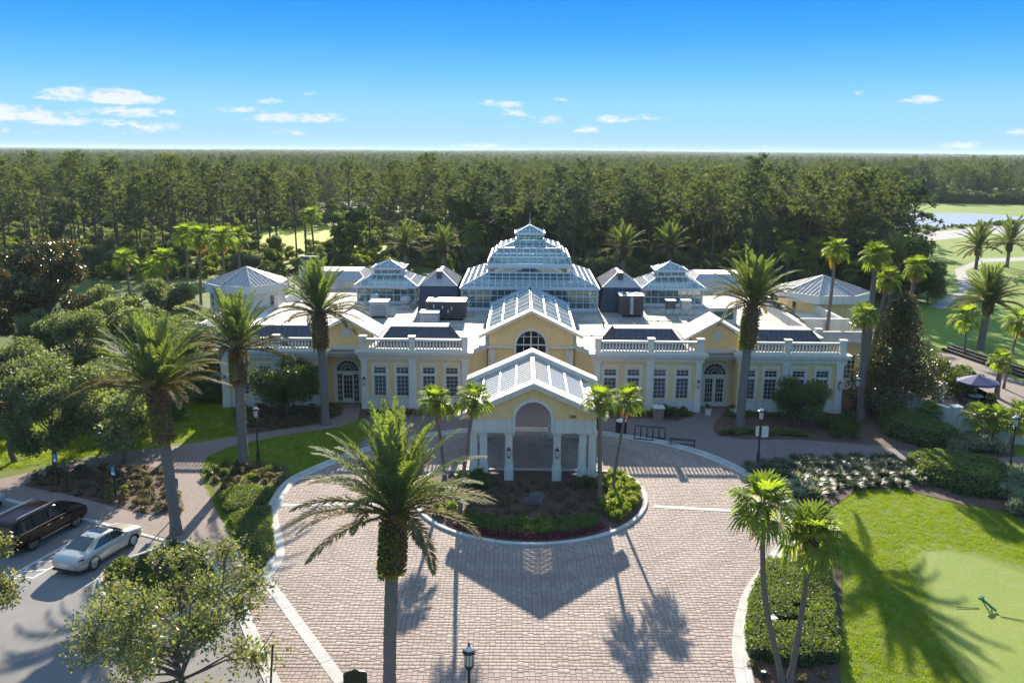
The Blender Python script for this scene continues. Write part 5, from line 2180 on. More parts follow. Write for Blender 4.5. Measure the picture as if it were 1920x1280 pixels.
fan_palm('shorter fan palm in front of the tallest at the right corner', 28.3, 66.9, (28.0, 67.3, 8.4), .78, 26, .32, .12, TW, .1, 3)
fan_palm('fan palm with a shaggy brown trunk above the dark magnolia', 34.8, 75.5, (35.6, 75.5, 11.2), .82, 26, .2, .15, TW, .1, 5)
BK = 'fan palms behind the right of the clubhouse'
fan_palm('far fan palm behind the clubhouse, left one of two', 40.6, 126.0, (40.3, 126, 7.0), 1.15, 22, .2, .14, BK, .1, 3)
fan_palm('far fan palm behind the clubhouse, right one of two', 45.2, 127.0, (44.9, 127, 7.4), 1.15, 22, .2, .14, BK, .1, 3)
fan_palm('low bushy fan palm left of the octagonal pavilion', 44.0, 128, (44.0, 128, 4.6), 1.3, 24, .2, .16, BK, .1, 3)
fan_palm('low bushy fan palm behind the octagonal pavilion roof', 50.5, 126, (50.5, 126, 4.2), 1.3, 24, .2, .16, BK, .1, 3)
LB = 'fan palms behind the left of the clubhouse'
for i, (u, z, x, y, s) in enumerate(((0, 9.4, -45.5, 119, 1.4), (1, 9.7, -41.5, 113, 1.4), (2, 10.0, -36.7, 108, 1.35), (3, 5.9, -53.5, 119, 1.2), (4, 5.6, -47, 112, 1.2), (5, 9.8, -34.5, 150, 1.35), (6, 7.0, -6.8, 152, 1.6), (7, 8.8, -38.5, 121, 1.3), (8, 7.5, -43.0, 107, 1.25))):
    fan_palm(('bushy fan palm left in the row behind the left octagonal pavilion', 'bushy fan palm second in the row behind the left octagonal pavilion',
              'bushy fan palm just left of the left octagonal pavilion', 'low fan palm among the pale shrubs at the far left', 'low fan palm between pale shrubs and the palm row',
              'thin fan palm rising behind the chimney', 'lone light green fan palm before the pines left of the conservatory', 'fan palm at the back of the row behind the left pavilion',
              'fan palm in front of the row near the left pavilion wall')[u], x, y, (x + rng.uniform(-.5, .5), y, z), s, 24, .2, .14, LB, .1, 4)
RT = 'small fan palms by the side road and garden wall'
for i, (x, y, tx, ty, z, s) in enumerate(((48.5, 89.9, 48.3, 89.9, 4.0, 1.15), (45.2, 76.4, 45.9, 76.4, 6.2, 1.0), (42.9, 73.4, 42.9, 73.4, 3.3, .8), (32.9, 64.9, 32.7, 64.7, 1.2, .75),
                                             (34.7, 61.6, 34.7, 61.4, 1.9, .8), (35.7, 60.9, 35.7, 60.8, 2.0, .8), (36.2, 59.6, 36.7, 59.5, 2.5, 1.0))):
    fan_palm(('fan palm between side road and fairway', 'slim fan palm on the grass beside the side road', 'stubby fan palm with a thick trunk beside the patio umbrella',
              'tiny yellow-green fan palm against the white garden wall', 'small fan palm before the garden wall pillar', 'small dark fan palm just right of the garden wall pillar',
              'spreading small fan palm before the right end of the garden wall')[i], x, y, (tx, ty, z), s, 22, (.14, .11, .24, .07, .07, .08, .11)[i], (.1, .08, .2, .06, .06, .07, .09)[i], RT, .15, 2, bulb=i < 2)

# ------------------------------------------------------------------ trees near the clubhouse
near1 = broad_tree_meshes('elm', 6.5, 4.3, .2, 16000, .165, MT['nearoak'], MT['oakbark'], 34, .1, tr=.15, bs=.7)
plant_tree('elm_tree', 'loose small-leaved tree in the foreground beside the parking lot', 'tree', -12.9, 30.2, near1, rz=.6)
near2 = broad_tree_meshes('elm', 6.4, 2.7, 1.4, 7000, .18, MT['nearoak'], MT['oakbark'], 16, .15, tr=.13, bs=.8)
plant_tree('elm_tree', 'tree at the left edge with only its leafy side showing by the parking lines', 'tree', -23.4, 33.4, near2, rz=2.0)
oakA = broad_tree_meshes('oak', 7.6, 3.7, 1.7, 13000, .26, MT['oak'], MT['oakbark'], 15, .4, tr=.2)
oakB = broad_tree_meshes('oak', 7.0, 3.4, 1.5, 12000, .24, MT['oak'], MT['oakbark'], 13, .4, tr=.17)
oakC = broad_tree_meshes('oak', 7.4, 3.3, 1.5, 11000, .26, MT['willow'], MT['oakbark'], 13, .38, tr=.15)
OG = 'small oaks beside the left walkway'
plant_tree('oak_tree', 'grey-green oak at the far left edge by the walkway', 'tree', -34.0, 55.8, oakA, OG, 1.05)
plant_tree('oak_tree', 'low oak with slim trunk at the left end of the walkway bed', 'tree', -30.3, 54.0, oakB, OG, .92)
plant_tree('oak_tree', 'pale oak standing over the blue signs in the walkway bed', 'tree', -26.4, 55.4, oakC, OG, .98)
plant_tree('oak_tree', 'oak behind the walkway half hidden by the foreground palms', 'tree', -28.8, 61.5, oakA, OG, .85)
plant_tree('oak_tree', 'dark oak on the lawn before the left end of the clubhouse', 'tree', -27.0, 71.0, oakB, OG, .95)
plant_tree('oak_tree', 'oak behind the lawn between the shrubs and the clubhouse end', 'tree', -32.0, 74.5, oakA, OG, .95)
plant_tree('oak_tree', 'oak at the back of the lawn beside the wax myrtles', 'tree', -39.5, 76.0, oakB, OG, 1.0)
plant_tree('oak_tree', 'oak on the lawn at the left edge of the picture behind other oaks', 'tree', -37.8, 63.0, oakB, OG, 1.0)
magA = broad_tree_meshes('magnolia', 12.0, 3.9, 1.0, 14000, .32, MT['magnolia'], MT['oakbark'], 26, .5, tr=.22, bs=.8)
plant_tree('magnolia_tree', 'dark bronze-leaved magnolia at the right corner of the clubhouse', 'tree', 31.5, 68.4,
           broad_tree_meshes('magnolia', 9.6, 4.1, .9, 20000, .25, MT['magnolia'], MT['oakbark'], 38, .4, 'cone', tr=.2), rz=1)
plant_tree('magnolia_tree', 'big dark magnolia at the far left behind the oaks', 'tree', -50.0, 91.0, magA, 'dark magnolias at the far left', 1.12)
plant_tree('magnolia_tree', 'dark magnolia at the left edge, partly cut by the frame', 'tree', -58.5, 92.5, magA, 'dark magnolias at the far left', 1.0)
plant_tree('magnolia_tree', 'smaller dark magnolia between the two big ones at the far left', 'tree', -54.0, 87.5, magA, 'dark magnolias at the far left', .8)
wA = broad_tree_meshes('myrtle', 5.8, 3.3, .6, 9000, .30, MT['willow'], MT['oakbark'], 14, .4, multi=3, tr=.1)
wB = broad_tree_meshes('myrtle', 6.4, 3.2, .6, 9000, .32, MT['oak'], MT['oakbark'], 13, .4, multi=3, tr=.1)
WG_ = 'feathery wax myrtles left of the clubhouse'
for i, (x, y, k, s) in enumerate(((-41.5, 88, 0, 1.1), (-37.0, 84, 1, .95), (-45.0, 95, 0, 1.15), (-39.0, 96, 1, 1.1), (-35.0, 90.5, 0, .95), (-43.0, 81, 1, .9), (-34.5, 76.5, 0, .85), (-31.0, 82.0, 1, .9), (-47.5, 84, 1, .85))):
    plant_tree('myrtle_tree', ('feathery wax myrtle in the middle of the clump', 'wax myrtle in front of the octagonal pavilion', 'tall pale wax myrtle behind the clump beside the magnolia',
                               'wax myrtle at the back of the clump below the fan palms', 'wax myrtle close to the octagonal pavilion wall', 'wax myrtle at the front left of the clump',
                               'low wax myrtle behind the lawn palms', 'wax myrtle at the left end wall of the clubhouse', 'wax myrtle next to the big magnolia')[i], 'tree', x, y, (wA, wB)[k], WG_, s)
bushA = broad_tree_meshes('bush', 2.7, 2.3, .2, 5200, .22, MT['bush'], MT['oakbark'], 11, .55, multi=3, tr=.07)
bushB = broad_tree_meshes('bush', 2.2, 1.8, .15, 4200, .2, MT['bush'], MT['oakbark'], 9, .55, multi=3, tr=.06)
lightb = broad_tree_meshes('light_scrub', 3.4, 2.2, .2, 3000, .34, MT['lightscrub'], MT['oakbark'], 10, .45, multi=3, tr=.06)
for i, (x, y, s) in enumerate(((-62, 150, 1.1), (-52.5, 146.5, .9), (-26.5, 150, 1.0))):
    plant_tree('light_scrub_bush', ('light green scrub bush at the wood edge far left', 'light green scrub bush at the wood edge behind the palm row', 'light green scrub bush at the wood edge behind the chimney')[i],
               'shrub', x, y, lightb, 'light scrub bushes at the wood edge', s)
SB = 'dark shrubs behind the left lawn'
for i, (x, y, s) in enumerate(((-41, 72, 1.1), (-37, 73, 1.0), (-45.5, 73, 1.2), (-33.0, 71.5, 1.0), (-49.5, 74.5, 1.25), (-29.0, 70.0, .95), (-54, 76, 1.2), (-25.6, 70.8, .8), (-31, 66.3, .75), (-27.2, 65.6, .7))):
    plant_tree('shrub', ('dark round shrub behind the lawn, fifth from the left', 'dark round shrub behind the lawn, sixth from the left', 'dark round shrub behind the lawn, third from the left',
                         'dark round shrub behind the lawn, seventh from the left', 'dark round shrub behind the lawn, second from the left', 'dark shrub near the left end of the clubhouse wall',
                         'dark round shrub behind the lawn, leftmost', 'dark shrub against the left end wall', 'low dark shrub on the lawn left of the feather palms',
                         'low dark shrub on the lawn beside the left lamp post')[i], 'shrub', x, y, (bushA, bushB)[i % 2], SB, s)
sh = broad_tree_meshes('ligustrum', 4.9, 2.5, 1.0, 15000, .18, MT['bush'], MT['oakbark'], 22, .4, multi=4, tr=.07)
plant_tree('ligustrum_tree', 'round glossy small tree hiding the left wing windows', 'tree', -17.9, 66.0, sh, None, 1.12)
sh2 = broad_tree_meshes('ligustrum', 4.0, 2.2, .7, 16000, .17, MT['bush'], MT['oakbark'], 24, .4, multi=3, tr=.09, lean=.35)
plant_tree('ligustrum_tree', 'round glossy small tree on a forked leaning trunk before the right wing windows', 'tree', 22.5, 64.9, sh2, None, 1.0, rz=.3)
plant_tree('ligustrum_tree', 'round clipped tree beside the blue patio umbrella', 'tree', 39.4, 74.6, bushA, None, 1.2, rz=2.2)
# dark trees and scrub beyond the right end
SR = 'dark scrub behind the right end of the clubhouse'
dk = broad_tree_meshes('oak', 9.0, 4.2, 1.2, 9000, .42, MT['bush'], MT['oakbark'], 15, .5, tr=.2)
for i, (x, y, s) in enumerate(((54.5, 121, .9), (57.0, 127, 1.1), (59.5, 121.5, .72), (51.0, 131, 1.0), (45.5, 134, .8), (62.0, 127, .55), (40.5, 133, .8), (35.5, 135, .7))):
    plant_tree('scrub_tree', ('dark scrub tree left of the golf path bend', 'tallest dark scrub tree beside the golf path', 'low scrub tree at the golf path bend', 'dark scrub tree behind the tall fan palms',
                              'dark scrub tree between the two far fan palms', 'lowest scrub bush right beside the golf path', 'dark scrub tree left of the far fan palms', 'dark scrub tree furthest left in the row')[i],
               'tree', x, y, dk, SR, s)


# ------------------------------------------------------------------ clumps, bedding plants and hedges
def clump_mesh(name, r, h, n, ls, mat, kind='leafy', aspect=.5):
    if kind == 'strap':
        V, Q = [], []
        for k in range(n):
            a = rng.uniform(0, 6.283)
            e = rad(rng.uniform(25, 85))
            L_ = ls * rng.uniform(.7, 1.2)
            b = np.array([math.cos(a) * .08 * r, math.sin(a) * .08 * r, 0])
            d = np.array([math.cos(a) * math.cos(e), math.sin(a) * math.cos(e), math.sin(e)])
            s = np.array([-math.sin(a), math.cos(a), 0]) * .035 * (ls / .5) * aspect * 2
            m = b + d * L_ * .6
            tip = b + d * L_ + np.array([math.cos(a) * .25, math.sin(a) * .25, -.25]) * L_ * .6
            i = len(V)
            V += [b - s * .5, b + s * .5, m + s, m - s, tip]
            Q += [(i, i + 1, i + 2, i + 3), (i + 3, i + 2, i + 4, i + 4)]
        me = bpy.data.meshes.new(name)
        me.from_pydata([tuple(v) for v in V], [], [q if q[2] != q[3] else q[:3] for q in Q])
        me.materials.append(mat)
        return me
    blobs = [(rng.uniform(-.4, .4) * r, rng.uniform(-.4, .4) * r, h * rng.uniform(.35, .6), r * .65, r * .65, h * .45) for _ in range(4)]
    P, O = blob_points(blobs, n, .5)
    P[:, 2] = np.maximum(P[:, 2], .02)
    V, Q = leaf_quads(P, None, ls * nrg.uniform(.6, 1.3, len(P)), aspect, O, .6)
    return np_mesh(name, V, Q, mat)


CL = {
    'lime': [clump_mesh('shrub', .5, .75, 420, .17, MT['grassy']) for _ in range(3)],
    'strap': [clump_mesh('lily', .5, .6, 90, .62, MT['liriope'], 'strap') for _ in range(3)],
    'pale': [clump_mesh('ginger', .5, .7, 300, .24, MT['palehedge'], aspect=.35) for _ in range(2)],
    'limestrap': [clump_mesh('lily', .5, .6, 80, .7, MT['palehedge'], 'strap') for _ in range(2)],
    'dry': [clump_mesh('bedding_plant', .4, .45, 150, .17, MT['dryplant']) for _ in range(3)],
    'green': [clump_mesh('bedding_plant', .42, .5, 240, .15, MT['hedge']) for _ in range(3)],
    'dark': [clump_mesh('shrub', .55, .9, 420, .17, MT['bush']) for _ in range(3)],
    'red': [clump_mesh('begonia', .24, .26, 110, .10, MT['redplant']) for _ in range(3)],
}


def scatter(kind, name, label, cat, group, pts, s=(.8, 1.2), z=.04):
    for (x, y) in pts:
        o = obj(name, rng.choice(CL[kind]), None, (x, y, z), (0, 0, rng.uniform(0, 6.28)))
        q = rng.uniform(*s)
        o.scale = (q, q, q * rng.uniform(.85, 1.15))
        tag(o, label, cat, group)


def fill(poly, d, test=None, jit=.35):
    xs = [p[0] for p in poly]
    ys = [p[1] for p in poly]
    out = []
    y = min(ys)
    r_ = 0
    while y < max(ys):
        x = min(xs) + (d / 2 if r_ % 2 else 0)
        while x < max(xs):
            px, py = x + rng.uniform(-jit, jit) * d, y + rng.uniform(-jit, jit) * d
            if inside(px, py, poly) and (test is None or test(px, py)):
                out.append((px, py))
            x += d
        y += d * .87
        r_ += 1
    return out


def polar(a0, a1, r0, r1, d):
    out = []
    r = r0
    while r <= r1:
        n = max(1, int(abs(a1 - a0) * r / d))
        for k in range(n):
            a = a0 + (a1 - a0) * (k + .5) / n + rng.uniform(-.25, .25) * d / r
            out.append((IC[0] + (r + rng.uniform(-.15, .15) * d) * math.cos(a), IC[1] + (r + rng.uniform(-.15, .15) * d) * math.sin(a)))
        r += d
    return out


scatter('lime', 'shrub', 'lime green low shrub at the right end of the portico island', 'shrub', 'lime shrubs at the right end of the island',
        [p for p in polar(rad(-42), rad(25), 4.4, 6.6, .68) if p[1] < 53.3 and p[0] > 5.6], (.8, 1.1), .08)
scatter('lime', 'shrub', 'lime green low shrub at the left end of the portico island', 'shrub', 'lime shrubs at the left end of the island',
        [p for p in polar(rad(180 + 38), rad(180 - 8), 4.8, 6.6, .75) if p[1] < 52.5 and p[0] < -3.2], (.7, 1.0), .08)
scatter('green', 'bedding_plant', 'low green bedding plant behind the red border of the island', 'plant', 'green bedding plants along the island front',
        [p for p in polar(rad(-132), rad(-48), 4.9, 6.0, .55)], (.8, 1.1), .08)
scatter('red', 'begonia', 'dark red bedding plant along the front kerb of the island', 'plant', 'red bedding plants along the island kerb',
        polar(rad(-134), rad(-50), 6.25, 6.75, .26), (.85, 1.2), .08)
scatter('dry', 'bedding_plant', 'sparse brownish plant in the mulch of the island middle', 'plant', 'sparse plants in the island mulch',
        [p for p in fill(rect(-2.8, 5.6, 46.2, 52.2), .82) if abs(p[0] - 1.6) > .8 or abs(p[1] - 48.9) > .8], (.55, .95), .08)
scatter('dark', 'shrub', 'dark leafy shrub at the foot of the left portico columns', 'shrub', 'dark shrubs at the left portico columns',
        [(-3.1, 51.9), (-2.6, 51.3), (-2.3, 52.2), (-3.3, 52.6), (-1.9, 51.7)], (.9, 1.35), .08)
scatter('dark', 'shrub', 'dark leafy shrub at the foot of the right portico columns', 'shrub', 'dark shrubs at the right portico columns', [(4.6, 52.1), (5.1, 51.6), (4.2, 51.6)], (.7, 1.0), .08)
# round boulder-like silver plant in the island middle
o = obj('silver_shrub', clump_mesh('silver_shrub', .72, .8, 900, .11, leafmat('silver_grey_leaves', (.13, .13, .13), (.27, .26, .26), .15, (1, 1, 1), .6, .8), aspect=.6), None, (1.5, 48.9, .07))
tag(o, 'round silver-grey shrub in the middle of the portico island', 'shrub')
# beds right of the drive
lb = LAY['bed_lower_right']
scatter('strap', 'lily', 'grey-green strap-leaved lily in the bed below the right walkway', 'plant', 'strap-leaved lilies below the right walkway',
        fill(lb, .62, lambda x, y: y > 53.0 + (x - 16) * .05 and x < 26.8), (.8, 1.15), .04)
scatter('strap', 'lily', 'grey-green strap-leaved lily in the bed below the right walkway', 'plant', 'strap-leaved lilies below the right walkway',
        fill(lb, .8, lambda x, y: y < 53.0 and x > 19.3 and x < 25.5 and y > 51.6), (.8, 1.1), .04)
scatter('limestrap', 'lily', 'cream variegated lily at the drive end of the lower bed', 'plant', 'cream variegated lilies',
        [(17.6, 51.2), (18.1, 51.8), (18.6, 51.0), (19.3, 51.5), (18.0, 50.3), (19.1, 50.4), (20.0, 51.0), (19.6, 52.2), (18.7, 52.6), (17.3, 52.3)], (.9, 1.25), .04)
scatter('limestrap', 'lily', 'cream variegated lily beside the dark clipped hedge', 'plant', 'cream variegated lilies by the hedge', [(26.3, 54.4), (26.6, 52.7), (26.1, 53.5)], (.9, 1.2), .04)
scatter('pale', 'ginger', 'silvery spreading shrub at the right edge by the lamp post', 'shrub', 'silvery shrubs at the right edge',
        fill([(31.8, 54.6), (34.6, 54.2), (34.2, 50.0), (31.4, 46.5), (30.0, 48.0), (31.3, 51.5)], .75), (1.0, 1.5), .04)
scatter('pale', 'ginger', 'silvery spreading shrub in the mound before the garden wall', 'shrub', 'silvery shrubs before the garden wall',
        fill([(31.4, 59.0), (33.7, 58.2), (36.0, 58.8), (35.6, 60.2), (33.3, 62.3), (31.6, 61.5)], .72), (1.0, 1.4), .03)
scatter('dark', 'shrub', 'dark leafy shrub in the bed at the right corner of the clubhouse', 'shrub', 'dark shrubs at the right corner bed',
        fill([(24.0, 62.0), (27.0, 61.0), (27.3, 66.0), (24.6, 66.5)], 1.15), (.7, 1.2), .03)
scatter('green', 'bedding_plant', 'low plant along the edge of the right bed round the feather palm', 'plant', 'low plants along the right bed edge',
        [(16.0 + .42 * k, 62.75 - .03 * k * (k > 2) + rng.uniform(-.25, .25)) for k in range(16)], (.8, 1.1), .03)
scatter('green', 'bedding_plant', 'low plant against the right wing wall', 'plant', 'low plants against the right wing wall',
        [(7.6 + .62 * k, 67.6 + rng.uniform(-.4, .3)) for k in range(12)] + [(17.8 + .7 * k, 67.2 + rng.uniform(-.3, .3)) for k in range(10)], (.7, 1.15), .03)
scatter('dark', 'shrub', 'spiky dark shrub left of the right entrance door', 'shrub', 'dark shrubs left of the right door', [(12.4, 67.2), (13.2, 67.0), (11.8, 67.0), (13.9, 67.3)], (.9, 1.4), .03)
scatter('dry', 'bedding_plant', 'thin reddish plant in the bed before the left wing', 'plant', 'thin plants before the left wing',
        fill(LAY['bed_front_left'], .8, lambda x, y: y > 63.2), (.8, 1.25), .03)
scatter('dry', 'bedding_plant', 'thin plant against the left inner wing wall', 'plant', 'thin plants against the left inner wing wall', [(-11.6 + .6 * k, 67.6 + rng.uniform(-.3, .2)) for k in range(13)], (.7, 1.1), .03)
scatter('dark', 'shrub', 'dark shrub beside the portico before the left inner wing', 'shrub', 'dark shrubs before the left inner wing', [(-5.2, 67.6), (-4.4, 67.7), (-6.0, 67.8)], (.7, 1.0), .03)
scatter('dry', 'bedding_plant', 'brownish ground plant in the left walkway bed', 'plant', 'ground plants in the left walkway bed', fill(LAY['bed_left'], .9), (.75, 1.15), .035)
scatter('lime', 'shrub', 'small bright green shrub in the left walkway bed', 'shrub', 'bright shrubs in the left walkway bed', [(-20.6, 48.6), (-24.8, 50.2), (-24.2, 50.5)], (.55, .8), .035)
scatter('dry', 'bedding_plant', 'brownish plant in the bed round the left feather palm', 'plant', 'plants round the left feather palm',
        fill([(-20.6, 54.4), (-18.5, 56.0), (-15.3, 55.0), (-14.6, 52.4), (-14.9, 51.0), (-16.5, 51.6), (-18.3, 50.4), (-19.5, 52.2)], .9), (.7, 1.1), .03)
scatter('green', 'bedding_plant', 'leafy green plant in the bed round the left feather palm', 'plant', 'leafy plants round the left feather palm', [(-19.8, 54.2), (-19.2, 54.8), (-19.9, 53.3), (-18.8, 53.4), (-16.0, 53.9), (-16.9, 52.6)], (.9, 1.3), .03)
scatter('dark', 'shrub', 'dark shrub in the parking lot island', 'shrub', 'dark shrubs in the parking lot island', fill([(p[0] * .94 - 1.02, p[1] * .94 + 2.35) for p in LAY['parking_island']], .95), (.7, 1.1), .03)
scatter('lime', 'shrub', 'lime shrub at the corner of the garden wall', 'shrub', 'lime shrubs by the patio', [(41.4, 71.6), (40.9, 70.7), (41.9, 72.4)], (.8, 1.1), .03)
scatter('dry', 'bedding_plant', 'small dry plant in the bed of the curved fan palms', 'plant', 'dry plants in the curved palm bed', [(16.2, 44.9), (16.8, 43.6), (15.6, 42.6), (16.9, 42.4), (10.4, 31.6), (10.2, 32.2), (11.9, 31.2), (12.9, 31.5)], (.6, .9), .03)


def hedge(name, label, cat, poly, h, mat, leaf=.11, dens=300, hole=None, rnd=.25, group=None, cell=.22):
    """clipped hedge: dark twiggy core with a skin of single leaves"""
    hol = hole or []
    xs, ys = [p[0] for p in poly], [p[1] for p in poly]

    def ok(x, y):
        return inside(x, y, poly) and not any(abs(x - hx) < wx and abs(y - hy) < wy for hx, hy, wx, wy in hol)
    core = MB()
    P, O = [], []
    nx, ny = int((max(xs) - min(xs)) / cell) + 2, int((max(ys) - min(ys)) / cell) + 2
    g = {}
    for i in range(nx):
        for j in range(ny):
            x, y = min(xs) + (i + .5) * cell, min(ys) + (j + .5) * cell
            if ok(x, y):
                g[i, j] = (x, y)

    seg = [(np.array(poly[i]), np.array(poly[(i + 1) % len(poly)])) for i in range(len(poly))]
    soft = 1.1 if rnd > .4 else .5

    def height(x, y):
        p = np.array((x, y))
        dist = 9.0
        for s0, s1 in seg:
            e = s1 - s0
            t = max(0, min(1, float((p - s0) @ e / (e @ e))))
            dist = min(dist, float(np.linalg.norm(p - s0 - e * t)))
        f = max(0.0, 1 - dist / soft)
        return h * (1 - rnd * f * f) * (1 + .05 * math.sin(x * 2.1) * math.cos(y * 1.7) + .03 * math.sin(x * 5.3 + y * 4.1))
    for (i, j), (x, y) in g.items():
        hh = height(x, y)
        c = cell / 2
        core.box(x - c, x + c, y - c, y + c, 0, hh - .13)
        n = nrg.poisson(dens * cell * cell)
        for _ in range(n):
            px, py = x + rng.uniform(-c, c), y + rng.uniform(-c, c)
            P.append([[px, py, height(px, py) - rng.random() ** 2 * .15 + .03]])
        O.append(np.tile([0, 0, 1.0], (n, 1)))
        for a, b in ((1, 0), (-1, 0), (0, 1), (0, -1)):
            if (i + a, j + b) not in g:
                n = nrg.poisson(dens * cell * hh)
                if n:
                    u = nrg.uniform(-c, c, n)
                    q = nrg.uniform(-.02, .09, n)
                    p = np.stack([x + a * (c + q) + abs(b) * u, y + b * (c + q) + abs(a) * u, nrg.random(n) * hh], 1)
                    P.append(p)
                    O.append(np.tile([a, b, .2], (n, 1)))
    P, O = np.concatenate(P), np.concatenate(O)
    V, Q = leaf_quads(P, None, leaf * nrg.uniform(.6, 1.3, len(P)), .55, O, .3)
    t = thing(name, label, cat, (0, 0, 0), 0, group)
    core.build('twigs', MT['hedgecore'], t)
    obj('foliage', np_mesh('foliage', V, Q, mat), t)
    return t


hedge('hedge', 'broad flat clipped hedge with cut-out holes beside the driveway kerb', 'hedge', LAY['hedgeC'], .75, MT['hedge'], .12, 260,
      [(13.35, 36.15, .36, .3), (12.35, 35.0, .95, .42)], .12)
hedge('hedge', 'low clipped hedge nearer the feather palm on the left of the drive', 'hedge', LAY['hedgeA'], .5, MT['hedge'], .11, 300, None, .3)
hedge('hedge', 'low clipped hedge at the tip of the left bed along the kerb', 'hedge', LAY['hedgeB'], .5, MT['hedge'], .11, 300, None, .3)
hedge('hedge', 'big dark rounded hedge above the right walkway', 'hedge', [(28.6, 62.4), (29.6, 66.6), (31.2, 67.3), (33.0, 63.4), (33.4, 60.6), (32.2, 59.2), (30.3, 59.5)], 1.35, MT['hedge'], .15, 190, None, .55, cell=.3)
hedge('hedge', 'big dark rounded hedge along the lawn below the right walkway', 'hedge', [(26.9, 55.4), (27.9, 56.9), (29.6, 57.0), (32.9, 55.0), (33.0, 53.2), (30.6, 50.4), (28.7, 50.6), (26.8, 53.3)], 1.3, MT['hedge'], .15, 190, None, .55, cell=.3)
hedge('hedge', 'small dark hedge behind the leaning fan palm at the lawn edge', 'hedge', [(16.1, 43.0), (16.0, 45.2), (17.4, 45.9), (18.3, 45.0), (17.9, 43.2), (17.0, 42.6)], .85, MT['hedge'], .12, 260, None, .35)


# ------------------------------------------------------------------ pine forest
def pine_meshes(h, crown0, r, nbr, leaf, bark, per=34, lsize=.62):
    tm = MB()
    lean = (rng.uniform(-.4, .4), rng.uniform(-.4, .4))
    pts = [(lean[0] * u ** 2 + rng.uniform(-.06, .06), lean[1] * u ** 2, -.1 + h * .97 * u) for u in (0, .15, .3, .45, .6, .75, .88, 1)]
    tm.tube(pts, [.21, .18, .165, .15, .13, .10, .06, .02], 6)
    P, O = [], []
    for k in range(nbr):
        u = (k + rng.random()) / nbr
        z = crown0 + (h - crown0) * u
        prof = math.sin(math.pi * min(1, .16 + .84 * u) ** .75) ** .7 if u < .95 else .35
        ln = r * prof * rng.uniform(.55, 1.1) + .25
        a = k * 2.399 + rng.uniform(-.5, .5)
        up = rng.uniform(.0, .45) + .5 * u
        cx, cy = lean[0] * (z / h) ** 2, lean[1] * (z / h) ** 2
        tip = (cx + math.cos(a) * ln, cy + math.sin(a) * ln, z + ln * up * .6)
        tm.bar((cx, cy, z), tip, .07)
        m = rng.choice((2, 3, 3, 4))
        for j in range(m):
            t = rng.uniform(.45, 1.05)
            c = np.array([cx + math.cos(a) * ln * t, cy + math.sin(a) * ln * t, z + ln * up * .6 * t]) + nrg.normal(size=3) * .22
            q = int(per / m * rng.uniform(.7, 1.3))
            d = nrg.normal(size=(q, 3))
            d /= np.linalg.norm(d, axis=1, keepdims=True)
            P.append(c + d * (nrg.random((q, 1)) ** .5) * np.array([.52, .52, .34]))
            O.append(d + np.array([0, 0, .35]))
    P, O = np.concatenate(P), np.concatenate(O)
    V, Q = leaf_quads(P, None, lsize * nrg.uniform(.55, 1.2, len(P)), .34, O, .35)
    return tm.mesh('pine_trunk', bark), np_mesh('pine_crown', V, Q, leaf)


PINES = [pine_meshes(*a, MT['pine'], MT['pinebark']) for a in (
    (18.5, 9.5, 3.3, 40), (17.6, 8.5, 3.0, 38), (19.2, 11.0, 3.5, 38), (16.8, 8.4, 3.1, 40), (18.0, 9.0, 2.9, 42), (17.2, 10.2, 3.6, 36))]
PINES += [pine_meshes(*a, MT['pineblue'], MT['pinebark']) for a in ((18.8, 8.5, 3.4, 46), (16.2, 6.0, 3.0, 46))]
HARD = [broad_tree_meshes('hardwood', h, r, th, 2600, .60, MT[mt], MT['pinebark'], nb, .45, tr=.2) for h, r, th, nb, mt in (
    (12.5, 4.2, 3.0, 12, 'hardwood'), (14.0, 4.0, 4.0, 12, 'pine'), (10.5, 3.8, 2.0, 11, 'hardwood'))]


def forest_edge(x):
    """nearest y of the wood for a given bearing x/y"""
    tab = [(-.75, 150), (-.42, 148), (-.30, 152), (-.2, 158), (-.1, 160), (0, 150), (.08, 143), (.18, 138), (.27, 136), (.36, 133), (.445, 132)]
    if x <= tab[0][0]:
        return tab[0][1]
    for (a, ya), (b, yb) in zip(tab, tab[1:]):
        if x <= b:
            return ya + (yb - ya) * (x - a) / (b - a)
    return 1e9


def open_ground(x, y):
    """fairways, pond and meadow where no pine stands"""
    b = x / y
    if b > .452 - max(0, (y - 150)) * .0004 and y < 395 and x < 430:
        return True
    if ((x + 50) / 17) ** 2 + ((y - 208) / 30) ** 2 < 1:
        return True
    return False


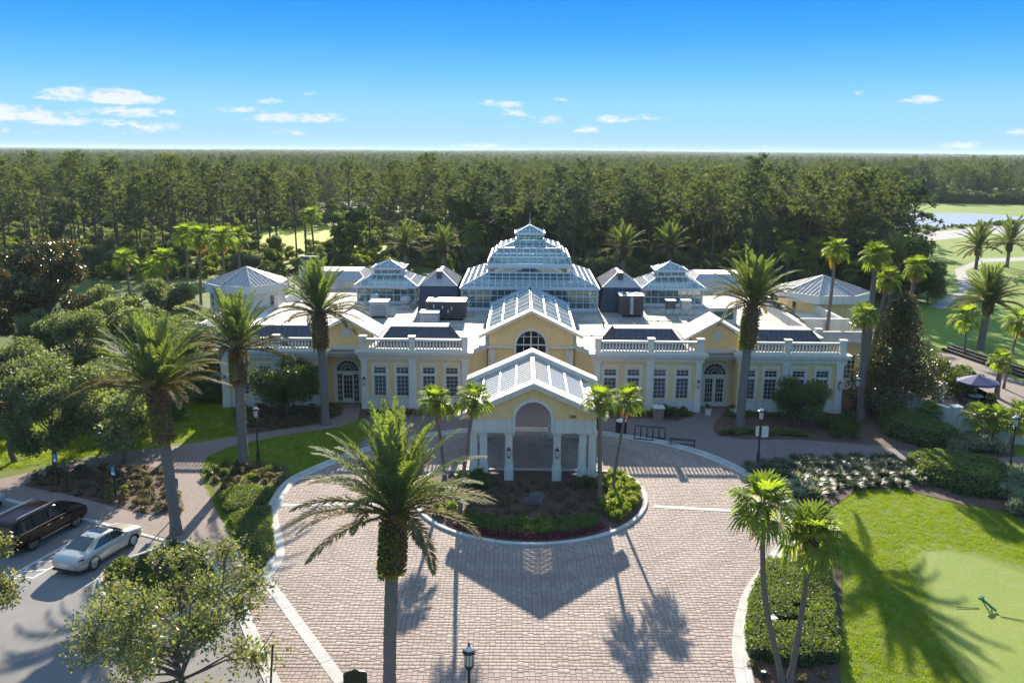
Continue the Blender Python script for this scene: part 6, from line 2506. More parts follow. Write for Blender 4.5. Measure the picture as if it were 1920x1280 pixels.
def build_forest():
    cand = []
    y = 128.0
    while y < 420:
        hw = .66 * y + 12
        d = 5.6 + (y - 130) * .004
        x = -hw + rng.uniform(0, d)
        while x < hw:
            px, py = x + rng.uniform(-.45, .45) * d, y + rng.uniform(-.45, .45) * d
            x += d
            b = px / py
            e = forest_edge(b)
            if py < e or open_ground(px, py):
                continue
            back = py - e
            if b < -.06:
                # left: a loose stand of tall pines, a thin strip behind it, then the lower wood
                if 52 < back < 84 or rng.random() < (.5 if back < 52 else .1):
                    continue
            cand.append((px, py, back))
        y += d * .9
    cand.sort(key=lambda c: c[1] + (0 if abs(c[0]) < .6 * c[1] else 1000))
    names = {0: ('tall slender pine in the wood behind the left of the clubhouse', 'pines behind the left of the clubhouse'),
             1: ('pine in the dark wood straight behind the conservatory', 'pines straight behind the conservatory'),
             2: ('full-crowned pine in the wood behind the right of the clubhouse', 'pines behind the right of the clubhouse'),
             3: ('pine at the far left side of the wood by the edge of the picture', 'pines at the far left of the wood'),
             4: ('round-crowned leafy tree between the pines behind the clubhouse', 'leafy trees between the pines')}
    tall = []
    for px, py, back in cand[:298]:
        b = px / py
        k = 3 if b < -.4 else 0 if b < -.06 else 1 if b < .16 else 2
        hard = rng.random() < (.04 if k in (0, 3) else .22)
        if hard:
            pm, k, s = rng.choice(HARD), 4, rng.uniform(.8, 1.1)
        elif k in (0, 3):
            pm, s = PINES[rng.choice((0, 1, 2, 3, 4, 5, 6))], rng.uniform(.86, 1.06)
        elif k == 1:
            pm, s = PINES[rng.choice((6, 6, 7, 7, 0, 4))], rng.uniform(.74, 1.0)
        else:
            pm, s = PINES[rng.choice((0, 5, 2, 6, 7))], rng.uniform(.72, .98) if back > 8 or rng.random() < .5 else rng.uniform(.95, 1.08)
        t = thing('pine_tree' if not hard else 'leafy_tree', names[k][0], 'pine tree' if not hard else 'tree', (px, py, 0), rng.uniform(0, 6.28), names[k][1])
        w = s * rng.uniform(.95, 1.2)
        t.scale = (w, w, s)
        obj('trunk', pm[0], t)
        obj('crown', pm[1], t)
    return [(c[0], c[1]) for c in cand[298:]]


rest_pines = build_forest()
BIG = [pine_meshes(*a, MT[m_], MT['pinebark'], per=52) for a, m_ in (((17.6, 5.0, 4.3, 60), 'pine'), ((17.0, 6.0, 4.6, 58), 'pine'), ((16.4, 6.5, 4.0, 56), 'pineblue'))]
for i, (x, y, k, s) in enumerate(((41.0, 133.5, 1, .86), (46.0, 134, 0, 1.0), (49.5, 130.5, 1, .84), (53.5, 133.5, 0, 1.03), (57.5, 131, 1, .93), (62.5, 135, 2, 1.0), (37.0, 129, 2, .72))):
    t = thing('pine_tree', ('big leafy pine at the right end of the wood, second from the left', 'big tall pine at the right end of the wood, third from the left',
                            'lower big pine in front between the two tallest at the right end', 'tallest light-crowned pine at the right end of the wood',
                            'big pine right of the tallest at the end of the wood', 'dark pine standing last at the right end beside the pond', 'low dark pine furthest left in the row of big pines')[i],
              'pine tree', (x, y, 0), i * 1.3, 'big pines at the right end of the wood')
    t.scale = (s, s, s)
    obj('trunk', BIG[k][0], t)
    obj('crown', BIG[k][1], t)


def point_mass(name, pts, protos, smin, smax, zs=1.0):
    """one object: real trees instanced on scattered points"""
    me = bpy.data.meshes.new(name)
    me.from_pydata([(x, y, z) for x, y, z in pts], [], [])
    at = me.attributes.new('size', 'FLOAT', 'POINT')
    at.data.foreach_set('value', [rng.uniform(smin, smax) * (1 + max(0, p[1] - 900) / 2500) for p in pts])
    at = me.attributes.new('tall', 'FLOAT', 'POINT')
    at.data.foreach_set('value', [rng.uniform(smin, smax) for p in pts])
    o = obj(name, me)
    o['kind'] = 'stuff'
    ng = bpy.data.node_groups.new(name, 'GeometryNodeTree')
    ng.interface.new_socket('Geometry', in_out='INPUT', socket_type='NodeSocketGeometry')
    ng.interface.new_socket('Geometry', in_out='OUTPUT', socket_type='NodeSocketGeometry')
    gi, go = ng.nodes.new('NodeGroupInput'), ng.nodes.new('NodeGroupOutput')
    iop = ng.nodes.new('GeometryNodeInstanceOnPoints')
    ng.links.new(gi.outputs[0], iop.inputs['Points'])
    jn = ng.nodes.new('GeometryNodeJoinGeometry')
    for p in protos:
        oi = ng.nodes.new('GeometryNodeObjectInfo')
        oi.inputs['Object'].default_value = p
        oi.inputs['As Instance'].default_value = True
        ng.links.new(oi.outputs['Geometry'], jn.inputs[0])
    ng.links.new(jn.outputs[0], iop.inputs['Instance'])
    iop.inputs['Pick Instance'].default_value = True
    rr = ng.nodes.new('FunctionNodeRandomValue')
    rr.data_type = 'FLOAT_VECTOR'
    rr.inputs[0].default_value = (0, 0, 0)
    rr.inputs[1].default_value = (0, 0, 6.283)
    ng.links.new(rr.outputs[0], iop.inputs['Rotation'])
    na = ng.nodes.new('GeometryNodeInputNamedAttribute')
    na.data_type = 'FLOAT'
    na.inputs['Name'].default_value = 'size'
    cx = ng.nodes.new('ShaderNodeCombineXYZ')
    ng.links.new(na.outputs['Attribute'], cx.inputs[0])
    ng.links.new(na.outputs['Attribute'], cx.inputs[1])
    mm = ng.nodes.new('ShaderNodeMath')
    mm.operation = 'MULTIPLY'
    mm.inputs[1].default_value = zs
    nh = ng.nodes.new('GeometryNodeInputNamedAttribute')
    nh.data_type = 'FLOAT'
    nh.inputs['Name'].default_value = 'tall'
    ng.links.new(nh.outputs['Attribute'], mm.inputs[0])
    ng.links.new(mm.outputs[0], cx.inputs[2])
    ng.links.new(cx.outputs[0], iop.inputs['Scale'])
    ng.links.new(iop.outputs[0], go.inputs[0])
    md = o.modifiers.new('trees', 'NODES')
    md.node_group = ng
    return o


def protos_of(kind):
    """one standing example of each crown mesh of the trees that are already there"""
    seen = {}
    for o in SC.objects:
        if o.name.startswith(kind) and o.type == 'MESH' and o.parent and o.parent.name.startswith(('pine_tree', 'leafy_tree')):
            seen.setdefault(o.data.name, o)
    return list(seen.values())


crowns, trunks = protos_of('crown'), protos_of('trunk')
point_mass('forest_pines', [(x, y, 0) for x, y in rest_pines], crowns, .55, .95)
point_mass('forest_trunks', [(x, y, 0) for x, y in rest_pines if y < 330], trunks, .6, .85)
# far woods to the horizon: wider spaced and wider crowned as they go back
far = []
y = 420.0
while y < 5500:
    d = 7.5 * (y / 420.0) ** .62
    hw = .64 * y
    x = -hw + rng.uniform(0, d)
    while x < hw:
        px, py = x + rng.uniform(-.45, .45) * d, y + rng.uniform(-.45, .45) * d
        x += d
        # a few clearings
        if math.sin(px * .011 + 1.3) + math.sin(py * .0085 + px * .004) > 1.62:
            continue
        zoff = 0.0 if py < 2600 else (py - 2600) / 2600 * 12.0 * (.55 + .3 * math.sin(px * .0012 + .8) + .15 * math.sin(px * .0041))
        far.append((px, py, zoff))
    y += d * .9
point_mass('distant_forest', far, crowns, .52, .95)

# undergrowth below the pines: one mass of scrub
under, light = [], []
for k in range(2600):
    y = 128 + 150 * rng.random() ** 1.3
    x = rng.uniform(-.66, .46) * y
    e = forest_edge(x / y)
    if y < e - 9 or ((x + 50) / 15) ** 2 + ((y - 208) / 28) ** 2 < 1 or (open_ground(x, y) and x > 0):
        continue
    if -28 < x < 30 and y < 120:
        continue
    if x / y < -.05 and rng.random() < .8:
        light.append((x, y, 0))
        continue
    under.append((x, y, 0))
ub = [o for o in SC.objects if o.name.startswith('crown') and o.parent and o.parent.name.startswith('shrub')]
ub2 = [o for o in SC.objects if o.name.startswith('crown') and o.parent and o.parent.name.startswith('myrtle_tree')][:2]
seen = {o.data.name: o for o in ub}
point_mass('light_undergrowth', light, [o for o in SC.objects if o.name.startswith('crown') and o.parent and o.parent.name.startswith('light_scrub')][:1] + list({o.data.name: o for o in ub}.values())[:1], .35, .95)
point_mass('undergrowth', under, list(seen.values()) + ub2, .5, 1.0)
# golf-side tree belt behind the far fairway
belt = []
for k in range(420):
    x = rng.uniform(120, 460)
    y = 400 + (x - 180) * -.12 + rng.uniform(-4, 42)
    belt.append((x, y, 0))
point_mass('tree_belt', belt, crowns + ub2, .7, 1.05)
rough_b = []
for k in range(1500):
    t = rng.random()
    x = 112 + t * 150 + rng.uniform(-4, 4)
    rough_b.append((x, 388 - (x - 178) * .28 + rng.uniform(-3, 40), 0))
point_mass('belt_scrub', rough_b, list(seen.values()), 1.0, 2.0)
bank = []
for k in range(60):
    t = rng.random()
    x = 100 + 62 * t
    bank.append((x + rng.uniform(-2, 2), 236 + 38 * t + rng.uniform(-2.5, 2.5) - 1.5, 0))
point_mass('pond_bank_scrub', bank, list(seen.values()), .25, .6)


# ------------------------------------------------------------------ lamp posts
def lamp_post(label, x, y, h, group, bend=0):
    t = thing('lamp_post', label, 'lamp post', (x, y, 0), rng.uniform(0, 1), group)
    MB().lathe([(.17, 0), (.17, .08), (.12, .14), (.13, .7), (.09, .78), (.06, .95), (.055, h - 1.05), (.10, h - 1.0), (.05, h - .94)], 12).build('post', MT['dark'], t, smooth=40)
    z = h - .95
    m = MB()
    m.lathe([(.05, z), (.17, z + .06), (.17, z + .10), (.14, z + .12)], 8)
    for k in range(8):
        a = 2 * math.pi * (k + .5) / 8
        m.bar((.15 * math.cos(a), .15 * math.sin(a), z + .1), (.19 * math.cos(a), .19 * math.sin(a), z + .62), .02)
    m.lathe([(.19, z + .60), (.25, z + .63), (.24, z + .68), (.16, z + .72)], 12)
    m.build('lantern', MT['dark'], t)
    MB().lathe([(.13, z + .12), (.165, z + .60)], 8).build('lamp_glass', LGL, t)
    MB().lathe([(.16, z + .722), (.14, z + .78), (.07, z + .85), (.05, z + .87)], 10).build('dome', LGL, t)
    MB().lathe([(.055, z + .872), (.03, z + .9), (.05, z + .93), (.015, z + .98), (.008, z + 1.12)], 8).build('finial', MT['dark'], t)
    return t


LGL = solid('frosted_glass', (.66, .63, .56), .25, .05)
LPG = 'black lamp posts round the drive'
lamp_post('black lamp post in the foreground standing on the paved drive', -1.45, 27.4, 4.0, LPG)
lr = lamp_post('black lamp post with a white notice board right of the drive', 17.05, 56.3, 4.1, LPG)
lamp_post('black lamp post in the left bed beside the feather palm', -17.35, 55.9, 4.1, LPG)
lamp_post('black lamp post at the right edge by the walkway', 33.75, 55.1, 4.1, LPG)
lamp_post('black lamp post in the corner bed beside the tall fan palms', 27.3, 65.6, 3.9, LPG)

# notice boards on the right post
nb = thing('notice_board', 'pair of small white notice boards fixed to the right lamp post', 'notice board', (17.05, 56.3, 0), rad(12))
for x0, x1, z0, z1, nm in ((-.36, -.12, 2.05, 2.72, 'board'), (.10, .60, 1.95, 2.70, 'board')):
    MB().box(x0 - .03, x1 + .03, -.03, .0, z0 - .03, z1 + .03).build('backing', MT['dark'], nb)
    MB().box(x0, x1, -.045, -.032, z0, z1).build(nm, MT['white'], nb)
for k in range(4):
    MB().box(.17, .53, -.0475, -.0462, 2.5 - k * .12, 2.53 - k * .12).build('printed_line', MT['hvacgrey'], nb)
MB().box(-.1, .1, -.03, .03, 2.3, 2.36).build('bracket', MT['dark'], nb)

# parking signs
blue = solid('sign_blue', (.02, .16, .32), .45, .05)
signw = solid('sign_white', (.75, .76, .76), .45, .04)
for i, (x, y) in enumerate(((-24.15, 49.3), (-19.65, 47.4), (-28.83, 51.5))):
    t = thing('parking_sign', ('blue and white parking sign in the middle of the walkway bed', 'blue and white parking sign beside the feather palm trunk',
                               'blue and white parking sign at the left end of the walkway bed')[i], 'sign', (x, y, 0), rad(-16), 'blue parking signs in the walkway bed')
    MB().box(-.035, .035, -.03, .03, 0, 2.2).build('post', MT['dark'], t)
    MB().box(-.20, .20, -.05, -.032, 1.62, 2.22).build('backing', MT['dark'], t)
    MB().box(-.16, .16, -.06, -.052, 1.86, 2.18).build('blue_panel', blue, t)
    MB().box(-.12, .12, -.06, -.052, 1.64, 1.84).build('white_panel', signw, t)
    m = MB()
    m.bar((0, -.0625, 2.12), (0, -.0625, 2.0), .03, .004)
    m.bar((0, -.0625, 2.0), (.07, -.0625, 2.0), .025, .004)
    for k in range(10):
        a0, a1 = rad(200 + 22 * k), rad(222 + 22 * k)
        m.bar((.0 + .07 * math.cos(a0), -.0625, 1.97 + .07 * math.sin(a0)), (.07 * math.cos(a1), -.0625, 1.97 + .07 * math.sin(a1)), .02, .004)
    m.build('wheelchair_symbol', signw, t)

# brown sign seen from behind at the bottom edge, and the thin post left of it
t = thing('brown_sign', 'dark brown sign with a pointed top seen from behind at the bottom edge', 'sign', (-5.45, 27.1, 0), rad(2))
MB().box(-.05, .05, .0, .06, 0, 3.15).build('post', MT['brown'], t)
m = MB()
m.poly_y([(-.42, 2.42), (.42, 2.42), (.42, 3.0), (.36, 3.08), (.14, 3.12), (.0, 3.2), (-.10, 3.14), (-.36, 3.06), (-.42, 2.98)], -.04, -.005)
m.build('panel', MT['brown'], t)
MB().box(-.34, .42, -.06, -.042, 1.9, 2.38).build('lower_panel', MT['white'], t)
t = thing('thin_post', 'thin dark post standing at the drive edge near the bottom left', 'post', (-9.05, 29.55, 0))
MB().tube([(-.25, 0, 0), (0, 0, 2.55)], [.045, .04], 8).build('pole', MT['brown'], t)
MB().lathe([(.05, 2.55), (.03, 2.6)], 8).build('cap', MT['dark'], t)

# ------------------------------------------------------------------ bench, cycle rack, bins, brick piers
t = thing('bench', 'black backless bench on the right walkway by the drive', 'bench', (12.55, 60.0, 0.02), rad(-14))
for k in range(5):
    y = -.19 + k * .095
    MB().box(-.95, .95, y - .035, y + .035, .43, .46).build('seat_slat', MT['dark'], t)
for x in (-.85, .85):
    m = MB()
    m.bar((x, -.2, 0), (x, -.2, .43), .06)
    m.bar((x, .2, 0), (x, .2, .43), .06)
    m.bar((x, -.2, .4), (x, .2, .4), .06)
    m.build('leg', MT['dark'], t)
MB().bar((-.85, 0, .12), (.85, 0, .12), .04).build('stretcher', MT['dark'], t)
t = thing('cycle_rack', 'black golf bag rack with upright hoops beside the bench', 'rack', (10.35, 61.35, 0.02), rad(-14))
for y in (-.35, .35):
    MB().bar((-1.15, y, .05), (1.15, y, .05), .07).build('rail', MT['dark'], t)
MB().bar((-1.15, 0.1, .95), (1.15, .1, .95), .06).build('top_rail', MT['dark'], t)
for k in range(6):
    x = -1.12 + k * .448
    m = MB()
    m.bar((x, -.35, .05), (x, .1, .95), .06)
    m.bar((x, .35, .05), (x, .1, .95), .06)
    m.build('hoop', MT['dark'], t)
t = thing('litter_bin', 'dark slatted litter bin with pale lid left of the rack', 'litter bin', (8.35, 62.6, 0.02), rad(-8))
m = MB()
for k in range(14):
    a = 2 * math.pi * k / 14
    m.bar((.36 * math.cos(a), .36 * math.sin(a), .06), (.36 * math.cos(a), .36 * math.sin(a), 1.0), .11, .05)
m.build('slats', MT['brown'], t)
MB().lathe([(.33, .04), (.33, .95)], 14).build('liner', MT['dark'], t)
MB().lathe([(.40, 1.0), (.40, 1.06), (.25, 1.14), (.2, 1.14)], 14).build('lid', MT['hvaclid'], t)
t = thing('valet_stand', 'wide dark wooden valet podium right behind the portico palms', 'podium', (5.9, 63.1, 0.02), rad(-3))
MB().box(-.75, .75, -.35, .35, .05, 1.25).build('cabinet', MT['brown'], t)
MB().box(-.82, .82, -.42, .42, 1.253, 1.32).build('top', MT['brown'], t)
for x in (-.37, .37):
    MB().box(x - .33, x + .33, -.375, -.353, .15, 1.15).build('door', MT['brown'], t)
stone = solid('fieldstone', (.23, .175, .13), .9, .35, 8.0, .8, 12)
for i, (x, y) in enumerate(((11.75, 66.0), (6.9, 66.6))):
    t = thing('stone_pier', ('stone pier with white cap in the bed before the right wing', 'stone pier with white cap behind the right portico palms')[i], 'pier', (x, y, 0.02), BYAW, 'stone piers before the right wing')
    for c in range(5):
        z = .02 + c * .21
        off = .13 if c % 2 else 0
        for (a0, b0, a1, b1) in ((-.36, -.36, .02 + off, 0), (.03 + off, -.36, .36, 0), (-.36, .01, .02 - off, .36), (.03 - off, .01, .36, .36)):
            j = rng.uniform(0, .02)
            MB().box(a0 - j, a1 + j * .3, b0 - j, b1 + j * .3, z, z + .195).build('stone', stone, t)
    MB().box(-.45, .45, -.45, .45, 1.075, 1.16).build('cap', MT['white'], t)
for i, x in enumerate((14.5, 16.55)):
    w = bw(x, -.9)
    t = thing('planter', ('white square planter at the left side of the right door', 'white square planter at the right side of the right door')[i], 'planter', (w[0], w[1], .02), BYAW, 'white planters by the right door')
    m = MB()
    m.hexa([(-.18, -.18, 0), (.18, -.18, 0), (.18, .18, 0), (-.18, .18, 0)], [(-.22, -.22, .5), (.22, -.22, .5), (.22, .22, .5), (-.22, .22, .5)])
    m.build('pot', MT['white'], t)
    MB().box(-.25, .25, -.25, .25, .503, .55).build('rim', MT['white'], t)
    o = obj('plant', CL['green'][i], t, (0, 0, .5))
    o.scale = (.75, .75, .9)


# ------------------------------------------------------------------ cars
def paint(name, col, metal=.35, rough=.32):
    return solid(name, col, rough, .03, 1.0, metal=metal, coat=.8)


tyre_m = solid('tyre_rubber', (.015, .015, .016), .8, .1, 5)
rim_m = solid('alloy_rim', (.50, .50, .52), .3, .05, 3, metal=.9)
carglass = solid('car_glass', (.012, .016, .020), .05, .05, 1, spec=1.0)
chrome = solid('chrome_strip', (.6, .6, .62), .2, .03, 3, metal=1.0)
redlamp = solid('tail_lamp_red', (.22, .01, .012), .2, .05, 3, spec=.8)
whitelamp = solid('head_lamp_clear', (.6, .62, .64), .12, .05, 3, spec=.9)


def wheel(parent, x, y, r, w, dark=False):
    t = empty('wheel', (x, y, r), 0, parent)
    s = 1 if x > 0 else -1
    n = 24
    m = MB()
    prof = [(r * .66, -w / 2), (r * .95, -w / 2), (r, -w * .35), (r, w * .35), (r * .95, w / 2), (r * .66, w / 2)]
    vs, fs = [], []
    for k in range(n):
        a = 2 * math.pi * k / n
        for rr, o in prof:
            vs.append((o, rr * math.cos(a), rr * math.sin(a)))
    q = len(prof)
    for k in range(n):
        for i in range(q):
            j = (i + 1) % q
            k2 = (k + 1) % n
            fs.append((k * q + i, k * q + j, k2 * q + j, k2 * q + i))
    m.add(vs, fs)
    m.build('tyre', tyre_m, t, smooth=50)
    m = MB()
    for k in range(10):
        a = 2 * math.pi * k / 10
        c, sn = math.cos(a), math.sin(a)
        m.bar((s * w * .36, c * r * .1, sn * r * .1), (s * w * .40, c * r * .64, sn * r * .64), r * .13, .03)
    for k in range(n):
        a0, a1 = 2 * math.pi * k / n, 2 * math.pi * (k + 1) / n
        m.bar((s * w * .38, r * .64 * math.cos(a0), r * .64 * math.sin(a0)), (s * w * .38, r * .64 * math.cos(a1), r * .64 * math.sin(a1)), .05, .05)
    m.build('rim', MT['hvacgrey'] if dark else rim_m, t)
    MB().tube([(-w * .1, 0, 0), (s * w * .25, 0, 0)], [r * .62, r * .62], 18).build('brake_disc', MT['dark'], t)
    return t


def ring_at(y, zb, w, zbelt, wbelt, zr, wr):
    """half outline of a car section, bottom centre to roof centre"""
    return [(0, zb), (w * .82, zb), (w * .97, zb + .10), (w, zb + .30), (w * .995, zbelt - .16), (wbelt, zbelt),
            (wbelt * .985 * .5 + wr * .5 + .02, (zbelt + zr) / 2), (wr, zr - .05), (wr * .86, zr), (0, zr + .015)]


def car(name, label, x, y, rz, st, mat, wb, wr_, track, group, y_f, y_r, suv=False, darkrim=False, roofbars=False):
    """st: stations from tail to nose (y, z_bottom, half width, belt z, belt half width, roof z, roof half width)"""
    t = thing(name, label, 'car', (x, y, .013), rz, group)
    sec = [ring_at(*s) for s in st]
    n = len(sec[0])
    V, F, MI = [], [], []
    for s, r in zip(st, sec):
        for (px, pz) in r:
            V.append((px, s[0], pz))
        for (px, pz) in r[1:-1][::-1]:
            V.append((-px, s[0], pz))
    q = 2 * n - 2
    for i in range(len(sec) - 1):
        for k in range(q):
            k2 = (k + 1) % q
            F.append((i * q + k, i * q + k2, (i + 1) * q + k2, (i + 1) * q + k))
    F.append(tuple(range(q)))
    F.append(tuple((len(sec) - 1) * q + k for k in range(q - 1, -1, -1)))
    me = bpy.data.meshes.new('body')
    me.from_pydata(V, [], F)
    me.materials.append(mat)
    me.polygons.foreach_set('use_smooth', [True] * len(me.polygons))
    me.validate()
    me.update()
    me.flip_normals()
    me.set_sharp_from_angle(angle=rad(38))
    body = obj('body', me, t)
    sub = body.modifiers.new('round', 'SUBSURF')
    sub.levels = sub.render_levels = 2
    return t, body


def interp_st(st, y):
    for a, b in zip(st, st[1:]):
        if a[0] <= y <= b[0]:
            u = (y - a[0]) / (b[0] - a[0])
            return [p + (q - p) * u for p, q in zip(a, b)]
    return list(st[0] if y < st[0][0] else st[-1])


def glass_panel(parent, pts, name='window', mat=None, th=.012):
    """a pane laid just outside the bodywork: corner points, thickness inward"""
    P = [Vector(p) for p in pts]
    nrm = (P[1] - P[0]).cross(P[-1] - P[0]).normalized()
    n = len(P)
    vs = [tuple(p) for p in P] + [tuple(p - nrm * th) for p in P]
    fs = [tuple(range(n)), tuple(range(2 * n - 1, n - 1, -1))] + [((i + 1) % n, i, n + i, n + (i + 1) % n) for i in range(n)]
    return MB().add(vs, fs).build(name, mat or carglass, parent)


def finish_car(t, body, st, suv, y_f, y_r, wr_, track, darkrim, glass):
    for (yy, nm) in ((y_f, 'f'), (y_r, 'r')):
        for s in (-1, 1):
            wheel(t, s * track, yy, wr_, .24, darkrim)
            # arch lip: dark half ring
            m = MB()
            for k in range(12):
                a0, a1 = math.pi * (k - .4) / 11.2, math.pi * (k + .6) / 11.2
                w = interp_st(st, yy)[2]
                m.bar((s * (w + .004), yy + wr_ * 1.1 * math.cos(a0), wr_ + wr_ * 1.1 * math.sin(a0)), (s * (w + .004), yy + wr_ * 1.1 * math.cos(a1), wr_ + wr_ * 1.1 * math.sin(a1)), wr_ * .22, .03)
            m.build('wheel_arch', MT['dark'], t)
    g = glass
    for s in (-1, 1):
        for pts in g['side']:
            P = [(s * p[0], p[1], p[2]) for p in pts]
            glass_panel(t, P if s > 0 else P[::-1], 'side_window')
    glass_panel(t, g['front'], 'windscreen')
    glass_panel(t, g['rear'], 'rear_window')


# sedan, nose away from the camera
sed = [(-2.45, .42, .70, .78, .66, .80, .60), (-2.38, .28, .84, .90, .76, 1.00, .62), (-2.15, .20, .90, .98, .80, 1.07, .62), (-1.75, .18, .925, 1.0, .82, 1.10, .60),
       (-1.25, .17, .93, 1.0, .83, 1.26, .58), (-.65, .17, .93, .99, .83, 1.43, .57), (0.0, .17, .93, .98, .83, 1.455, .58), (.5, .17, .93, .96, .83, 1.40, .58),
       (.95, .17, .93, .94, .83, 1.17, .66), (1.25, .18, .925, .93, .82, .985, .70), (1.8, .20, .91, .88, .80, .915, .68), (2.2, .24, .86, .78, .76, .82, .62), (2.42, .34, .72, .66, .64, .70, .52)]
beige = paint('champagne_paint', (.50, .475, .415), .45, .3)
CARG = 'cars in the parking lot'
hd = math.atan2(.283, .959)
sx, sy = -21.65, 41.95
t, body = car('parked_sedan', 'pale champagne sedan with a sunroof parked beside the hatched bay', sx, sy, -hd, sed, beige, 2.87, .34, .80, CARG, 1.45, -1.42)
finish_car(t, body, sed, False, 1.45, -1.42, .345, .80, True, {
    'side': [[(.845, -1.28, 1.02), (.845, -.02, 1.0), (.665, -.02, 1.385), (.665, -.62, 1.37)], [(.845, .03, 1.0), (.845, .98, .985), (.70, .55, 1.30), (.668, .03, 1.385)]],
    'front': [(-.70, 1.16, 1.06), (-.56, .52, 1.425), (.56, .52, 1.425), (.70, 1.16, 1.06)][::-1],
    'rear': [(-.58, -1.72, 1.145), (.58, -1.72, 1.145), (.53, -.82, 1.43), (-.53, -.82, 1.43)]})
glass_panel(t, [(-.42, -.25, 1.475), (.42, -.25, 1.475), (.42, .28, 1.462), (-.42, .28, 1.462)], 'sunroof')
for s in (-1, 1):
    P = [(s * .30, -2.40, .90), (s * .80, -2.33, .90), (s * .90, -2.05, .95), (s * .90, -2.05, .84), (s * .80, -2.36, .80), (s * .30, -2.43, .82)]
    glass_panel(t, P if s > 0 else P[::-1], 'tail_lamp', redlamp, -.02)
    P = [(s * .35, 2.46, .66), (s * .78, 2.26, .72), (s * .86, 2.0, .80), (s * .84, 2.08, .66)]
    glass_panel(t, P[::-1] if s > 0 else P, 'headlight', whitelamp, -.02)
    m = MB()
    m.hexa([(s * .88, .78, .95), (s * 1.06, .78, .97), (s * 1.06, .92, .97), (s * .88, .92, .95)], [(s * .88, .78, 1.05), (s * 1.06, .78, 1.10), (s * 1.06, .90, 1.10), (s * .88, .90, 1.05)])
    m.build('mirror', beige, t)
    for yy in (-.72, .22):
        a, b = sorted((s * .925, s * .95))
        MB().box(a, b, yy - .1, yy + .1, .84, .87).build('door_handle', chrome, t)
MB().box(-.26, .26, -2.475, -2.45, .56, .68).build('licence_plate', signw, t)
MB().box(-.75, .75, -2.47, -2.38, .27, .36).build('rear_bumper_trim', MT['dark'], t)
MB().hexa([(-.03, -.78, 1.44), (.03, -.78, 1.44), (.03, -.62, 1.45), (-.03, -.62, 1.45)], [(-.008, -.78, 1.51), (.008, -.78, 1.51), (.008, -.68, 1.48), (-.008, -.68, 1.48)]).build('antenna', beige, t)

# large maroon SUV
suv = [(-2.58, .55, .86, 1.02, .82, 1.10, .74), (-2.52, .36, .96, 1.12, .92, 1.70, .78), (-2.35, .30, 1.0, 1.16, .95, 1.84, .76), (-1.7, .28, 1.01, 1.18, .96, 1.90, .76),
       (-.6, .27, 1.01, 1.18, .96, 1.92, .77), (.2, .27, 1.01, 1.17, .96, 1.90, .77), (.62, .27, 1.01, 1.17, .96, 1.78, .78), (1.1, .27, 1.01, 1.17, .96, 1.36, .84),
       (1.4, .28, 1.01, 1.16, .95, 1.22, .84), (2.2, .30, 1.0, 1.10, .93, 1.17, .80), (2.5, .36, .95, 1.0, .88, 1.06, .76), (2.6, .45, .86, .9, .78, .95, .66)]
maroon = solid('maroon_paint', (.011, .0025, .0035), .22, .03, 1.0, metal=0, spec=.25, coat=.08)
sx, sy = -26.0, 44.15
t, body = car('parked_suv', 'dark maroon large estate car with roof bars parked left of the sedan', sx, sy, -hd, suv, maroon, 2.95, .41, .86, CARG, 1.6, -1.4)
finish_car(t, body, suv, True, 1.6, -1.42, .41, .86, False, {
    'side': [[(.972, -2.3, 1.22), (.972, -1.3, 1.22), (.835, -1.3, 1.76), (.835, -2.2, 1.74)], [(.972, -1.22, 1.22), (.972, -.28, 1.22), (.84, -.28, 1.78), (.84, -1.22, 1.77)],
             [(.972, -.2, 1.22), (.972, 1.0, 1.22), (.85, .55, 1.72), (.84, -.2, 1.78)]],
    'front': [(-.84, 1.12, 1.36), (-.74, .62, 1.80), (.74, .62, 1.80), (.84, 1.12, 1.36)][::-1],
    'rear': [(-.80, -2.60, 1.18), (.80, -2.60, 1.18), (.70, -2.50, 1.70), (-.70, -2.50, 1.70)]})
for s in (-1, 1):
    MB().tube([(s * .66, -2.0, 1.92), (s * .66, -1.9, 1.985), (s * .66, .3, 1.985), (s * .66, .42, 1.90)], [.025] * 4, 6).build('roof_bar', chrome, t)
    P = [(s * .72, -2.60, 1.15), (s * .95, -2.52, 1.15), (s * .92, -2.50, .72), (s * .74, -2.59, .72)]
    glass_panel(t, P[::-1] if s > 0 else P, 'tail_lamp', redlamp, .02)
    P = [(s * .5, 2.63, .98), (s * .88, 2.50, 1.0), (s * .90, 2.44, .82), (s * .5, 2.63, .80)]
    glass_panel(t, P[::-1] if s > 0 else P, 'headlight', whitelamp, -.02)
    m = MB()
    m.hexa([(s * .95, .82, 1.2), (s * 1.2, .82, 1.22), (s * 1.2, .98, 1.22), (s * .95, .98, 1.2)], [(s * .95, .82, 1.36), (s * 1.2, .82, 1.42), (s * 1.2, .95, 1.42), (s * .95, .95, 1.36)])
    m.build('mirror', maroon, t)
    a, b = sorted((s * 1.0, s * 1.03))
    MB().box(a, b, -1.0, 1.1, .42, .47).build('side_moulding', chrome, t)
    a, b = sorted((s * .965, s * .99))
    MB().box(a, b, -2.2, .95, 1.17, 1.195).build('belt_moulding', chrome, t)
    for yy in (-.35, .55):
        a, b = sorted((s * 1.005, s * 1.04))
        MB().box(a, b, yy - .1, yy + .1, 1.0, 1.04).build('door_handle', chrome, t)
MB().box(-.55, .55, -2.64, -2.60, .98, 1.06).build('tailgate_strip', chrome, t)
MB().box(-.85, .85, -2.68, -2.55, .52, .62).build('rear_bumper', chrome, t)
MB().box(-.24, .24, -2.63, -2.605, .76, .90).build('licence_plate', signw, t)

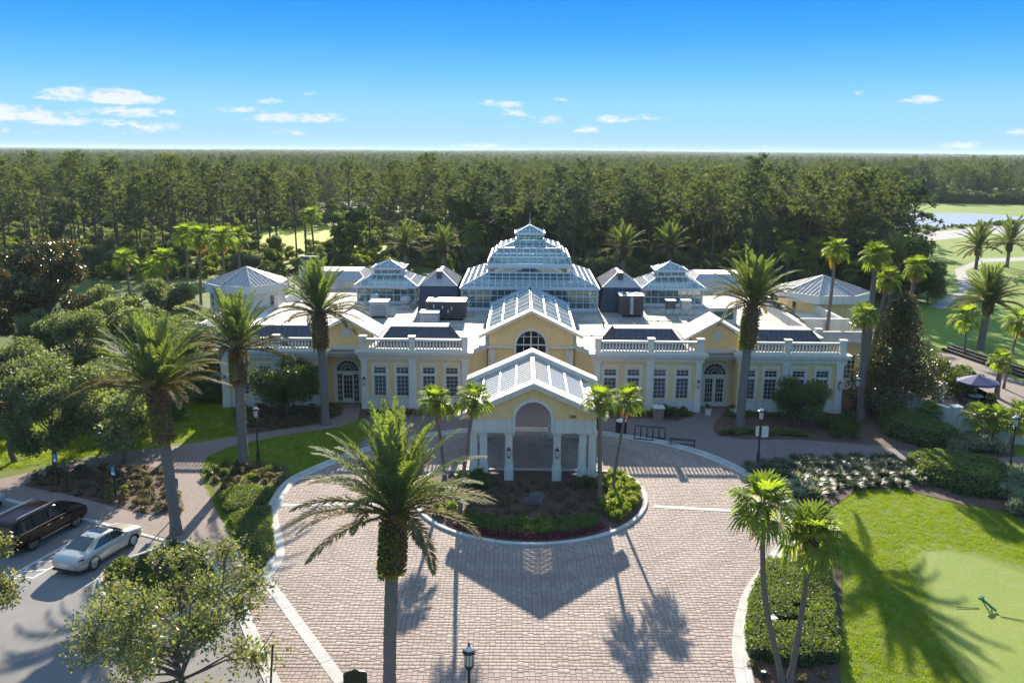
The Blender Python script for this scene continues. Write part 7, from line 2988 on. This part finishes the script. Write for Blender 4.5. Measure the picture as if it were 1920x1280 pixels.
# nose of a pale blue car cut by the left edge
t, body = car('parked_sedan', 'pale blue car at the left edge with only its nose in view', -31.7, 46.35, -hd, sed, paint('pale_blue_paint', (.40, .48, .58), .4, .3), 2.87, .34, .80, CARG, 1.45, -1.42)
finish_car(t, body, sed, False, 1.45, -1.42, .345, .80, False, {
    'side': [[(.845, -1.28, 1.02), (.845, -.02, 1.0), (.665, -.02, 1.385), (.665, -.62, 1.37)], [(.845, .03, 1.0), (.845, .98, .985), (.70, .55, 1.30), (.668, .03, 1.385)]],
    'front': [(-.70, 1.16, 1.06), (-.56, .52, 1.425), (.56, .52, 1.425), (.70, 1.16, 1.06)][::-1],
    'rear': [(-.58, -1.72, 1.145), (.58, -1.72, 1.145), (.53, -.82, 1.43), (-.53, -.82, 1.43)]})
for s in (-1, 1):
    P = [(s * .35, 2.46, .66), (s * .78, 2.26, .72), (s * .86, 2.0, .80), (s * .84, 2.08, .66)]
    glass_panel(t, P[::-1] if s > 0 else P, 'headlight', whitelamp, -.02)

# ------------------------------------------------------------------ garden wall, umbrella, steps at the right
wallp = [(29.2, 70.6), (32.2, 67.2), (34.2, 63.6), (36.0, 61.6), (38.6, 60.4)]
gw = thing('garden_wall', 'low white rendered garden wall with piers running to the right edge', 'wall', (0, 0, 0))
for i, (a, b) in enumerate(zip(wallp, wallp[1:])):
    A_, B_ = Vector(a + (0,)), Vector(b + (0,))
    h = (1.75, 1.75, 1.7, 1.2)[i]
    m = MB()
    m.bar(A_ + Vector((0, 0, h / 2)), B_ + Vector((0, 0, h / 2)), .25, h)
    m.build('panel', MT['white'], gw)
    m = MB()
    m.bar(A_ + Vector((0, 0, h + .054)), B_ + Vector((0, 0, h + .054)), .38, .1)
    m.build('coping', MT['trim'], gw)
for (x, y), h in zip(wallp[1:], (2.0, 2.0, 1.95, 1.4)):
    MB().box(x - .3, x + .3, y - .3, y + .3, 0, h).build('pier', MT['white'], gw)
    MB().box(x - .38, x + .38, y - .38, y + .38, h + .003, h + .12).build('pier_cap', MT['trim'], gw)
t = thing('gate_pier', 'white pier with a cap standing between the round tree and the magnolia', 'pier', (36.6, 71.0, 0))
MB().box(-.3, .3, -.3, .3, 0, 1.9).build('shaft', MT['white'], t)
MB().box(-.4, .4, -.4, .4, 1.903, 2.02).build('cap', MT['trim'], t)
t = thing('patio_umbrella', 'dark blue patio umbrella on the terrace behind the garden wall', 'umbrella', (39.9, 71.3, 0))
blu = solid('navy_canvas', (.008, .03, .11), .75, .15, 2)
m = MB()
n = 8
for k in range(n):
    a0, a1 = 2 * math.pi * k / n, 2 * math.pi * (k + 1) / n
    p, q, c = (1.75 * math.cos(a0), 1.75 * math.sin(a0), 2.05), (1.75 * math.cos(a1), 1.75 * math.sin(a1), 2.05), (0, 0, 2.6)
    m.add([p, q, c, (p[0], p[1], 1.88), (q[0], q[1], 1.88)], [(0, 1, 2), (3, 4, 1, 0)])
m.build('canopy', blu, t)
m = MB()
for k in range(n):
    a = 2 * math.pi * k / n
    m.bar((0, 0, 2.5), (1.72 * math.cos(a), 1.72 * math.sin(a), 2.02), .025)
m.build('ribs', MT['dark'], t)
MB().tube([(0, 0, 0), (0, 0, 2.7)], [.03, .03], 8).build('pole', MT['dark'], t)
MB().lathe([(.35, 0), (.35, .06), (.1, .1)], 12).build('base', MT['dark'], t)
for i, (x, y, a) in enumerate(((38.3, 70.2, .6), (38.8, 71.9, -.9), (40.6, 69.9, 2.4), (41.2, 71.7, 3.9))):
    t = thing('patio_chair', ('dark patio chair nearest the garden wall left of the umbrella', 'dark patio chair behind left of the umbrella', 'dark patio chair right in front of the umbrella', 'dark patio chair behind right of the umbrella')[i],
              'chair', (x, y, .02), a, 'chairs round the patio umbrella')
    MB().box(-.26, .26, -.26, .26, .40, .45).build('seat', MT['dark'], t)
    MB().box(-.26, .26, .22, .27, .45, .92).build('backrest', MT['dark'], t)
    for sx in (-.23, .23):
        for sy in (-.23, .23):
            MB().box(sx - .02, sx + .02, sy - .02, sy + .02, 0, .40).build('leg', MT['dark'], t)
t = thing('patio_table', 'round patio table under the blue umbrella', 'table', (39.9, 71.3, .02))
m = MB()
m.lathe([(.6, .70), (.6, .73)], 18)
m.build('top', MT['hvacgrey'], t)
for k in range(3):
    a = k * 2.094
    MB().bar((.12 * math.cos(a), .12 * math.sin(a), .1), (.5 * math.cos(a), .5 * math.sin(a), .70), .04).build('leg', MT['dark'], t)
# timber edging boards between the side road and the fairway
te = thing('timber_edging', 'dark stepped timber edging between the side road and the fairway', 'edging')
for j in range(3):
    for k in range(12):
        u0, u1 = k / 12, (k + .97) / 12
        a, b = Vector((47.2 + j * .85, 92.0 + j * .5, 0)), Vector((50.6 + j * .85, 72.0 + j * .5, 0))
        p, q = a.lerp(b, u0), a.lerp(b, u1)
        z = .14 + j * .04
        MB().bar((p.x, p.y, z), (q.x, q.y, z), .28, .3).build('sleeper', MT['brown'], te)

# utility boxes in the hedge holes, and the valve cover in the paving
t = thing('utility_box', 'small grey utility box in the hole of the clipped hedge', 'utility box', (11.75, 35.05, .03), .3)
MB().hexa([(-.22, -.2, 0), (.22, -.2, 0), (.22, .2, 0), (-.22, .2, 0)], [(-.18, -.16, .62), (.18, -.16, .62), (.18, .16, .62), (-.18, .16, .62)]).build('casing', MT['hvacgrey'], t)
MB().box(-.2, .2, -.18, .18, .622, .66).build('lid', MT['hvaclid'], t)
t = thing('spotlight', 'small dark spotlight on the mulch near the hedge end', 'spotlight', (10.35, 31.3, .03), .3)
MB().lathe([(.05, 0), (.03, .15), (.1, .2), (.12, .38), (.09, .39)], 10).build('lamp_body', MT['dark'], t)
MB().lathe([(.09, .391), (.08, .40)], 10).build('lens', LGL, t)

# ------------------------------------------------------------------ things on the putting green
t = thing('bag_stand', 'green folding club stand lying open on the putting green', 'club stand', (22.6, 37.1, .012), rad(35))
t.scale = (.8, .8, .8)
grn2 = solid('green_enamel', (.015, .16, .07), .45, .1, 5)
for s in (-1, 1):
    MB().bar((s * .18, -.1, .03), (s * .05, .45, .55), .05).build('leg', grn2, t)
MB().bar((0, -.5, .08), (0, .5, .5), .10).build('body', grn2, t)
MB().box(-.22, .22, .35, .5, .46, .56).build('holder', grn2, t)
for i, (a, b) in enumerate((((-.3, -.9, .03), (.3, -1.9, .05)), ((-.4, .3, .03), (-1.5, 1.1, .05)), ((.1, .3, .4), (.85, .9, .04)))):
    MB().bar(a, b, .03).build('rod', MT['dark'] if i < 2 else grn2, t)
t = thing('golf_bag', 'grey golf bag lying at the right edge of the putting green', 'golf bag', (25.5, 38.0, .012), rad(70))
m = MB()
m.tube([(-.45, 0, .16), (-.4, 0, .16), (.4, 0, .15), (.48, 0, .15)], [.12, .16, .14, .12], 12)
m.build('body', MT['hvacgrey'], t, smooth=50)
MB().tube([(-.3, .1, .30), (-.1, .16, .36), (.2, .1, .29)], [.02, .02, .02], 6).build('strap', MT['dark'], t)
for k in range(3):
    MB().bar((.45, -.05 + .05 * k, .15), (.85 + .05 * k, -.08 + .08 * k, .2), .02).build('club', chrome, t)

# ------------------------------------------------------------------ mown grass: short blades standing on the lawns near the camera
def tuft(n, h, w, mat, name='grass_tuft', r=.16):
    V, Q = [], []
    for k in range(n):
        a = rng.uniform(0, 6.283)
        e = rad(rng.uniform(48, 88))
        x, y = rng.uniform(-r, r), rng.uniform(-r, r)
        hh = h * rng.uniform(.6, 1.25)
        dx, dy = math.cos(a) * math.cos(e) * hh, math.sin(a) * math.cos(e) * hh
        sx, sy = -math.sin(a) * w, math.cos(a) * w
        i = len(V)
        V += [(x - sx, y - sy, 0), (x + sx, y + sy, 0), (x + dx + sx * .4, y + dy + sy * .4, math.sin(e) * hh), (x + dx - sx * .4, y + dy - sy * .4, math.sin(e) * hh)]
        Q.append((i, i + 1, i + 2, i + 3))
    return np_mesh(name, np.array(V), np.array(Q), mat)


MT['blade'] = leafmat('grass_blades', (.135, .195, .015), (.21, .27, .025), .58, (1.45, 1.45, .35), .7, .25, .1)
covers = [LAY[k] for k in ('bed_lower_right', 'bed_right_pair', 'green', 'walk_upper', 'bed_right', 'walk_left', 'bed_left', 'hedgeA', 'hedgeB', 'bed_front_left', 'parking')] + [drive_poly]


def grass(name, poly, dens, avoid, mesh):
    """one mass of blades over an outline"""
    xs, ys = [p[0] for p in poly], [p[1] for p in poly]
    n = int((max(xs) - min(xs)) * (max(ys) - min(ys)) * dens)
    pts = []
    for k in range(n):
        x, y = rng.uniform(min(xs), max(xs)), rng.uniform(min(ys), max(ys))
        if inside(x, y, poly) and not any(inside(x, y, q) for q in avoid):
            pts.append((x, y, .0))
    first = obj('grass_tuft', mesh, None, pts[0])
    first['kind'] = 'stuff'
    point_mass(name, pts[1:], [first], .75, 1.25)


tm_ = tuft(26, .075, .008, MT['blade'])
grass('lawn_grass', [(12.5, 29.5), (18, 46.5), (19.5, 48.8), (22.3, 51.6), (24.8, 51.8), (27.6, 49.3), (29.8, 48.2), (30.5, 44), (28, 34), (24, 26), (12.5, 27)], 26, [LAY['bed_lower_right'], LAY['bed_right_pair'], [(22.2, 43.4), (24.9, 43.1), (27.2, 41.0), (29.6, 36.8), (30, 24.5), (16.3, 24.7), (18.8, 31.2), (19.2, 34.0), (20.0, 37.5), (20.8, 40.6)]], tm_)
grass('lawn_grass', LAY['mid_left_lawn'], 22, [LAY['hedgeA'], LAY['hedgeB']], tm_)
grass('lawn_grass', [(-46, 57), (-46, 72), (-23, 69), (-15, 66), (-20.5, 61.6), (-26, 59.6), (-34, 54)], 9, [LAY['walk_left'], LAY['bed_front_left']], tuft(30, .11, .013, MT['blade'], r=.25))

# ------------------------------------------------------------------ air
m, nt, out = new_mat('thin_haze')
pv = N(nt, 'ShaderNodeVolumePrincipled')
pv.inputs['Color'].default_value = (.80, .92, 1.0, 1)
pv.inputs['Density'].default_value = .000085
pv.inputs['Anisotropy'].default_value = .1
L(nt, pv.outputs[0], out.inputs['Volume'])
hz = MB().box(-4350, 4350, -70, 5700, -1.0, 34.0).build('haze', m)
hz['kind'] = 'stuff'
